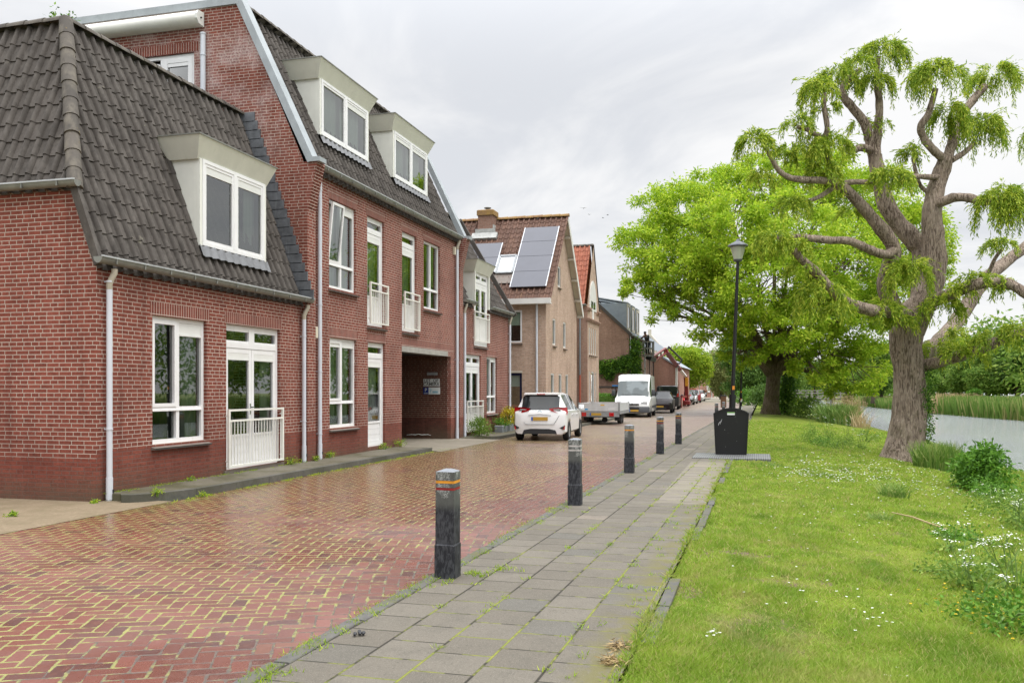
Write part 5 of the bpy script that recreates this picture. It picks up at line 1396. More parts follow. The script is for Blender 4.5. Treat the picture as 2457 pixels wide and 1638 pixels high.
# ---------------------------------------------------------------- street lamps
def street_lamp(label, base, top, r0, extra=True):
    t = thing('street_lamp', label, 'street lamp', base, 0, 'black lantern lamps along the footpath')
    b = Vector((0, 0, -.1)); tp = Vector(top) - Vector(base)
    mb = MB(True); mb.tube([b, b.lerp(tp, .30), b.lerp(tp, .302), tp], [r0, r0, r0 * .62, r0 * .45], 14); mb.tube([b.lerp(tp, .29), b.lerp(tp, .31)], r0 * 1.12, 14)
    mb.build('post', M['black_paint'], t, smooth=True, sharp=40)
    hd = bpy.data.objects.new('lantern', None)
    mb = MB(True); c = tuple(tp)
    mb.lathe([(.06, -.02), (.10, 0), (.115, .03), (.115, .05)], c, 16); mb.tube([tp + Vector((0, 0, .36)), tp + Vector((0, 0, .40))], .19, 16)
    mb.lathe([(.265, .40), (.255, .425), (.19, .465), (.10, .51), (.06, .53), (.05, .56), (.02, .585), (0, .59)], c, 20); mb.lathe([(.265, .40), (.20, .39), (0, .39)], c, 20)
    mb.build('lamp_cap', M['cap_lantern'], t, smooth=True, sharp=50)
    mb = MB(True); mb.lathe([(.105, .04), (.195, .38)], c, 20); mb.build('lamp_glass', M['lantern_glass'], t, smooth=True)
    mb = MB(True); mb.lathe([(.03, .05), (.03, .28), (0, .30)], c, 10); mb.build('bulb', M['sticker_white'], t)
    if extra:
        mb = MB(True)
        for f, h, mt in ((.20, .12, 0), (.335, .1, 0), (.17, .22, 1), (.03, .28, 1)):
            p = b.lerp(tp, f); rr = r0 * (1.0 if f < .3 else .62); a = R(200) if mt == 0 or f > .1 else R(230)
            vs = []
            for zz in (0, h):
                for k in range(4): aa = a + R(-35 + 23 * k); q = p + tp.normalized() * zz; vs.append((q.x + math.cos(aa) * (rr + .004), q.y + math.sin(aa) * (rr + .004), q.z))
            mb.add(vs, [(k, k + 1, 5 + k, 4 + k) for k in range(3)], mt)
        mb.build('sticker', [M['sticker_orange'], M['sticker_white']], t)
    return t
lb = at(1752.5, 1080, 23.4); lt = at(1770.5, 627, 23.4)
street_lamp('tall black street lamp with glass lantern leaning behind the black container', (lb.x, lb.y, 0), tuple(lt), .085)
lb = at(1777, 983, 68); lt = at(1779.5, 851, 68)
street_lamp('distant black lantern lamp between the leaning lamp and the big green tree', (lb.x, lb.y, 0), tuple(lt), .11)
p = gp(1708, 957); t = thing('street_lamp', 'far slim white street lamp with a yellow dome and blue sign', 'street lamp', (p.x, p.y, 0))
mb = MB(True); mb.tube([(0, 0, 0), (0, 0, 3.6)], .07, 8); mb.build('post', M['sticker_white'], t); mb = MB(True); mb.lathe([(.55, 3.6), (.5, 3.8), (.2, 3.95), (0, 4.0)], n=12); mb.lathe([(.55, 3.6), (.0, 3.55)], n=12); mb.build('lamp_cap', M['lamp_yellow'], t)
mb = MB(True); mb.bbox(-.25, -.08, -.2, .2, 1.6, 2.3, .02); mb.build('sign', M['sticker_blue'], t)
for i, (px, lab) in enumerate(((1678, 'slim white signpost standing before the distant pink house'), (1739, 'pale post under the drooping tree past the bend'), (1769, 'thin grey post between the two black lamps'))):
    p = gp(px, 957); t = thing('signpost', lab, 'post', (p.x, p.y, 0)); mb = MB(True); mb.tube([(0, 0, 0), (0, 0, 2.6 - .2 * i)], .06, 6); mb.build('post', M['galvanised'], t)
    mb = MB(True); mb.bbox(-.05, .05, -.3, .3, 1.0 if i == 0 else 2.0 - .2 * i, 1.25 if i == 0 else 2.3 - .2 * i, .01); mb.build('plate', M['sticker_white'], t)
p = gp(1736, 981); t = thing('litter_bin', 'dark litter bin on a post beyond the black container, beside the bend', 'litter bin', (p.x, p.y, 0))
mb = MB(True); mb.bbox(-.3, .3, -.22, .22, .12, 1.05, .03); mb.build('body', M['wood'], t); mb = MB(True); mb.tube([(0, 0, 0), (0, 0, .12)], .1, 8); mb.bbox(-.32, .32, -.24, .24, 1.05, 1.1, .02); mb.build('frame', M['plastic_dark'], t)

# ---------------------------------------------------------------- vehicles
def wheel(parent, x, y, r, w, side, rim='rim', spokes=5):
    mb = MB(True); n = 24; pr = [(r * .62, -w / 2), (r * .93, -w / 2), (r, -w * .36), (r, w * .36), (r * .93, w / 2), (r * .62, w / 2)]
    vs = []
    for rr, yy in pr:
        for k in range(n): a = 2 * math.pi * k / n; vs.append((x + rr * math.cos(a), y + yy, r + rr * math.sin(a)))
    fs = [(i * n + k, i * n + (k + 1) % n, (i + 1) * n + (k + 1) % n, (i + 1) * n + k) for i in range(5) for k in range(n)]
    mb.add(vs, fs); tw = mb.build('wheel', M['rubber'], parent, smooth=True)
    mb = MB(True); yo = y + side * (w / 2 - .02); n = 20
    for k in range(n):
        a0, a1 = 2 * math.pi * k / n, 2 * math.pi * (k + 1) / n
        mb.quad(*[(x + q * math.cos(a), yo + side * (.012 if q > r * .6 else -.03), r + q * math.sin(a)) for q, a in ((r * .66, a0), (r * .66, a1), (r * .56, a1), (r * .56, a0))])
    for k in range(spokes):
        a = 2 * math.pi * k / spokes + .3
        c_, s_ = math.cos(a), math.sin(a); px, pz = -s_, c_; wd = r * .12
        mb.quad((x + px * wd * .7, yo, r + pz * wd * .7), (x - px * wd * .7, yo, r - pz * wd * .7), (x + c_ * r * .6 - px * wd, yo + side * .01, r + s_ * r * .6 - pz * wd), (x + c_ * r * .6 + px * wd, yo + side * .01, r + s_ * r * .6 + pz * wd))
    vs = [(x, yo + side * .012, r)] + [(x + r * .16 * math.cos(2 * math.pi * k / 10), yo + side * .005, r + r * .16 * math.sin(2 * math.pi * k / 10)) for k in range(10)]
    mb.add(vs, [(0, 1 + k, 1 + (k + 1) % 10) for k in range(10)]); mb.build('rim', M[rim], tw)
    mb = MB(True); vs = [(x + r * .6 * math.cos(2 * math.pi * k / 16), yo - side * .05, r + r * .6 * math.sin(2 * math.pi * k / 16)) for k in range(16)]; mb.add(vs, [tuple(range(16))]); mb.build('brake_disc', M['plastic_dark'], tw)

def lerp_tab(tab, x):
    for a, b in zip(tab, tab[1:]):
        if x <= b[0] + 1e-9:
            f = (x - a[0]) / (b[0] - a[0] + 1e-12); return [p + (q - p) * f for p, q in zip(a[1:], b[1:])]
    return list(tab[-1][1:])
def car_shell(t, tab, L, zb, wheels, wr, paint, rear_glass=None, front_glass=None, side_glass=(), glass='car_glass', fglass=None, arch=.06, belt_drop=0.03, inset=0):
    """lofted body. tab rows: x, half width, belt height, roof half width, roof height; x from the tail (0) to the nose (L)"""
    ra = wr + arch
    xs = {r[0] for r in tab}
    for w in wheels:
        for k in range(9): xs.add(round(w - ra * math.cos(math.pi * k / 8), 4))
        xs.add(w - ra - .012); xs.add(w + ra + .012)
    for q in [rear_glass, front_glass, *side_glass]:
        if q: xs.update(q)
    xs = sorted(x for x in xs if 0 <= x <= L); st = []
    for x in xs:
        w, zbelt, wrf, zr = lerp_tab(tab, x); b = zb
        for wx in wheels:
            if abs(x - wx) <= ra + 1e-6: b = max(b, wr + math.sqrt(max(0, ra * ra - (x - wx) ** 2)))
        lo = min(b, zbelt - .12); md = max(.5 * (zbelt + zb), lo + .04)
        cab = zr - zbelt > .15
        q = [(w * .90 if b <= zb + .01 else w * .97, lo), (w * .985, lo + (.07 if b <= zb + .01 else .02)), (w, md), (w * .985, zbelt - belt_drop), (w * .945, zbelt)]
        if cab: q += [(wrf, zr - .07), (wrf * .86, zr - .014), (wrf * .45, zr)]
        else: q += [(w * .84, zbelt + (zr - zbelt) * .5), (w * .62, zbelt + (zr - zbelt) * .85), (w * .3, zr)]
        st.append((x - L / 2, q))
    body, gr, gf, gs = MB(True), MB(True), MB(True), (MB(True), MB(True))
    full = []
    for x, q in st: full.append([(x, y, z) for y, z in q] + [(x, -y, z) for y, z in reversed(q)])
    K = len(full[0])
    def inside(a, b, rg): return rg and a >= rg[0] - L / 2 - 1e-4 and b <= rg[1] - L / 2 + 1e-4
    for i in range(len(full) - 1):
        xa, xb = st[i][0], st[i + 1][0]
        for k in range(K):
            k2 = (k + 1) % K; tgt = body
            if k in (5, 6, 7, 8, 9):
                if inside(xa, xb, rear_glass): tgt = gr
                elif inside(xa, xb, front_glass): tgt = gf
            if k in (4, 10):
                if any(inside(xa, xb, s_) for s_ in side_glass): tgt = gs[k == 10]
            tgt.quad(full[i][k], full[i][k2], full[i + 1][k2], full[i + 1][k])
    body.add(full[0], [tuple(range(K))]); body.add(full[-1], [tuple(range(K))])
    def weld(o):
        bm = bmesh.new(); bm.from_mesh(o.data); bmesh.ops.remove_doubles(bm, verts=bm.verts, dist=1e-4); bmesh.ops.recalc_face_normals(bm, faces=bm.faces); bm.to_mesh(o.data); bm.free(); o.data.shade_smooth(); o.data.set_sharp_from_angle(angle=R(32))
    b = body.build('body', M[paint], t); weld(b)
    for g_, nm, gm in ((gr, 'rear_window', glass), (gf, 'windscreen', fglass or glass), (gs[0], 'side_window', glass), (gs[1], 'side_window', glass)):
        if g_.f: weld(g_.build(nm, M[gm], t))
    ub = MB(True); ub.box(-L / 2 + .25, L / 2 - .25, -tab[2][1] * .72, tab[2][1] * .72, zb + .02, zb + .45); ub.build('underbody', M['plastic_dark'], t)
    return st
def number_plate(t, x, y, z, side, w=.52, h=.11, slant=0.0):
    mb = MB(True); mb.box(x - .006, x + .006, y - w / 2, y + w / 2, z - h / 2, z + h / 2, 0); e = x + side * .008
    mb.box(min(x, e), max(x, e), y - w / 2 if side > 0 else y + w / 2 - .05, y - w / 2 + .05 if side > 0 else y + w / 2, z - h / 2, z + h / 2, 1); mb.build('number_plate', [M['plate_yellow'], M['plate_blue']], t)
def poly_x(t, name, pts, x0, x1, mat, mirror=False):
    """plate of y,z outline between x0 and x1, optionally mirrored as one pair of separate parts"""
    for sg in ((1, -1) if mirror else (1,)):
        mb = MB(True); mb.prism([(x0 if not callable(x0) else x0(abs(y)), sg * y, z) for y, z in pts], (x1, 0, 0)); mb.build(name, M[mat], t, smooth=True, sharp=40)
def mirrors(t, x, y, z, mat):
    for sg in (1, -1):
        mb = MB(True); mb.bbox(x - .05, x + .06, *(sorted((sg * y, sg * (y + .17)))), z - .06, z + .07, .02); mb.build('wing_mirror', M[mat], t, smooth=True, sharp=50)

# white hatchback, tail towards the camera
TH = 0.0
wc = gp(1293, 1058)
hx, hy = wc.x + 2.05, wc.y + .05
t = thing('parked_car', 'white five-door hatchback parked tail-on by the kerb, nearest car', 'car', (hx, hy + .05, 0), R(3), 'cars parked along the kerb')
L = 3.95
tab = [(0.0, .66, .80, .55, .86), (.05, .79, .885, .60, .965), (.16, .835, .93, .60, 1.10), (.33, .845, .96, .585, 1.445), (.50, .847, .965, .575, 1.50), (1.6, .850, .955, .58, 1.515), (2.35, .850, .94, .575, 1.47), (3.02, .845, .925, .66, .985), (3.5, .82, .84, .6, .90), (3.85, .70, .66, .5, .72), (3.95, .56, .56, .4, .60)]
st = car_shell(t, tab, L, .22, (.64, 3.15), .30, 'car_white', (.05, .33), (2.35, 3.02), ((.52, 1.40), (1.48, 2.72)), 'car_glass')
for x in (.64, 3.15):
    for sg in (1, -1): wheel(t, x - L / 2, sg * .755, .30, .19, sg, spokes=10)
x0 = -L / 2
# tail lamps: a wedge that points inwards on the hatch and wraps round the corner
for sg in (1, -1):
    mb = MB(True)
    yz = [(.30, 1.02, -.005), (.60, 1.055, .0), (.835, 1.05, .16), (.852, .90, .20), (.81, .71, .10), (.68, .73, .03), (.56, .88, -.012), (.36, .94, -.02)]
    mb.prism([(x0 + .045 + dx - .02, sg * y, z) for y, z, dx in yz], (.06, 0, 0)); mb.build('tail_lamp', M['lamp_red'], t, smooth=True, sharp=50)
    mb = MB(True); mb.prism([(x0 + .022 + dx, sg * y, z) for y, z, dx in ((.44, .965, 0), (.62, .965, .0), (.63, 1.0, .0), (.42, .985, 0))], (.01, 0, 0)); mb.build('reversing_lamp', M['lamp_clear'], t)
    poly_x(t, 'fog_lamp', [(sg * .60, .40), (sg * .78, .36), (sg * .80, .50)], x0 - .0, .08, 'plastic_dark'); mb = MB(True); mb.prism([(x0 - .006, sg * y, z) for y, z in ((.745, .37), (.79, .365), (.80, .49), (.77, .45))], (.06, 0, 0)); mb.build('reflector', M['lamp_red'], t)
mb = MB(True); mb.prism([(x0 - .01, y, z) for y, z in ((-.55, .22), (.55, .22), (.50, .34), (.30, .38), (-.30, .38), (-.50, .34))], (.1, 0, 0)); mb.build('diffuser', M['plastic_dark'], t)
mb = MB(True); mb.tube([(x0 - .012, .50, .60), (x0 - .016, .44, .52), (x0 - .016, -.44, .52), (x0 - .012, -.50, .60), (x0 + .0, -.62, .80)], .008, 5); mb.tube([(x0 - .01, -.36, .80), (x0 - .012, 0, .84), (x0 - .01, .36, .80)], .008, 5); mb.build('hatch_seam', M['galvanised'], t)
number_plate(t, x0 - .012, 0, .695, -1)
mb = MB(True)
for k in range(16):
    a, b = 2 * math.pi * k / 16, 2 * math.pi * (k + 1) / 16; q = x0 + .018
    mb.quad(*[(q, rr * 1.45 * math.cos(c), .905 + rr * math.sin(c)) for rr, c in ((.045, a), (.045, b), (.036, b), (.036, a))])
    mb.quad(*[(q, rr * .62 * math.cos(c), .915 + rr * .7 * math.sin(c)) for rr, c in ((.045, a), (.045, b), (.035, b), (.035, a))])
mb.build('emblem', M['logo_teal'], t)
mb = MB(True); mb.tube([(x0 + .09, .05, 1.0), (x0 + .115, -.05, 1.02), (x0 + .12, -.36, 1.01)], [.025, .016, .008], 6); mb.build('wiper', M['plastic_dark'], t)
mb = MB(True); mb.prism([(x0 + .26, y, z) for y, z in ((-.55, 1.44), (.55, 1.44), (.55, 1.475), (-.55, 1.475))], (.22, 0, .03)); mb.build('roof_spoiler', M['car_white'], t); mb = MB(True); mb.box(x0 + .25, x0 + .27, -.13, .13, 1.448, 1.472); mb.build('brake_lamp', M['lamp_red'], t)
mb = MB(True); mb.tube([(x0 + .75, 0, 1.50), (x0 + .60, 0, 1.66)], [.008, .003], 5); mb.build('aerial', M['plastic_dark'], t)
mirrors(t, 2.62 - L / 2, .86, 1.02, 'car_white')
for (a, z) in ((1.30, .80), (2.20, .79)):
    for sg in (1, -1):
        mb = MB(True); mb.bbox(a - L / 2, a - L / 2 + .18, *sorted((sg * .846, sg * .872)), z, z + .03, .006); mb.build('door_handle', M['car_white'], t)

# flatbed trailer
tb = gp(1441, 1018); tx, ty = tb.x + 1.4, tb.y + .05
t = thing('trailer', 'empty silver flatbed trailer with low drop sides parked behind the white hatchback', 'trailer', (tx, ty, 0), R(1))
mb = MB(True)
hl, hw, z0, z1 = 1.75, .92, .62, .98
mb.box(-hl, hl, -hw, hw, z0 - .04, z0); mb.build('bed', M['wood'], t)
for (a, b, c, d, nm) in ((-hl - .02, -hl + .01, -hw, hw, 'tailboard'), (hl - .01, hl + .02, -hw, hw, 'headboard'), (-hl, hl, hw - .01, hw + .02, 'side_board'), (-hl, hl, -hw - .02, -hw + .01, 'side_board')):
    mb = MB(True); mb.box(a, b, c, d, z0, z1)
    for zz in (z0 + .03, z0 + .12, z0 + .24, z1 - .03): mb.box(a - .006, b + .006, c - .006, d + .006, zz - .012, zz + .012)
    mb.build(nm, M['aluminium'], t)
mb = MB(True)
for x in (-hl, hl):
    for y in (-hw, hw): mb.box(x - .04, x + .04, y - .04, y + .04, z0 - .12, z1 + .03)
mb.box(-hl - .03, -hl + .05, -hw, hw, z0 - .26, z0 - .01); mb.box(-hl, hl, -hw - .025, -hw + .05, z0 - .14, z0); mb.box(-hl, hl, hw - .05, hw + .025, z0 - .14, z0); mb.box(hl, hl + 1.2, -.05, .05, .45, .55); mb.build('frame', M['galvanised'], t)
for y in (.68, -.58):
    mb = MB(True); mb.bbox(-hl - .06, -hl - .028, y - .11, y + .11, z0 - .23, z0 - .06, .01); mb.build('tail_lamp', M['lamp_red'], t)
number_plate(t, -hl - .045, .14, z0 - .14, -1)
mb = MB(True); mb.box(-hl - .028, -hl - .026, .52, .86, z0 + .05, z0 + .11, 0); mb.box(-hl - .0285, -hl - .0265, .50, .64, z0 + .045, z0 + .115, 1); mb.box(-hl - .03, -hl - .027, -.26, -.08, z0 + .25, z0 + .30, 2); mb.box(-hl - .028, -hl - .026, -.72, -.42, z0 + .08, z0 + .14, 0); mb.build('sticker', [M['sticker_white'], M['sticker_blue'], M['sticker_yellow']], t)
for x in (-.05, .55):
    for sg in (1, -1): wheel(t, x, sg * .72, .27, .17, sg, 'rim_dark')
mb = MB(True); mb.box(-.9, -.85, -.83, -.60, .16, .46); mb.box(-.9, -.85, .60, .83, .16, .46); mb.box(-.8, 1.0, -.60, .60, .30, .42); mb.build('mudguard', M['plastic_dark'], t); mb = MB(True); mb.tube([(-1.3, -.2, .22), (-1.22, -.2, .22)], .13, 12); mb.tube([(-1.26, -.2, .3), (-1.26, -.2, .5)], .03, 6); mb.build('jockey_wheel', M['rubber'], t)

# white high-roof panel van, nose towards the camera
vc = gp(1521, 1001); L = 5.4
t = thing('panel_van', 'white high-roof panel van facing the camera behind the trailer', 'van', (vc.x + L / 2 - .1, vc.y + .22, 0), R(180 + 2.5))
tab = [(0.0, .95, 1.15, .88, 2.40), (.1, 1.03, 1.16, .92, 2.46), (3.2, 1.05, 1.16, .93, 2.50), (3.75, 1.05, 1.16, .92, 2.47), (4.05, 1.05, 1.16, .91, 2.10), (4.72, 1.04, 1.13, .90, 1.24), (5.10, 1.01, .98, .80, 1.10), (5.32, .96, .80, .70, .88), (5.40, .88, .66, .65, .70)]
car_shell(t, tab, L, .26, (1.0, 4.55), .33, 'van_white', None, (4.05, 4.72), ((3.55, 4.35),), 'car_glass', 'car_glass_pale', arch=.05)
for x in (1.0, 4.55):
    for sg in (1, -1): wheel(t, x - L / 2, sg * .93, .33, .2, sg, 'rim_dark')
xf = L / 2
mb = MB(True); mb.bbox(xf - .28, xf + .05, -1.0, 1.0, .28, .62, .05); mb.build('bumper', M['bumper_grey'], t, smooth=True, sharp=50); mb = MB(True); mb.box(xf + .04, xf + .056, -.42, .42, .45, .56); mb.build('intake', M['dark_gap'], t)
number_plate(t, xf + .058, .12, .39, 1)
for sg in (1, -1):
    mb = MB(True); mb.prism([(xf - .20, sg * y, z) for y, z in ((.48, .72), (.86, .74), (.87, .90), (.66, .90), (.50, .84))], (.17, 0, 0)); mb.build('headlight', M['lamp_clear'], t, smooth=True, sharp=50)
mb = MB(True)
for z in (.69, .76): mb.box(xf - .04, xf + .03, -.40, .40, z, z + .028)
mb.build('grille', M['dark_gap'], t)
mb = MB(True)
for z in (.70, .77): mb.prism([(xf + .032, y, zz) for y, zz in ((-.10, z - .03), (0, z + .045), (.10, z - .03), (.10, z - .005), (0, z + .07), (-.10, z - .005))], (.012, 0, 0))
mb.build('emblem', M['chrome'], t)
mb = MB(True)
for y0, y1 in ((.55, -.05), (-.10, -.65)): mb.tube([(xf - .66, y0, 1.27), (xf - .72, y1, 1.36)], [.014, .007], 5)
mb.build('wiper', M['plastic_dark'], t)
for sg in (1, -1):
    mb = MB(True); mb.bbox(xf - 1.06, xf - .95, *sorted((sg * 1.05, sg * 1.26)), 1.22, 1.58, .03); mb.build('wing_mirror', M['plastic_dark'], t, smooth=True, sharp=50)
    mb = MB(True); mb.box(-L / 2 + .4, L / 2 - 1.3, *sorted((sg * 1.03, sg * 1.06)), .52, .66); mb.build('rubbing_strip', M['bumper_grey'], t)

def simple_car(label, px, py, facing, paint, kind='hatch', off=0.0, group='cars parked along the kerb'):
    """parked car seen end-on; px,py: where its near end meets the ground; facing: +1 drives away, -1 faces the camera"""
    c = gp(px, py)
    if kind == 'mpv':
        L = 4.75; tab = [(0.0, .80, .95, .78, 1.05), (.06, .93, 1.02, .80, 1.12), (.32, .95, 1.08, .80, 1.84), (.5, .955, 1.08, .80, 1.90), (3.1, .955, 1.06, .79, 1.90), (3.9, .95, 1.05, .78, 1.16), (4.5, .92, .85, .6, .95), (4.75, .75, .6, .5, .66)]
        args = (tab, L, .24, (.95, 3.95), .32, paint, (.06, .32), (3.1, 3.9), ((.5, 1.7), (1.8, 3.5))); zt, hw = 1.0, .94
    elif kind == 'suv':
        L = 4.4; tab = [(0.0, .75, .90, .7, .98), (.06, .88, .98, .72, 1.08), (.40, .90, 1.02, .68, 1.54), (.6, .90, 1.02, .67, 1.62), (1.9, .905, 1.0, .67, 1.64), (2.6, .90, .99, .66, 1.55), (3.3, .89, .97, .7, 1.06), (4.1, .85, .85, .6, .94), (4.4, .68, .6, .5, .68)]
        args = (tab, L, .26, (.8, 3.5), .33, paint, (.06, .40), (2.6, 3.3), ((.6, 1.5), (1.6, 3.0))); zt, hw = .98, .89
    else:
        L = 4.1; tab = [(0.0, .70, .82, .6, .90), (.06, .83, .90, .62, .98), (.42, .86, .94, .60, 1.40), (.6, .865, .94, .59, 1.46), (1.7, .87, .93, .59, 1.48), (2.3, .865, .92, .58, 1.42), (3.05, .86, .90, .66, .97), (3.75, .81, .78, .55, .84), (4.1, .62, .55, .45, .60)]
        args = (tab, L, .22, (.72, 3.3), .30, paint, (.06, .42), (2.3, 3.05), ((.6, 1.45), (1.55, 2.8))); zt, hw = .92, .85
    t = thing('parked_car', label, 'car', (c.x + L / 2, c.y + off, 0), R(2.5) if facing > 0 else R(182.5), group)
    car_shell(t, *args)
    wx, wrad = args[3], args[4]
    for x in wx:
        for sg in (1, -1): wheel(t, x - L / 2, sg * (hw - .10), wrad, .19, sg, 'rim')
    x0 = -L / 2
    if kind == 'mpv': tl = [(.74, .92), (.93, .92), (.93, 1.30), (.80, 1.28)]
    else: tl = [(.50, zt - .12), (hw - .02, zt - .12), (hw - .02, zt + .05), (.56, zt + .03)]
    for sg in (1, -1):
        mb = MB(True); mb.prism([(x0 + .01 + (.10 if y > .8 else 0), sg * y, z) for y, z in tl], (.14, 0, 0)); mb.build('tail_lamp', M['lamp_red'], t)
        mb = MB(True); xf = L / 2; mb.prism([(xf - .62 + .3 * (hw - y) / hw, sg * y, z) for y, z in ((.42, .62), (hw - .06, .66), (hw - .05, .80), (.52, .76))], (.30, 0, -.03)); mb.build('headlight', M['lamp_clear'], t)
    number_plate(t, x0 - .01, 0, .70, -1); number_plate(t, L / 2 + .012, 0, .45, 1)
    mb = MB(True); mb.box(L / 2 - .06, L / 2 + .006, -.45, .45, .28, .40); mb.box(x0 - .006, x0 + .1, -.6, .6, .26, .40); mb.build('lower_grille', M['plastic_dark'], t)
    mirrors(t, args[0][5][0] + .25 - L / 2, hw, zt + .1, paint)
    return t
simple_car('dark plum car facing the camera, half hidden by the white van', 1574, 991, -1, 'car_plum', off=-.15)
simple_car('charcoal people carrier seen from behind with a red tail lamp, beyond the plum car', 1597, 982, 1, 'car_graphite', 'mpv')
simple_car('bright red car facing the camera beyond the charcoal people carrier', 1626, 974.5, -1, 'car_red', off=-.1)
simple_car('black hatchback between the bright red car and the silver car', 1643, 971, -1, 'car_black')
simple_car('silver grey hatchback in front of the wine red car', 1652, 968.5, -1, 'car_silver')
simple_car('wine red SUV seen from behind near the far end of the parked row', 1661, 966, 1, 'car_wine', 'suv')
simple_car('white car at the far end of the parked row', 1674, 962.5, -1, 'van_white')

# ---------------------------------------------------------------- red boom lift and the man in its basket
base = at(1650, 950, 79); lz = lambda px, py, d: at(px, py, d)
t = thing('boom_lift', 'red articulated boom lift with outriggers reaching up to the eaves', 'boom lift', (base.x, base.y, 0))
mb = MB(); foot = lz(1648, 935, 79); top = lz(1645, 903, 79)
mb.obox((foot.x, foot.y, .6), tuple(top), .32, .32, up=(1, 0, 0)); mb.build('mast', M['lift_red'], t); mb = MB(); q = lz(1648, 915, 78.7); mb.box(q.x - .1, q.x, q.y - .14, q.y + .14, q.z - .4, q.z + .35); mb.build('warning_panel', M['lift_yellow'], t)
k1 = lz(1597, 842, 72); mid_ = top.lerp(k1, .32)
mb = MB(); mb.obox(tuple(top), tuple(mid_), .22, .26, up=(1, 0, 0)); mb.build('telescopic_arm', M['sticker_white'], t); mb = MB(); mb.obox(tuple(mid_), tuple(k1), .32, .36, up=(1, 0, 0)); mb.build('main_boom', M['lift_red'], t)
off = Vector((0, 0, .55)); mb = MB(); a_, b_ = mid_.lerp(k1, .35), k1.lerp(mid_, .1); sdv = RIGHT * .45
mb.tube([b_ + off * .3, b_ + off * .9 + sdv * .3, a_ + sdv * 1.3 + off * .5, a_ + sdv * .9 - off * .1, a_], .075, 6); mb.tube([a_ + sdv * .2, b_ + sdv * .3], .09, 6); mb.build('hose_loop', M['plastic_dark'], t)
k2 = lz(1568, 862, 65.5)
mb = MB()
for dz in (-.18, .22): mb.obox(tuple(k1 + Vector((0, 0, dz))), tuple(k2 + Vector((0, 0, dz))), .14, .14, up=(1, 0, 0))
for f in (.1, .4, .7, .95): p = k1.lerp(k2, f); mb.obox(tuple(p - Vector((0, 0, .2))), tuple(p + Vector((0, 0, .24))), .1, .1, up=(1, 0, 0))
mb.build('jib', M['lift_red'], t)
mb = MB(); qc = lz(1556, 858, 63.6); mb.obox(tuple(k2), tuple(qc), .3, .4, up=(1, 0, 0)); mb.build('basket_joint', M['plastic_dark'], t)
bl, br_ = lz(1546, 854, 63), lz(1569, 854, 63); h_ = 34 * 63 / FPX; fx = DIRV * .7
mb = MB(); cs = [bl, br_, br_ + fx, bl + fx]
for i in range(4):
    a, b = cs[i], cs[(i + 1) % 4]
    for z in (0, .55 * h_, h_): mb.obox(tuple(a + Vector((0, 0, z))), tuple(b + Vector((0, 0, z))), .06, .07, up=(0, 0, 1))
    for f in (0, .33, .66): p = a.lerp(b, f); mb.obox(tuple(p), tuple(p + Vector((0, 0, h_))), .06, .06, up=(1, 0, 0))
mb.prism([tuple(c) for c in cs], (0, 0, .08)); mb.build('basket', M['lift_grey'], t)
mb = MB()
for p in ((1615, 942), (1634, 941), (1610, 948)): q = lz(p[0], p[1], 77 if p[0] > 1610 else 82); mb.obox((foot.x, foot.y, .95), (q.x, q.y, .95), .16, .2); mb.obox((q.x, q.y, 1.0), (q.x, q.y, 0), .12, .12, up=(1, 0, 0))
mb.build('outrigger', M['lift_red'], t)
mb = MB(); mb.bbox(foot.x - .7, foot.x + .7, foot.y - .3, foot.y + .3, .25, .6, .05); mb.build('undercarriage', M['lift_red'], t)

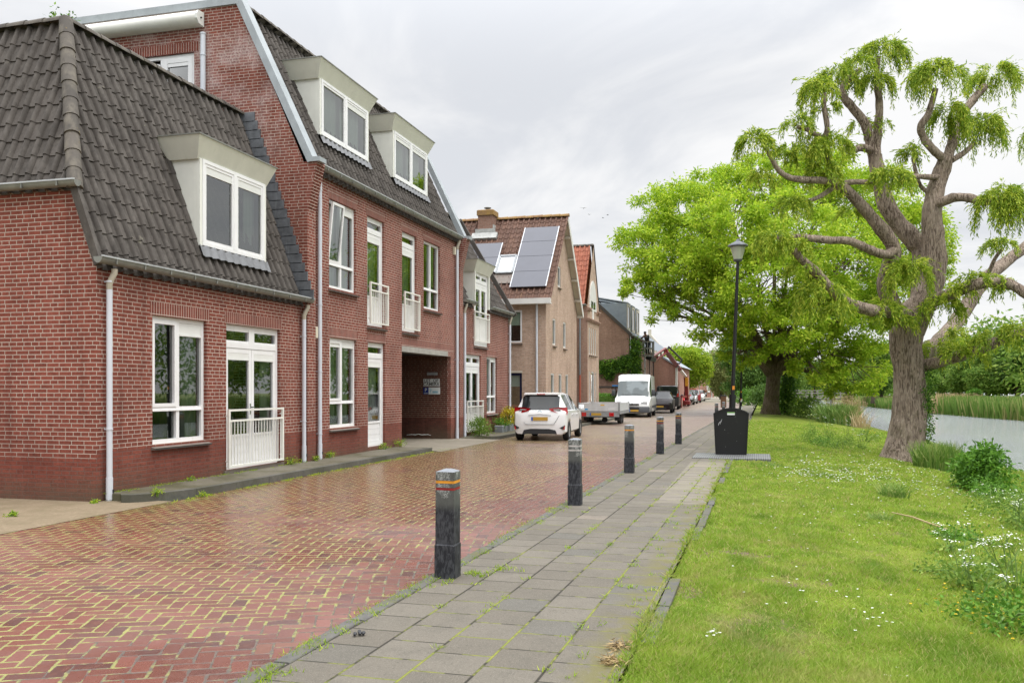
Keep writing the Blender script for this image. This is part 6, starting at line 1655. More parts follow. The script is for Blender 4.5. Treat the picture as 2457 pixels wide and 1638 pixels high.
def person(label, loc, rz, joints, scale=1.0, cloth=('jacket_dark', 'trousers'), hair='hair_dark'):
    """one skinned body from named joints; clothes and hair are children"""
    t = thing('person', label, 'person', loc, rz)
    J = dict(pelvis=(0, 0, .95), waist=(0, 0, 1.10), chest=(0, 0, 1.36), neck=(0, 0, 1.50), head=(.01, 0, 1.62), crown=(.01, 0, 1.73),
             shL=(0, .19, 1.43), elL=(0, .25, 1.15), haL=(.08, .24, .90), fiL=(.1, .24, .80), shR=(0, -.19, 1.43), elR=(0, -.25, 1.15), haR=(.08, -.24, .90), fiR=(.1, -.24, .80),
             hiL=(0, .10, .90), knL=(.03, .11, .50), anL=(0, .11, .09), toL=(.15, .12, .03), hiR=(0, -.10, .90), knR=(.03, -.11, .50), anR=(0, -.11, .09), toR=(.15, -.12, .03))
    J.update(joints)
    E = [('pelvis', 'waist'), ('waist', 'chest'), ('chest', 'neck'), ('neck', 'head'), ('head', 'crown')]
    for s in 'LR': E += [('chest', 'sh' + s), ('sh' + s, 'el' + s), ('el' + s, 'ha' + s), ('ha' + s, 'fi' + s), ('pelvis', 'hi' + s), ('hi' + s, 'kn' + s), ('kn' + s, 'an' + s), ('an' + s, 'to' + s)]
    rad = dict(pelvis=.15, waist=.13, chest=.15, neck=.055, head=.098, crown=.07, sh=.07, el=.045, ha=.035, fi=.025, hi=.09, kn=.06, an=.045, to=.035)
    def skin(name, edges, mat, grow=0.0):
        names = sorted({n for e in edges for n in e}, key=lambda n: n != 'pelvis'); me = bpy.data.meshes.new(name)
        me.from_pydata([Vector(J[n]) * scale for n in names], [(names.index(a), names.index(b)) for a, b in edges], []); me.materials.append(M[mat])
        o = link_mesh(name, me, t); md = o.modifiers.new('skin', 'SKIN'); md.use_smooth_shade = True; o.modifiers.new('sub', 'SUBSURF').levels = 1
        for i, n in enumerate(names):
            r = (rad.get(n) or rad[n[:2]]) * scale + grow; me.skin_vertices[0].data[i].radius = (r, r)
        me.skin_vertices[0].data[0].use_root = True
        return o
    skin('body', E, 'skin')
    skin('jacket', [e for e in E if e[0] in ('pelvis', 'waist', 'chest', 'shL', 'shR', 'elL', 'elR') and e[1] not in ('neck', 'hiL', 'hiR')], cloth[0], .016)
    skin('trousers', [e for e in E if e[0][:2] in ('hi', 'kn', 'pe') and e[1] != 'waist'], cloth[1], .014)
    mb = MB(True); c = Vector(J['head']) * scale
    mb.lathe([(.104 * scale, .0), (.105 * scale, .05 * scale), (.085 * scale, .10 * scale), (.03 * scale, .125 * scale), (0, .128 * scale)], tuple(c + Vector((-.012, 0, .02)) * scale), 10); mb.build('hair', M[hair], t, smooth=True)
    return t
bp = bl.lerp(br_, .42) + fx * .4
person('worker in a dark grey hooded jacket leaning out of the lift basket', (bp.x, bp.y, bp.z + .06), R(150),
       dict(waist=(.06, 0, 1.10), chest=(.20, 0, 1.32), neck=(.28, 0, 1.44), head=(.33, 0, 1.55), crown=(.36, 0, 1.66), shL=(.2, .19, 1.38), elL=(.42, .22, 1.22), haL=(.64, .12, 1.30), fiL=(.72, .08, 1.32), shR=(.2, -.19, 1.38), elR=(.42, -.2, 1.2), haR=(.64, -.1, 1.26), fiR=(.72, -.08, 1.28)), 1.0, ('jacket_grey', 'trousers'), 'jacket_grey')
p = gp(1687, 953.5); person('distant walker in black clothes on the pavement by the bend, on the left', (p.x, p.y, 0), R(20), dict(knL=(.14, .11, .52), anL=(.18, .11, .09), toL=(.33, .11, .06), anR=(-.22, -.11, .12), toR=(-.1, -.11, .03)), 1.0)
p = gp(1694, 953.5); person('distant walker in a brown coat beside the one in black', (p.x, p.y, 0), R(200), dict(knR=(.14, -.11, .52), anR=(.18, -.11, .09), toR=(.33, -.11, .06), anL=(-.22, .11, .12), toL=(-.1, .11, .03)), 1.0, ('jacket_brown', 'jacket_dark'))

# ---------------------------------------------------------------- small things along the houses
t = thing('garden_wall', 'low dark brick garden wall with a stone coping in front of the big brown gable', 'wall', (47.5, -.7, 0))
mb = MB(); mb.box(47.4, 47.65, -.75, 6, 0, 1.72); mb.build('brickwork', M['brick_brown'], t); mb = MB(); mb.box(47.35, 47.7, -.8, 6, 1.72, 1.82); mb.build('coping', M['sill_dark'], t)
p = on_s(1476, 925, 47.2); t = thing('street_sign', 'small blue street name sign by the brown garden wall', 'sign', (47.2, p.y, p.z)); mb = MB(True); mb.bbox(-.012, .012, -.25, .2, -.04, .05, .003); mb.build('plate', M['sign_street'], t); mb = MB(True); mb.box(.0, .16, -.2, -.17, -.02, .02); mb.box(.0, .16, .14, .17, -.02, .02); mb.build('bracket', M['galvanised'], t)
t = thing('garden_bench', 'slatted wooden bench against the pale house behind the white hatchback', 'bench', (23.6, .25, .09))
mb = MB(True)
for z in (.55, .68, .81): mb.box(.25, .28, -.5, .5, z, z + .09)
mb.build('backrest', M['wood'], t); mb = MB(True)
for x in (-.2, -.08, .04, .16): mb.box(x, x + .09, -.5, .5, .42, .45)
mb.build('seat', M['wood'], t)
for y in (-.48, .44):
    mb = MB(True); mb.box(.22, .28, y, y + .05, 0, .9); mb.box(-.2, -.14, y, y + .05, 0, .62); mb.box(-.2, .28, y, y + .05, .6, .64); mb.build('leg', M['wood'], t)
for i, (s, y, w, lab) in enumerate(((19.75, -.33, .26, 'grey trough planter below the far ground-floor window, on the left'), (20.7, -.36, .2, 'grey pot planter with a yellow shrub beside the far downpipe'))):
    t = thing('planter', lab, 'planter', (s, y, .09)); mb = MB(True); mb.bbox(-w * 1.2, w * 1.2, -w * .6, w * .6, 0, .24, .02); mb.build('tub', M['planter'], t); mb = MB(True); mb.box(-w * 1.1, w * 1.1, -w * .5, w * .5, .23, .245); mb.build('soil', M['wood'], t)
# birds
for i, (px, py, d, lab) in enumerate(((1400, 500, 60, 'dark bird high over the brown roof, largest of the four'), (1414, 515, 66, 'small dark bird just below the largest one'), (1447, 523, 70, 'faint bird lowest of the four in the sky'), (1458, 516, 64, 'bird furthest right, nearest the big green tree'))):
    p = at(px, py, d); t = thing('bird', lab, 'bird', tuple(p), R(40 * i), 'birds in the sky'); s = .8 if i == 0 else .55
    mb = MB(True); mb.tube([(-.14 * s, 0, 0), (-.05 * s, 0, 0), (.08 * s, 0, .01), (.16 * s, 0, .02)], [.008, .035 * s, .03 * s, .008], 6); mb.build('body', M['bird'], t)
    for sg in (1, -1):
        mb = MB(True); mb.add([(.07 * s, sg * .02, .01), (-.06 * s, sg * .02, .01), (-.02 * s, sg * .17 * s, .07 * s), (.06 * s, sg * .17 * s, .07 * s), (-.07 * s, sg * .34 * s, .03 * s)], [(0, 1, 2, 3), (3, 2, 4)]); mb.build('wing', M['bird'], t)

def spray(C, n, r, leaf, droop=.35, flat=.7):
    """n leaves scattered in clumps round the points C"""
    C = np.asarray(C); k = len(C); idx = rng.integers(0, k, n)
    off = rng.normal(size=(n, 3)) * np.array([r, r, r * flat]) * .55
    base = C[idx] + off; d = off + rng.normal(size=(n, 3)) * r * .5; d[:, 2] -= droop * r
    return leaf_quads(base, d, rng.uniform(.7, 1.3, n) * leaf, rng.uniform(.7, 1.3, n) * leaf * .45)

# ---------------------------------------------------------------- the old pollarded willow
DW = 25.0
def wp(x, y, dd=0.0): return at(1740 + x / 2.614, 60 + y / 2.614, DW + dd)
wb = at(2166, 1103, DW)
WT = thing('willow_tree', 'old gnarled pollarded willow with drooping tufts on thick bare limbs, on the bank', 'tree', (wb.x, wb.y, zg(wb.x, wb.y)))
pxm = DW / FPX / 2.614                                            # metres per crop pixel
def limb(mb, pts, w0, w1, n=12, sub=6, wob=.10):
    """limb through crop points (x, y, depth offset), widths in crop pixels"""
    P3 = [wp(*p) for p in pts]; out, rad = [], []
    m = len(P3) - 1
    for i in range(m):
        p0, p1, p2, p3 = P3[max(i - 1, 0)], P3[i], P3[i + 1], P3[min(i + 2, m)]
        for k in range(sub):
            t = k / sub
            out.append(.5 * ((2 * p1) + (p2 - p0) * t + (2 * p0 - 5 * p1 + 4 * p2 - p3) * t * t + (3 * p1 - p0 - 3 * p2 + p3) * t ** 3))
    out.append(P3[-1]); N = len(out)
    for i, p in enumerate(out):
        f = i / (N - 1); r = (w0 + (w1 - w0) * f) / 2 * pxm
        r *= 1 + wob * mnoise.noise(p * 2.3) + .6 * wob * mnoise.noise(p * 6)
        rad.append(r)
    b = len(mb.v); mb.tube(out, rad, n)
    for i in range(b, len(mb.v)):                                # gnarl the surface
        p = Vector(mb.v[i]); c = mnoise.noise(p * 5) * .05 + mnoise.noise(Vector((p.x * 9, p.y * 9, p.z * 2.5))) * .035
        j = (i - b) // n
        if j < N: d = (p - out[j]); mb.v[i] = tuple(p + d * c * min(3, .25 / max(rad[j], .05) + .8))
mb = MB()
tr_pts = [(1115, 2790), (1118, 2735), (1120, 2680), (1135, 2600), (1155, 2450), (1160, 2300), (1150, 2150), (1130, 2020), (1135, 1930), (1170, 1840), (1230, 1760)]
tr_w = [318, 275, 250, 222, 200, 188, 180, 184, 198, 204, 170]
out = [wp(*p) for p in tr_pts]; fine_p, fine_r = [], []
for i in range(len(out) - 1):
    for k in range(6):
        t = k / 6; fine_p.append(out[i].lerp(out[i + 1], t)); fine_r.append((tr_w[i] + (tr_w[i + 1] - tr_w[i]) * t) / 2 * pxm)
fine_p.append(out[-1]); fine_r.append(tr_w[-1] / 2 * pxm)
n = 44; b = len(mb.v); mb.tube(fine_p, fine_r, n)
for i in range(b, b + n * len(fine_p)):
    p = Vector(mb.v[i]); j = (i - b) // n; d = p - fine_p[j]; a = math.atan2(d.y, d.x)
    rdg = mnoise.noise(Vector((math.cos(a) * 4.2, math.sin(a) * 4.2, p.z * .9))) * .10 + mnoise.noise(Vector((math.cos(a) * 11, math.sin(a) * 11, p.z * 2.2))) * .06
    flare = max(0, 1 - (p.z - fine_p[0].z) / .7) ** 2 * (.22 + .28 * max(0, math.cos(3 * a + 1)))
    mb.v[i] = tuple(p + d * (rdg + flare))
mb.build('trunk', M['bark_willow'], WT, smooth=True, sharp=70)
quads_obj('ivy', spray([tuple(wp(1262 + random.gauss(0, 9), random.uniform(2130, 2720), random.uniform(-.4, .3))) for _ in range(70)], 1500, .16, .09), M['leaf_ivy'], WT)
LIMBS = [
    ([(1120, 1860, 0), (1070, 1800, -.2), (1010, 1660, -.4), (1025, 1520, -.5), (1055, 1400, -.6), (985, 1285, -.7), (870, 1150, -.8), (755, 1030, -.9), (690, 985, -1.0), (690, 900, -1.0)], 125, 46),
    ([(1215, 1800, .3), (1235, 1600, .5), (1230, 1430, .7), (1170, 1340, .8), (1080, 1235, .9), (1010, 1120, 1), (960, 940, 1), (940, 820, 1)], 130, 92),
    ([(935, 850, 1), (905, 720, 1), (870, 610, .9), (790, 510, .8), (735, 430, .7), (765, 350, .7), (850, 280, .7)], 70, 36),
    ([(945, 830, 1), (950, 720, 1.1), (962, 600, 1.1), (965, 480, 1.1), (950, 350, 1.2), (960, 200, 1.2)], 66, 34),
    ([(935, 800, 1), (860, 770, .8), (790, 790, .5), (740, 770, .4)], 55, 40),
    ([(1235, 1760, 0), (1290, 1620, 0), (1310, 1470, 0), (1305, 1330, 0), (1295, 1190, 0), (1318, 1040, 0), (1368, 890, 0), (1385, 820, 0)], 170, 82),
    ([(1385, 850, 0), (1320, 800, -.2), (1252, 720, -.3), (1228, 640, -.4), (1275, 555, -.5), (1320, 400, -.6)], 56, 34),
    ([(1390, 840, 0), (1425, 740, .2), (1450, 640, .4), (1490, 555, .5), (1560, 465, .6), (1630, 385, .7)], 66, 44),
    ([(1420, 850, 0), (1500, 800, .3), (1560, 740, .5)], 40, 26),
    ([(1300, 1140, 0), (1360, 1110, -.3), (1440, 1082, -.6), (1530, 1085, -.9), (1620, 1110, -1.1), (1720, 1090, -1.3)], 62, 46),
    ([(1370, 950, 0), (1290, 955, -.3), (1200, 950, -.7), (1120, 960, -1)], 40, 28),
    ([(1275, 1055, 0), (1220, 1000, -.2), (1190, 900, -.3), (1180, 840, -.3)], 26, 18),
    ([(1075, 1400, -.6), (1010, 1440, -.9), (900, 1405, -1.2), (780, 1355, -1.5), (650, 1350, -1.8), (545, 1338, -2.0), (470, 1330, -2.1), (330, 1340, -2.2)], 60, 34),
    ([(1110, 1840, -.3), (1030, 1800, -.8), (900, 1785, -1.3), (760, 1735, -1.7), (650, 1640, -2.0), (570, 1550, -2.2), (480, 1470, -2.4), (430, 1410, -2.5)], 82, 40),
    ([(700, 985, -1), (600, 975, -1.2), (480, 970, -1.4), (400, 955, -1.5), (330, 905, -1.6), (285, 825, -1.7), (235, 745, -1.8)], 44, 24),
    ([(670, 900, -1), (630, 740, -1.1), (640, 640, -1.2), (620, 520, -1.2), (620, 430, -1.2)], 40, 26),
    ([(630, 720, -1), (570, 690, -1.3), (510, 655, -1.4), (450, 640, -1.4)], 34, 22),
    ([(730, 995, -.9), (800, 985, -1), (890, 985, -1.1), (980, 975, -1.2)], 36, 26),
    ([(690, 1010, -.9), (620, 1060, -1), (540, 1100, -1.2), (470, 1110, -1.3)], 34, 20),
    ([(1225, 2060, .5), (1330, 2000, 1.4), (1430, 1890, 2), (1530, 1740, 2.6), (1640, 1590, 3.2), (1780, 1470, 3.8), (1960, 1340, 4.4), (2160, 1200, 5)], 118, 70),
    ([(1235, 1760, -.2), (1330, 1720, -.8), (1430, 1680, -1.2), (1540, 1635, -1.6), (1680, 1612, -1.9), (1800, 1632, -2.2), (1900, 1700, -2.4), (1990, 1790, -2.5)], 84, 50),
    ([(1230, 2140, .2), (1290, 2125, -.2), (1420, 2090, -.6), (1550, 2045, -1), (1700, 1985, -1.4), (1860, 1930, -1.7), (2060, 1890, -2)], 80, 52),
    ([(1650, 1560, 3), (1690, 1470, 2.6), (1740, 1400, 2.4)], 30, 22),
]
mb = MB()
for pts, w0, w1 in LIMBS: limb(mb, pts, w0, w1)
mb.build('limbs', M['bark_willow'], WT, smooth=True, sharp=70)
# tufts: (x, y, half width, height above, hang below, depth offset, strands)
TUFTS = [(985, 190, 190, 90, 150, 1.2, 300), (830, 280, 120, 80, 150, .8, 170), (700, 330, 120, 80, 190, .7, 190), (590, 420, 100, 80, 200, -1.2, 200), (945, 380, 110, 75, 150, 1.1, 190), (460, 640, 95, 60, 110, -1.4, 130), (640, 540, 70, 40, 100, -1.2, 60),
         (185, 760, 115, 80, 130, -1.8, 200), (400, 810, 95, 50, 110, -1.3, 120), (540, 780, 110, 65, 180, -1.1, 180), (660, 770, 130, 75, 180, -.9, 220), (610, 950, 100, 90, 170, -1.0, 210), (1330, 330, 190, 100, 190, -.6, 320), (1690, 340, 170, 90, 160, .7, 280), (1390, 590, 120, 100, 170, -.3, 210), (1600, 660, 170, 100, 240, .5, 320), (1180, 810, 78, 65, 110, -.3, 120), (1040, 970, 150, 75, 150, -1.1, 260), (235, 970, 75, 55, 100, -1.6, 90), (425, 1140, 105, 60, 130, -1.3, 150),
         (305, 1370, 105, 85, 150, -2.2, 180), (450, 1400, 75, 50, 120, -2.3, 100), (1740, 1120, 170, 100, 270, -1.3, 340), (1890, 1080, 150, 70, 330, -1.2, 260), (1720, 1400, 130, 70, 110, 2.4, 150), (1150, 1570, 125, 110, 160, -1.0, 240), (845, 650, 60, 70, 100, 1.2, 60), (1000, 640, 45, 60, 90, 1.1, 40), (775, 1190, 48, 40, 90, -.6, 45), (600, 1690, 130, 110, 230, -2.1, 170), (720, 1790, 80, 40, 120, -1.8, 80), (985, 1800, 100, 70, 150, -.9, 160), (1090, 1870, 90, 60, 120, -.6, 90), (1350, 1780, 130, 80, 170, -.9, 190), (1480, 1690, 90, 60, 110, -1.4, 110), (1560, 1610, 110, 60, 90, -1.6, 100), (1330, 2060, 100, 110, 130, .2, 130), (1480, 2070, 160, 60, 110, -.8, 180), (1700, 1990, 170, 60, 130, -1.4, 190), (1860, 1930, 150, 60, 120, -1.7, 160), (1850, 1640, 150, 40, 150, -2.1, 90), (1640, 1600, 120, 30, 130, -1.8, 60), (1420, 1950, 80, 60, 140, .8, 80), (1980, 700, 120, 80, 200, 1, 80), (500, 1540, 90, 60, 130, -2.3, 90)]
C_, D_, L_, W_ = [], [], [], []
tw = MB()
for (x, y, hw, ha, hb, dd, ns) in TUFTS:
    c = wp(x, y, dd); rx, up_, dn_ = hw * pxm * .84, ha * pxm * 1.0, hb * pxm * .58
    seeds = [(random.uniform(0, 2 * math.pi), math.sqrt(random.random()) * .95) for _ in range(max(6, ns // 6))]
    for s in range(int(ns * 1.25)):
        a, q = random.choice(seeds); a += random.gauss(0, .10); q = min(1.0, max(0, q + random.gauss(0, .05))); wild = random.random() < .07
        e = random.uniform(.6, 1.0)
        st = c + RIGHT * (math.cos(a) * q * rx * .72) + DIRV * (math.sin(a) * q * rx * .72) + Z_ * (up_ * (math.sqrt(max(0, 1 - q * q)) * e - .1))
        hd = (RIGHT * math.cos(a) + DIRV * math.sin(a)) * (.25 + .55 * q); v = (hd + Z_ * random.uniform(.0, .8)).normalized()
        ln = (up_ + dn_) * random.uniform(.25, 1.0) * (.55 + .55 * q); stp = .055; p = st.copy(); nst = max(4, int(ln / stp))
        for k in range(nst):
            f = k / nst; v = (v + Z_ * (-.13 if wild else -.34) + Vector((random.gauss(0, .05), random.gauss(0, .05), 0))).normalized(); p = p + v * stp
            for _ in range(1 if random.random() < .62 else 2):
                d = (v * .8 + Vector((random.gauss(0, .38), random.gauss(0, .38), random.gauss(-.1, .25)))); C_.append(tuple(p)); D_.append(tuple(d)); L_.append(random.uniform(.08, .15)); W_.append(random.uniform(.02, .036))
quads_obj('foliage', leaf_quads(C_, D_, L_, W_), M['leaf_willow'], WT)

# ---------------------------------------------------------------- leafy trees
def tree(name, label, base, lobes, mats, leaf, nl, clump, trunk_r, fork, group=None, inner=.55, limbs=True, bark_='bark_dark', droop=.35, per=1.0, twigs=3):
    """lobes: (centre, rx, ry(depth), rz). Leaves sit in clumps on and just inside the lobes."""
    t = thing(name, label, 'tree', tuple(base), 0, group)
    base = Vector(base); fk = Vector(fork)
    tot = sum(l[1] * l[3] for l in lobes); mb = MB(); V = []
    n = 9; pts = [base - Z_ * .2, base + (fk - base) * .12, base.lerp(fk, .5), fk]; mb.tube(pts, [trunk_r * 1.5, trunk_r * 1.08, trunk_r * .92, trunk_r * .95], 16)
    for c, rx, ry, rz in lobes:
        c = Vector(c); nc = max(6, int(nl / clump * rx * rz / tot)); pc = []
        while len(pc) < nc:
            v = Vector((random.gauss(0, 1), random.gauss(0, 1), random.gauss(0, 1))).normalized(); q = random.uniform(inner, 1.0) ** .6
            jit = 1 + .18 * mnoise.noise(v * 2.2 + c)
            p = c + Vector((v.x * rx, v.y * ry, v.z * rz)) * q * jit
            if v.z < -.55 and random.random() < .5: continue
            pc.append(tuple(p))
        V.append(spray(pc, int(nl * rx * rz / tot), min(rx, rz) * per * .22 + leaf * .6, leaf, droop))
        if limbs:
            mid_ = fk.lerp(c, .55) + Vector((random.gauss(0, .3), random.gauss(0, .3), random.uniform(.2, .8))); r1 = trunk_r * .34
            mb.tube([fk - (fk - base).normalized() * trunk_r * .6, mid_, c], [r1, r1 * .62, r1 * .32], 8)
            for p in random.sample(pc, min(len(pc), twigs * 4)):
                s = mid_.lerp(c, random.uniform(.1, 1)); pv = Vector(p); mb.tube([s, s.lerp(pv, .5) + Z_ * random.uniform(-.1, .25), pv], [r1 * .26, r1 * .15, r1 * .05], 5)
    mb.build('trunk', M[bark_], t, smooth=True, sharp=60)
    V = np.concatenate(V); quads_obj('crown', V, M[mats], t)
    return t
DA = 60.0
ab = gp(1848, 987, .1)
def lob(px, py, rx, ry, dd=0.0, d=DA, dep=.9): k = (d + dd) / FPX; return (at(px, py, d + dd), rx * k, rx * k * dep, ry * k)
tree('ash_tree', 'big spreading ash tree with bright green leaves behind the street lamp', (ab.x, ab.y, 0),
     [lob(1560, 600, 92, 92, -1), lob(1630, 520, 115, 88, 0), lob(1540, 690, 60, 34, -2), lob(1585, 745, 46, 34, -3), lob(1640, 650, 120, 90, -3), lob(1725, 460, 120, 62, 2), lob(1850, 440, 130, 70, 3), lob(1980, 445, 130, 80, 2), lob(2090, 500, 130, 100, 2), lob(2180, 580, 110, 95, 1), lob(2235, 640, 60, 60, 0),
      lob(1760, 570, 140, 100, -5), lob(1900, 570, 150, 110, -6), lob(2030, 620, 140, 100, -4), lob(1820, 680, 140, 90, -6), lob(1740, 770, 100, 62, -4), lob(1830, 800, 90, 50, -5), lob(1960, 740, 120, 80, -5), lob(2050, 760, 110, 90, -3), lob(2000, 850, 80, 60, -4), lob(2070, 880, 90, 62, -3), lob(2040, 940, 60, 34, -3), lob(1900, 790, 80, 46, -7), lob(1770, 850, 60, 34, -5), lob(1950, 880, 60, 40, -5), lob(1690, 600, 70, 60, -5), lob(1620, 700, 60, 40, 1), lob(1700, 700, 70, 60, -3), lob(2130, 720, 90, 80, -1)],
     'leaf_ash', .23, 170000, 125, .50, at(1860, 865, 60), bark_='bark_ash', inner=.62, per=.62, twigs=6)
# hanging shoots round the ash's fork
mb = MB(); t = [o for o in bpy.data.objects if o.name == 'ash_tree'][0]
for pts in ([(1842, 815), (1846, 840), (1838, 868), (1825, 876)], [(1872, 808), (1873, 840), (1880, 860), (1895, 862)], [(1812, 845), (1810, 870), (1804, 884)]): mb.tube([at(x, y, 58.6) for x, y in pts], [.05, .045, .03, .015][:len(pts)], 6)
mb.tube([at(1800, 800, 59.5), at(1818, 850, 59.7), at(1850, 890, 60)], [.28, .36, .5], 10); mb.tube([at(1905, 830, 59.5), at(1885, 865, 59.7), at(1862, 890, 60)], [.3, .38, .5], 10); mb.build('boughs', M['bark_ash'], t, smooth=True)

def bgtree(label, px, pyb, d, lobes, mats, leaf, nl, tr=.25, group='trees in the distance', zb=-.1, dep=.9, droop=.35, name='tree'):
    b = at(px, pyb, d); b.z = zb
    ls = [lob(x, y, rx, ry, random.uniform(-2, 2), d, dep) for x, y, rx, ry in lobes]
    c = min(ls, key=lambda l: l[0].z)[0]; fk = Vector((b.x, b.y, max(zb + 1.2, min(c.z, zb + 2.6))))
    return tree(name, label, tuple(b), ls, mats, leaf * .72, int(nl * 2.1), 40, tr, tuple(fk), group, inner=.5, droop=droop, twigs=1)
bgtree('round lime green tree at the end of the parked cars', 1648, 948, 112, [(1640, 880, 46, 40), (1622, 858, 30, 26), (1668, 866, 34, 34), (1652, 850, 30, 18), (1690, 885, 20, 34), (1640, 910, 40, 24)], 'leaf_lime', .42, 9000)
bgtree('pale olive drooping tree past the yellow lamp', 1730, 955, 140, [(1722, 880, 26, 40), (1744, 890, 24, 45), (1712, 905, 18, 30), (1735, 930, 30, 22)], 'leaf_olive', .45, 6000, droop=1.2)
bgtree('dark green tree left of the ash trunk, behind the leaning lamp', 1790, 955, 120, [(1770, 850, 45, 50), (1800, 890, 50, 45), (1745, 850, 26, 30), (1830, 850, 50, 50), (1790, 925, 55, 24), (1825, 905, 40, 30)], 'leaf_dark', .5, 9000)
bgtree('grey green tree closing the street behind the signpost', 1700, 952, 200, [(1690, 890, 40, 34), (1715, 870, 30, 30), (1740, 880, 34, 30)], 'leaf_olive', .6, 4000)
bgtree('pale green tree over the left end of the footbridge', 1912, 945, 175, [(1905, 900, 30, 36), (1925, 880, 26, 30), (1890, 920, 20, 20)], 'leaf_mid', .6, 4500, droop=.9)
bgtree('dull green tree behind the middle of the footbridge', 1955, 945, 185, [(1950, 905, 34, 32), (1980, 890, 36, 34), (2005, 905, 30, 30)], 'leaf_dark', .6, 4500)
bgtree('yellow green tree left of the willow trunk across the water', 2095, 945, 120, [(2090, 860, 30, 30), (2110, 885, 30, 30), (2075, 900, 26, 26), (2120, 850, 26, 30)], 'leaf_mid', .5, 5000)
bgtree('shadowy tree at the waterside just left of the willow trunk', 2115, 950, 128, [(2112, 915, 34, 22), (2085, 925, 26, 16), (2130, 890, 30, 26)], 'leaf_dark', .5, 4000)
bgtree('golden green tree showing over the lowest right limb', 2290, 940, 150, [(2300, 830, 40, 26), (2335, 835, 38, 24), (2265, 835, 30, 24), (2360, 850, 36, 26), (2285, 860, 50, 22)], 'leaf_lime', .6, 6000)
bgtree('first far-bank tree right of the willow trunk', 2262, 948, 105, [(2258, 905, 28, 28), (2275, 885, 26, 24), (2240, 915, 18, 18), (2250, 932, 26, 12), (2285, 928, 24, 14)], 'leaf_mid', .42, 4200)
bgtree('slender dark-trunked far-bank tree in the middle of the row', 2320, 950, 100, [(2312, 880, 34, 30), (2335, 900, 34, 26), (2300, 908, 28, 22), (2325, 925, 30, 16), (2300, 935, 20, 10)], 'leaf_mid', .42, 5200)
bgtree('broad far-bank tree with three leaning trunks', 2370, 952, 95, [(2375, 870, 40, 40), (2395, 905, 36, 30), (2355, 905, 34, 26), (2385, 925, 34, 18), (2350, 932, 26, 10), (2410, 932, 22, 12)], 'leaf_mid', .42, 6500)
bgtree('dark far-bank tree at the right edge, beyond the reeds', 2440, 952, 92, [(2430, 850, 40, 40), (2455, 880, 44, 44), (2430, 905, 40, 30), (2470, 840, 40, 40), (2450, 925, 34, 20)], 'leaf_dark', .42, 7500)
bgtree('far pale tree above the far-bank row on the right', 2405, 945, 160, [(2400, 850, 40, 36), (2440, 830, 36, 30)], 'leaf_mid', .6, 4000)
bgtree('small round bush-like tree below the far-bank row', 2337, 953, 90, [(2338, 945, 14, 9)], 'leaf_bush', .3, 900, tr=.08)
b = at(1870, 985, 61.5)                                          # ivy-clad stem by the ash
t = thing('ivy_stem', 'ivy-covered stem right of the ash trunk', 'ivy', (b.x, b.y, 0))
cs = [at(1888 + random.gauss(0, 7), random.uniform(890, 985), 61 + random.uniform(-.6, .6)) for _ in range(160)]
mb = MB(); mb.tube([at(1888, 990, 61), at(1887, 940, 61), at(1884, 880, 61)], [.25, .22, .2], 8); mb.build('stem', M['bark_dark'], t); quads_obj('leaves', spray([tuple(c) for c in cs], 5200, .35, .17), M['leaf_ivy'], t)

# ---------------------------------------------------------------- hedges, climbers and shrubs
def leaf_box(name, label, cat, lo, hi, n, leaf, mat, group=None):
    t = thing(name, label, cat, ((lo[0] + hi[0]) / 2, (lo[1] + hi[1]) / 2, lo[2]), 0, group)
    P3 = rng.uniform(lo, hi, (n, 3)); quads_obj('leaves', leaf_quads(P3, rng.normal(size=(n, 3)) + np.array([0, 0, .4]), leaf * rng.uniform(.7, 1.3, n), leaf * .55), M[mat], t)
    mb = MB(); mb.box(lo[0] + .08, hi[0] - .08, lo[1] + .08, hi[1] - .08, lo[2], hi[2] - .12); mb.build('core', M['leaf_dark'], t); return t
h0, h1 = on_s(1436, 945, 45.0), on_s(1479, 945, 45.0)
leaf_box('hedge', 'clipped green hedge in front of the brown garden wall', 'hedge', (44.6, h1.y, .05), (45.5, h0.y + 2, h0.z), 5200, .13, 'leaf_bush')
t = thing('copper_shrub', 'dark purple shrub at the right end of the clipped hedge', 'shrub', (44.9, h1.y - .1, .05)); cs = [(44.9 + random.gauss(0, .18), h1.y - .05 + random.gauss(0, .18), h0.z - .1 + random.gauss(0, .25)) for _ in range(30)]
quads_obj('leaves', spray(cs, 600, .2, .12), M['car_plum'], t); mb = MB(); mb.tube([(44.9, h1.y - .1, 0), (44.9, h1.y - .1, h0.z)], .03, 6); mb.build('stem', M['bark_dark'], t)
t = thing('climbing_plant', 'green creeper along the blank brown gable and up its street corner', 'climber', (sF, tF, 0)); cs = []
for _ in range(210):
    u = random.random(); px = 1436 + 76 * u; cs.append(tuple(on_s(px, 882 - 12 * u + random.gauss(0, 5 + 4 * u), sF - random.uniform(.05, .3))))
for _ in range(30): cs.append(tuple(on_s(1460 + random.gauss(0, 3), random.uniform(880, 908), sF - .15)))
for _ in range(30): cs.append(tuple(on_s(1442 + random.gauss(0, 5), random.uniform(868, 888), sF - .15)))
for _ in range(420):
    z = random.uniform(1.0, 5.0); w = 2.3 * (.35 + .65 * math.sin(min(1, (z - .6) / 3.4) * math.pi * .8)); cs.append((sF + random.uniform(-.1, w), tF - random.uniform(.05, .5), z))
quads_obj('leaves', spray(cs, 13000, .22, .17, .8), M['leaf_ivy'], t); mb = MB(); mb.tube([(sF + .3, tF - .08, 0), (sF + .35, tF - .1, 2), (sF + .1, tF - .1, 3.6)], [.06, .05, .03], 6); mb.build('stem', M['bark_dark'], t)

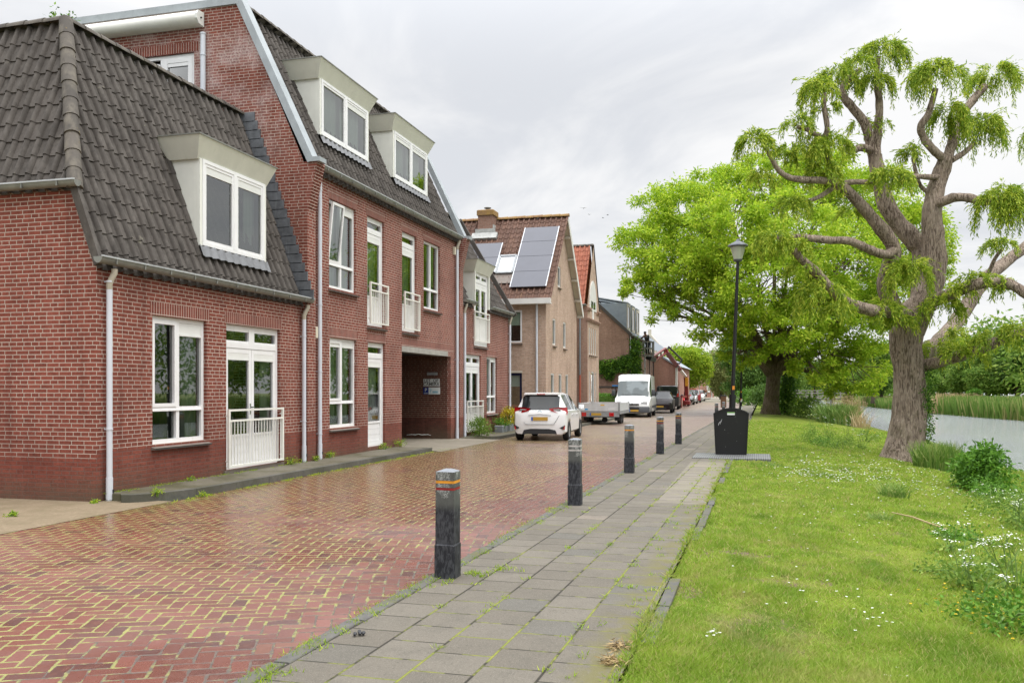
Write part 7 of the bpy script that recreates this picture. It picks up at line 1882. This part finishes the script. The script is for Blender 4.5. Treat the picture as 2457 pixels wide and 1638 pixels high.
def shrub(label, base, r, h, n, leaf, mat, name='shrub', cat='shrub', group=None, spike=0.0, stems=6):
    base = Vector(base); t = thing(name, label, cat, tuple(base), 0, group); cs = []
    for _ in range(max(10, n // 22)):
        a = random.uniform(0, 6.28); q = math.sqrt(random.random()); zz = random.uniform(.15, 1) ; w = math.sin(min(1, zz * .9 + .12) * math.pi) ** .5
        cs.append((base.x + math.cos(a) * q * r * w, base.y + math.sin(a) * q * r * w, base.z + h * zz))
    V = spray(cs, n, r * .28 + leaf * .3, leaf, -.1 if spike else .25); quads_obj('leaves', V, M[mat], t)
    mb = MB()
    for i in range(stems): c = Vector(random.choice(cs)); mb.tube([base + Vector((random.gauss(0, r * .12), random.gauss(0, r * .12), -.05)), base.lerp(c, .5) + Z_ * .05, c], [.014, .01, .006], 5)
    mb.build('stems', M['stalk'], t); return t
def blades(label, base, r, h, n, w, mat, name='grass_tuft', cat='grass tuft', group=None, lean=.35, aspect=1.0, plume=0):
    """upright leaves: reeds or tall grass"""
    base = Vector(base); t = thing(name, label, cat, tuple(base), 0, group)
    a = rng.uniform(0, 2 * math.pi, n); q = np.sqrt(rng.random(n)) * r
    B = np.stack([base.x + np.cos(a) * q * aspect, base.y + np.sin(a) * q, np.full(n, base.z - .05)], 1)
    hh = h * rng.uniform(.55, 1.1, n)[:, None]; ld = rng.normal(size=(n, 3)) * lean; ld[:, 2] = 0
    Sd = np.stack([RIGHT.x + rng.normal(0, .4, n), RIGHT.y + rng.normal(0, .4, n), np.zeros(n)], 1) * w
    up = np.array([0, 0, 1.0]); m1 = B + up * hh * .55 + ld * hh * .3; tip = B + up * hh + ld * hh
    V = np.concatenate([np.stack([B - Sd * .5, B + Sd * .5, m1 + Sd * .45, m1 - Sd * .45], 1), np.stack([m1 - Sd * .45, m1 + Sd * .45, tip + Sd * .06, tip - Sd * .06], 1)])
    quads_obj('blades', V, M[mat], t)
    if plume:
        P3 = B[:plume].copy(); P3 += up * hh[:plume] * 1.05 + ld[:plume] * hh[:plume]; P3 = np.repeat(P3, 14, 0) + rng.normal(size=(plume * 14, 3)) * np.array([.05, .05, .12]) * h * .5
        quads_obj('plumes', leaf_quads(P3, rng.normal(size=(len(P3), 3)) + np.array([0, 0, .8]), .12, .03), M['leaf_straw'], t)
    return t
def gz_(px, py):
    """where the sight line through a pixel meets the bank"""
    d = 3.0
    while d < 140:
        p = at(px, py, d)
        if p.z <= zg(p.x, p.y): return p
        d += .1
    return p
# by the houses
t = shrub('low bushy green shrub at the foot of the drainpipe beside the gateway', (16.95, -.42, .09), .40, .55, 1900, .06, 'leaf_mid')
shrub('yellow flowering shrub in the grey pot by the far downpipe', (20.7, -.36, .3), .32, .6, 900, .08, 'leaf_yellow')
shrub('green herb growing in the trough planter', (19.75, -.33, .3), .32, .3, 600, .07, 'leaf_bush')
for i, (s, t_, r, lab) in enumerate(((5.30, -.12, .16, 'bright weed tuft left of the second downpipe'), (7.05, -.10, .15, 'bright weed right of the third downpipe'), (6.25, -.18, .10, 'thin weed between the two downpipes'), (2.05, -.10, .06, 'tiny weed at the wall foot under the big window'), (-.12, -.06, .05, 'tiny weed at the foot of the corner downpipe'), (.35, -.75, .07, 'small weed in front of the rounded kerb end'), (.95, -1.08, .07, 'small weed against the kerb face near its rounded end'), (-1.5, .0, .06, 'small weed at the gravel edge by the left wall'), (10.9, -.12, .22, 'weed patch on the doorstep of the single door, by the gateway'), (9.9, -.14, .16, 'yellowish weeds left of the single white door'))):
    shrub(lab, (s, t_, .108 if 0.2 < s < 11 and t_ > -.9 else 0), r, r * .9, int(60 + 900 * r), .035, 'leaf_lime', 'weed', 'weed', 'weeds along the wall foot', stems=3)
p = on_s(138, 44, 2.0); t = thing('roof_sprig', 'sprig of green leaves standing above the left roof ridge', 'plant', (2.0, p.y, 7.35))
mb = MB(); C_ = []
for px, py in ((133, 28), (172, 42), (138, 40)): q = on_s(px, py, 2.0); mb.tube([(2.0, p.y, 7.35), ((2.0 + q.x) / 2, (p.y + q.y) / 2, 7.6), tuple(q)], .006, 5); C_ += [(q.x + random.gauss(0, .03), q.y + random.gauss(0, .05), q.z + random.gauss(0, .07)) for _ in range(8)]
mb.build('stems', M['stalk'], t); quads_obj('leaves', spray(C_, 90, .06, .07), M['leaf_ivy'], t)
# on the bank
shrub('bright leafy elder bush at the water edge right of the willow', gz_(2362, 1182), .50, .88, 3200, .10, 'leaf_bush', stems=9)
blades('tall grass clump at the right foot of the willow', gz_(2250, 1128), .55, .75, 800, .022, 'leaf_tall', lean=.22, name='tall_grass')
blades('big reed clump at the water edge between the ash and the willow', gz_(2008, 1018), 1.05, 1.2, 1900, .04, 'leaf_reed', lean=.3, name='reed_clump', cat='reeds', aspect=1.3)
blades('dry straw-coloured reeds behind the big reed clump', at(2028, 1018, 54), .9, 1.5, 420, .035, 'leaf_straw', lean=.25, name='reed_clump', cat='reeds', aspect=1.3, plume=70)
blades('thin straw-coloured reeds leaning over the water right of the reed clump', at(2066, 1028, 50), .5, 1.1, 110, .022, 'leaf_straw', lean=.4, name='reed_clump', cat='reeds')
shrub('low dark shrub on the bank left of the reed clump', gz_(1935, 1000), 1.3, 1.2, 1400, .2, 'leaf_mid')
shrub('yellow green bank shrub below the ivy stem', gz_(1905, 990), 1.1, 1.0, 1000, .2, 'leaf_lime')
shrub('dark green shrub left of the ash trunk', gp(1828, 980), 1.1, 1.9, 1600, .22, 'leaf_dark')
shrub('round green shrub beyond the ash trunk on the left', gp(1795, 972), 1.4, 1.4, 1500, .24, 'leaf_bush')
for i, (px, py, r, h, lab) in enumerate(((1945, 1062, .55, .3, 'low dark weed mound at the mown edge, leftmost'), (1975, 1072, .45, .26, 'low weed mound in the middle of the mown edge'), (2010, 1078, .65, .36, 'low weed mound nearest the willow roots'), (2380, 1200, .7, .3, 'low scrub at the foot of the elder bush'), (2445, 1245, .7, .35, 'weedy scrub at the right edge above the water'), (2300, 1300, .35, .12, 'dark creeping weeds on the worn patch, upper'), (2330, 1390, .5, .12, 'dark creeping weeds on the worn patch, middle'), (2420, 1500, .55, .18, 'ferny green weeds at the right edge of the lawn'), (2080, 1060, .5, .5, 'yellow-flowered bank weeds left of the willow'))):
    shrub(lab, gz_(px, py), r, h, int(1300 * r + 250), .05, 'leaf_bush' if i % 2 else 'leaf_mid', 'bank_weeds', 'weeds', 'weed mounds on the bank', stems=4)
for i, (px, py, r, h) in enumerate(((2145, 1195, .22, .32), (2110, 1250, .15, .16), (1835, 1118, .35, .14), (1905, 1098, .2, .1))):
    blades(('darker grass tuft in the middle of the lawn', 'small grass tuft below the lawn daisies', 'long grass at the right end of the metal deck', 'grass tuft by the white daisy patch')[i], gz_(px, py), r, h, 240, .012, 'leaf_tall', lean=.5, group='grass tufts in the lawn')
# cow parsley
def parsley(label, base, h, n, spread, cream=False):
    base = Vector(base); t = thing('cow_parsley', label, 'wildflower', tuple(base), 0, 'cow parsley on the bank'); mb = MB(); C_ = []; F_ = []
    for i in range(n):
        a = random.uniform(0, 6.28); r = random.uniform(0, spread); top = base + Vector((math.cos(a) * r, math.sin(a) * r, h * random.uniform(.6, 1.05)))
        b0 = base + Vector((random.gauss(0, .05), random.gauss(0, .05), -.03)); mb.tube([b0, b0.lerp(top, .6) + Z_ * .04, top], [.006, .005, .003], 4)
        for _ in range(2):
            e = top + Vector((random.gauss(0, .07), random.gauss(0, .07), random.uniform(0, .05))); mb.tube([top - Z_ * .06, e], .0025, 4)
            for _ in range(7): F_.append(tuple(e + Vector((random.gauss(0, .022), random.gauss(0, .022), random.gauss(0, .006)))))
        for _ in range(5): C_.append(tuple(b0.lerp(top, random.uniform(.05, .5)) + Vector((random.gauss(0, .06), random.gauss(0, .06), 0))))
    mb.build('stems', M['stalk'], t); F_ = np.array(F_); n_ = len(F_)
    quads_obj('flowers', leaf_quads(F_, np.stack([rng.normal(size=n_), rng.normal(size=n_), rng.normal(size=n_) * .2], 1), .017, .02, roll=np.tile([[0.0, 0, 1]], (n_, 1)) + rng.normal(size=(n_, 3)) * .25), M['petal_cream' if cream else 'petal_white'], t)['kind'] = 'stuff'
    quads_obj('leaves', spray(C_, 60 * n // 2, .08, .07), M['leaf_mid'], t)
PARS = [(2215, 1102, 1.15, 5, .25, 'tall cow parsley against the willow trunk'), (2190, 1095, .8, 4, .2, 'shorter cow parsley at the left of the willow foot'), (1950, 1045, 1.1, 6, .5, 'cow parsley farthest up the bank, left'), (1990, 1060, .9, 6, .5, 'cow parsley beside the low weed mounds'), (2030, 1068, .8, 6, .5, 'cow parsley nearest the willow roots'), (2065, 1078, .6, 5, .5, 'cow parsley between the roots and the reeds'), (2305, 1165, .45, 6, .4, 'low cow parsley left of the elder bush'), (2395, 1222, .45, 6, .4, 'cow parsley below the elder bush'), (2440, 1258, .55, 7, .4, 'cow parsley at the right edge, upper'), (2455, 1275, .6, 6, .4, 'creamy cow parsley crossing the right edge'), (2290, 1330, .35, 4, .25, 'cow parsley on the worn patch, left'), (2320, 1415, .5, 6, .3, 'cow parsley in the middle of the worn patch'), (2400, 1375, .55, 5, .35, 'cow parsley on the worn patch, right'), (2440, 1440, .7, 6, .35, 'cow parsley above the ferny weeds'), (2350, 1450, .4, 4, .25, 'cow parsley nearest the camera')]
for i, (px, py, h, n, sp, lab) in enumerate(PARS): parsley(lab, gz_(px, py), h * (.8 if py > 1200 else 1), n, sp, i in (8, 9, 7))
# far bank reeds: nobody could count them
n = 26000; s_ = rng.uniform(40, 150, n); s_ = 40 + (s_ - 40) ** 1.0; fb = np.array([interp(FARB, s) for s in s_]); off = rng.uniform(-.6, 3.6, n)
B = np.stack([s_, fb - off, np.full(n, -.95)], 1); patch = np.array([mnoise.noise(Vector((s * .13, 0, 0))) + .5 * mnoise.noise(Vector((s * .45, 5, 0))) for s in s_]) + rng.normal(0, .12, n)
hh = ((1.7 + .3 * patch + rng.uniform(-.3, .3, n)) * np.where(s_ > 95, .72, 1.0))[:, None]; wdt = (.05 + (s_ - 40) * .0008)[:, None]
Sd = np.stack([np.full(n, RIGHT.x), np.full(n, RIGHT.y), np.zeros(n)], 1) * wdt; ld = rng.normal(size=(n, 3)) * .16; ld[:, 2] = 0; up = np.array([0, 0, 1.0])
V = np.stack([B - Sd, B + Sd, B + up * hh + ld * hh + Sd * .15, B + up * hh + ld * hh - Sd * .15], 1)
tag(quads_obj('reed_bed', V[patch < .42], M['leaf_reed']), 'green reeds along the far bank of the canal', 'reeds', kind='stuff')
tag(quads_obj('dry_reed_bed', V[patch >= .42], M['leaf_straw']), 'dry straw-coloured reeds along the far bank of the canal', 'reeds', kind='stuff')

# trees across the water to the right of the view: they stand mirrored in the windows and the canal
cl = []
for i in range(16):
    s0_ = 22 + 5.2 * i + random.uniform(-1.5, 1.5); t0_ = interp(FARB, s0_) - random.uniform(6, 14); rr_ = random.uniform(2.6, 4.2)
    for _ in range(60): v = Vector((random.gauss(0, 1), random.gauss(0, 1), random.gauss(0, 1))).normalized() * rr_ * random.uniform(.6, 1); cl.append((s0_ + v.x, t0_ + v.y, 4.2 + rr_ * .25 + v.z * 1.15))
tag(quads_obj('far_wood', spray(cl, 24000, 1.0, .55), M['leaf_mid']), 'row of green trees across the canal beyond the right edge of the view', 'trees', kind='stuff')

cl = []
for _ in range(1500):
    px_ = random.uniform(1640, 2560); d_ = random.uniform(205, 250); top_ = 7.5 + 3.2 * mnoise.noise(Vector((px_ * .016, 0, 2))) + 1.5 * mnoise.noise(Vector((px_ * .06, 4, 2)))
    q = at(px_, 933, d_); cl.append((q.x, q.y, random.uniform(0, 1) * top_))
tag(quads_obj('distant_wood', spray(cl, 42000, 2.0, .95), M['leaf_mid']), 'far-off belt of trees closing the horizon behind the bridge and the canal', 'trees', kind='stuff')

# ---------------------------------------------------------------- footbridge, far-bank cars and houses
f0, f1 = at(1880, 955, 150), at(2045, 955, 146); f0.z = f1.z = -.02
t = thing('footbridge', 'grey timber footbridge crossing the canal in the distance', 'bridge', tuple((f0 + f1) / 2)); dv3 = (f1 - f0); dn3 = dv3.normalized(); sd3 = Vector((-dn3.y, dn3.x, 0)) * 1.6
mb = MB(); mb.obox(tuple(f0), tuple(f1), 3.0, .35, up=(0, 0, 1)); mb.build('deck', M['wood_grey'], t)
for sgn in (-1, 1):
    mb = MB()
    for z in (.45, .95, 1.4): mb.obox(tuple(f0 + sd3 * sgn + Z_ * z), tuple(f1 + sd3 * sgn + Z_ * z), .08, .14)
    for i in range(13): p = f0.lerp(f1, i / 12) + sd3 * sgn; mb.obox(tuple(p), tuple(p + Z_ * 1.45), .12, .12, up=(1, 0, 0))
    mb.build('railing', M['wood_grey'], t)
mb = MB()
for i in range(5):
    p = f0.lerp(f1, (i + .5) / 5)
    for sgn in (-1, 1): q = p + sd3 * sgn * .8; mb.obox((q.x, q.y, -1.6), (q.x, q.y, -.1), .3, .3, up=(1, 0, 0))
mb.build('pile', M['wood_grey'], t)
cols = ('van_white', 'car_silver', 'van_white', 'car_silver', 'car_white', 'car_graphite')
for i, (px, mt, lab) in enumerate(((2300, 0, 'white car parked across the canal, leftmost'), (2318, 4, 'second white car across the canal beside the dark trunk'), (2365, 1, 'silver car behind the three leaning trunks across the canal'), (2400, 3, 'silver blue car across the canal near the right'), (2445, 2, 'white car across the canal at the right edge'), (2262, 5, 'dark car across the canal below the first far-bank tree'))):
    p = at(px, 953, 112); L = 4.2
    t = thing('parked_car', lab, 'car', (p.x, p.y, 0), R(8), 'cars parked across the canal'); tab = [(0.0, .70, .82, .6, .90), (.06, .83, .90, .62, .98), (.42, .86, .94, .60, 1.40), (1.7, .87, .93, .59, 1.48), (2.3, .865, .92, .58, 1.42), (3.05, .86, .90, .66, .97), (4.2, .7, .6, .5, .66)]
    car_shell(t, tab, L, .22, (.72, 3.3), .30, cols[mt], (.06, .42), (2.3, 3.05), ((.6, 1.45), (1.55, 2.8)))
    for x in (.72, 3.3):
        for sg in (1, -1): wheel(t, x - L / 2, sg * .76, .3, .19, sg)
for i, (p0, p1, mt, lab) in enumerate(((2215, 2300, 'trim_white', 'low white house across the canal behind the first far-bank tree'), (2310, 2375, 'brick_far', 'brick and white house across the canal behind the leaning trunks'), (2385, 2500, 'trim_cream', 'pale house across the canal at the right edge'))):
    a, b = at(p0, 950, 150), at(p1, 950, 150); a.z = b.z = -.2; bk = DIRV * 8
    t = thing('house', lab, 'house', tuple(a), 0, 'houses across the canal'); mb = MB(); mb.prism([tuple(a), tuple(b), tuple(b + bk), tuple(a + bk)], (0, 0, 3.0)); mb.build('wall', M[mt], t)
    mb = MB(); z = Z_ * 3.0; r_ = bk * .5 + Z_ * 4.6; mb.add([a + z, b + z, b + bk + z, a + bk + z, a + r_, b + r_], [(0, 1, 5, 4), (2, 3, 4, 5), (1, 2, 5), (3, 0, 4)]); mb.build('roof', M['tile_brown'], t)
    u = (b - a).normalized(); nw_ = int((b - a).length / 2.2)
    for k in range(nw_): c = a + u * (.6 + 2.2 * k) - DIRV * .05; mb = MB(); mb.prism([tuple(c + Z_ * .9), tuple(c + u * 1.3 + Z_ * .9), tuple(c + u * 1.3 + Z_ * 2.3), tuple(c + Z_ * 2.3)], tuple(-DIRV * .04)); mb.build('window', M['car_glass'], t)

# ---------------------------------------------------------------- grass blades and daisies
def lawn_blades():
    N = 420000; px = rng.uniform(1380, 2520, N); d = 3.6 * np.exp(rng.random(N) * math.log(46 / 3.6)); lat = (px - CXP) / FPX * d
    X = CAM.x + DIRV.x * d + RIGHT.x * lat; Y = CAM.y + DIRV.y * d + RIGHT.y * lat
    pr = -8.38 - .008 * (X + 6); keep = (Y < pr + .03) & (Y > -16.4); X, Y, d = X[keep], Y[keep], d[keep]; n = len(X)
    Z = np.array([zg(x, y) for x, y in zip(X, Y)])
    nz = np.array([mnoise.noise(Vector((x * .9, y * .9, 7))) + .6 * mnoise.noise(Vector((x * 3.1, y * 3.1, 1))) for x, y in zip(X, Y)])
    h = (.024 + .024 * rng.random(n) + .034 * np.clip(nz, -.5, 1)) * (1 + d * .012); k2 = rng.random(n) < np.clip(.95 + nz * .5, .3, 1); X, Y, Z, d, h, nz = [q[k2] for q in (X, Y, Z, d, h, nz)]; n = len(X)
    longg = .6 * np.clip((-14.6 - Y) / 1.2, 0, 1) * (X > 6); h = h * (1 + longg * 4)
    B = np.stack([X, Y, Z - .006], 1); w = np.maximum(.0045, d * .00095)[:, None]
    bare = np.zeros(n, bool)
    for sx, sy, rx_, ry_ in SOIL: bare |= (((X - sx) / rx_) ** 2 + ((Y - sy) / ry_) ** 2 + nz * .5) < .9
    h = np.where(bare & (rng.random(n) < .55), .001, h)
    a = rng.uniform(0, 2 * math.pi, n); Sd = np.stack([np.cos(a), np.sin(a), np.zeros(n)], 1) * w; ln = rng.normal(size=(n, 3)) * .75; ln[:, 2] = 0
    tip = B + (np.array([0, 0, 1.0]) + ln) * h[:, None]
    return np.stack([B - Sd, B + Sd, tip], 1)
tag(quads_obj('grass', lawn_blades(), M['grass_blade'], nv=3), 'short mown grass of the canal bank', 'grass', kind='stuff')
pts = []
def daisy_patch(px, py, rx, ry, n):
    for _ in range(n): pts.append(gz_(px + random.gauss(0, rx), py + random.gauss(0, ry)))
for q in ((1950, 1135, 60, 12, 150), (2010, 1150, 22, 8, 50), (2150, 1120, 60, 14, 60), (2200, 1150, 60, 14, 70), (2090, 1140, 50, 14, 50), (2240, 1180, 50, 14, 40), (2000, 1110, 60, 10, 40), (1880, 1240, 60, 40, 18), (2050, 1230, 80, 40, 30), (1870, 1400, 60, 40, 9), (2120, 1490, 30, 14, 8), (1712, 1533, 14, 5, 9), (2000, 1440, 160, 60, 12), (2140, 1630, 14, 6, 6), (2330, 1230, 60, 30, 40)): daisy_patch(*q)
P3 = np.array([tuple(p) for p in pts]); P3 = P3[P3[:, 1] < -8.5]; dd = np.linalg.norm(P3 - np.array(CAM), axis=1); P3[:, 2] += .045
V = []
for k in range(6):
    a = math.pi / 3 * k; D = np.tile([[math.cos(a), math.sin(a), .25]], (len(P3), 1)) + rng.normal(size=P3.shape) * .12; V.append(leaf_quads(P3, D, np.maximum(.013, dd * .0011), np.maximum(.011, dd * .0010), roll=np.tile([[0., 0, 1]], (len(P3), 1))))
tag(quads_obj('daisies', np.concatenate(V), M['petal_white']), 'small white daisies scattered over the lawn', 'flowers', kind='stuff')
pts = []
for q in ((2330, 1440, 60, 30, 26), (2400, 1500, 40, 30, 22), (2280, 1470, 40, 20, 14), (2085, 1040, 6, 4, 14)): daisy_patch(*q)
P3 = np.array([tuple(p) for p in pts]); P3[:, 2] += .08; dd = np.linalg.norm(P3 - np.array(CAM), axis=1)
tag(quads_obj('buttercups', np.concatenate([leaf_quads(P3, np.tile([[math.cos(k * 1.57), math.sin(k * 1.57), .4]], (len(P3), 1)), np.maximum(.012, dd * .001), np.maximum(.012, dd * .001)) for k in range(4)]), M['petal_yellow']), 'yellow buttercups in the weeds at the right of the lawn', 'flowers', kind='stuff')
# moss and grass tufts in the paving joints, edge of the path and kerb
C_ = []
for _ in range(190):
    s = random.uniform(-7, 20) if random.random() < .7 else random.uniform(-7, 2); C_.append((s, path_left(s) + random.gauss(0, .05), .005))
for _ in range(120): s = random.uniform(-8, 12); C_.append((s, path_right(s) + random.uniform(-.05, .42), .008))
for _ in range(150): s = random.uniform(.2, 12); C_.append((s, -1.03 - abs(random.gauss(0, .06)), .002))
for _ in range(70): s = random.uniform(.1, 6); C_.append((s, -.03 - abs(random.gauss(0, .05)), .108))
for _ in range(90): s = random.uniform(-6, 9); k = random.choice((0, 1, 2, 3, 4, 5)); C_.append((s, -8.42 - s * .0175 + .37 * k + random.gauss(0, .008), .008))
for s, t_, k in ((-3.3, -6.78, 14), (-3.05, -6.95, 8), (-3.6, -6.55, 8), (-6.2, -6.45, 12), (-5.6, -6.42, 8)):
    for _ in range(k): C_.append((s + random.gauss(0, .07), t_ + random.gauss(0, .06), .006))
C_ = np.array(C_); C2 = np.repeat(C_, 14, 0) + rng.normal(size=(len(C_) * 14, 3)) * np.array([.035, .025, 0]); m_ = len(C2)
a = rng.uniform(0, 6.28, m_); w = .004; Sd = np.stack([np.cos(a), np.sin(a), np.zeros(m_)], 1) * w; tip = C2 + np.stack([rng.normal(0, .018, m_), rng.normal(0, .018, m_), rng.uniform(.008, .034, m_)], 1)
tag(quads_obj('joint_weeds', np.stack([C2 - Sd, C2 + Sd, tip], 1), M['leaf_lime'], nv=3), 'little grass tufts growing in the paving joints', 'weeds', kind='stuff')
# dry turf clods and a twig on the path edge
for i, (px, py, lab) in enumerate(((1485, 1555, 'clod of dry turf on the path edge, upper'), (1470, 1590, 'clod of dry turf on the path edge, lower'))):
    p = gp(px, py); t = thing('turf_clod', lab, 'turf clod', (p.x, p.y, .0)); n = 160; P3 = np.array([p.x, p.y, .015]) + rng.normal(size=(n, 3)) * np.array([.04, .03, .010]); quads_obj('straw', leaf_quads(P3, rng.normal(size=(n, 3)) * np.array([1, 1, .35]), .06, .008), M['straw'], t)
p = gp(866, 1526); t = thing('dropping', 'small dark dropping lying on the footpath', 'dropping', (p.x, p.y, .006)); mb = MB(True)
for q in ((0, 0), (.03, .02), (-.025, .025), (.01, -.02)): mb.tube([(q[0] - .018, q[1], .012), (q[0], q[1] + .005, .018), (q[0] + .018, q[1] + .012, .012)], [.008, .013, .007], 7)
mb.build('pellets', M['plastic_dark'], t, smooth=True)
mb = MB(); a, b = gz_(2140, 1237), gz_(2275, 1277); mb.tube([a + Z_ * .05, a.lerp(b, .4) + Z_ * .07, a.lerp(b, .7) + Z_ * .05, b + Z_ * .04], [.008, .011, .011, .008], 6); tag(mb.build('fallen_reed', M['leaf_straw']), 'pale dry reed stalk lying on the lawn', 'reed stalk')
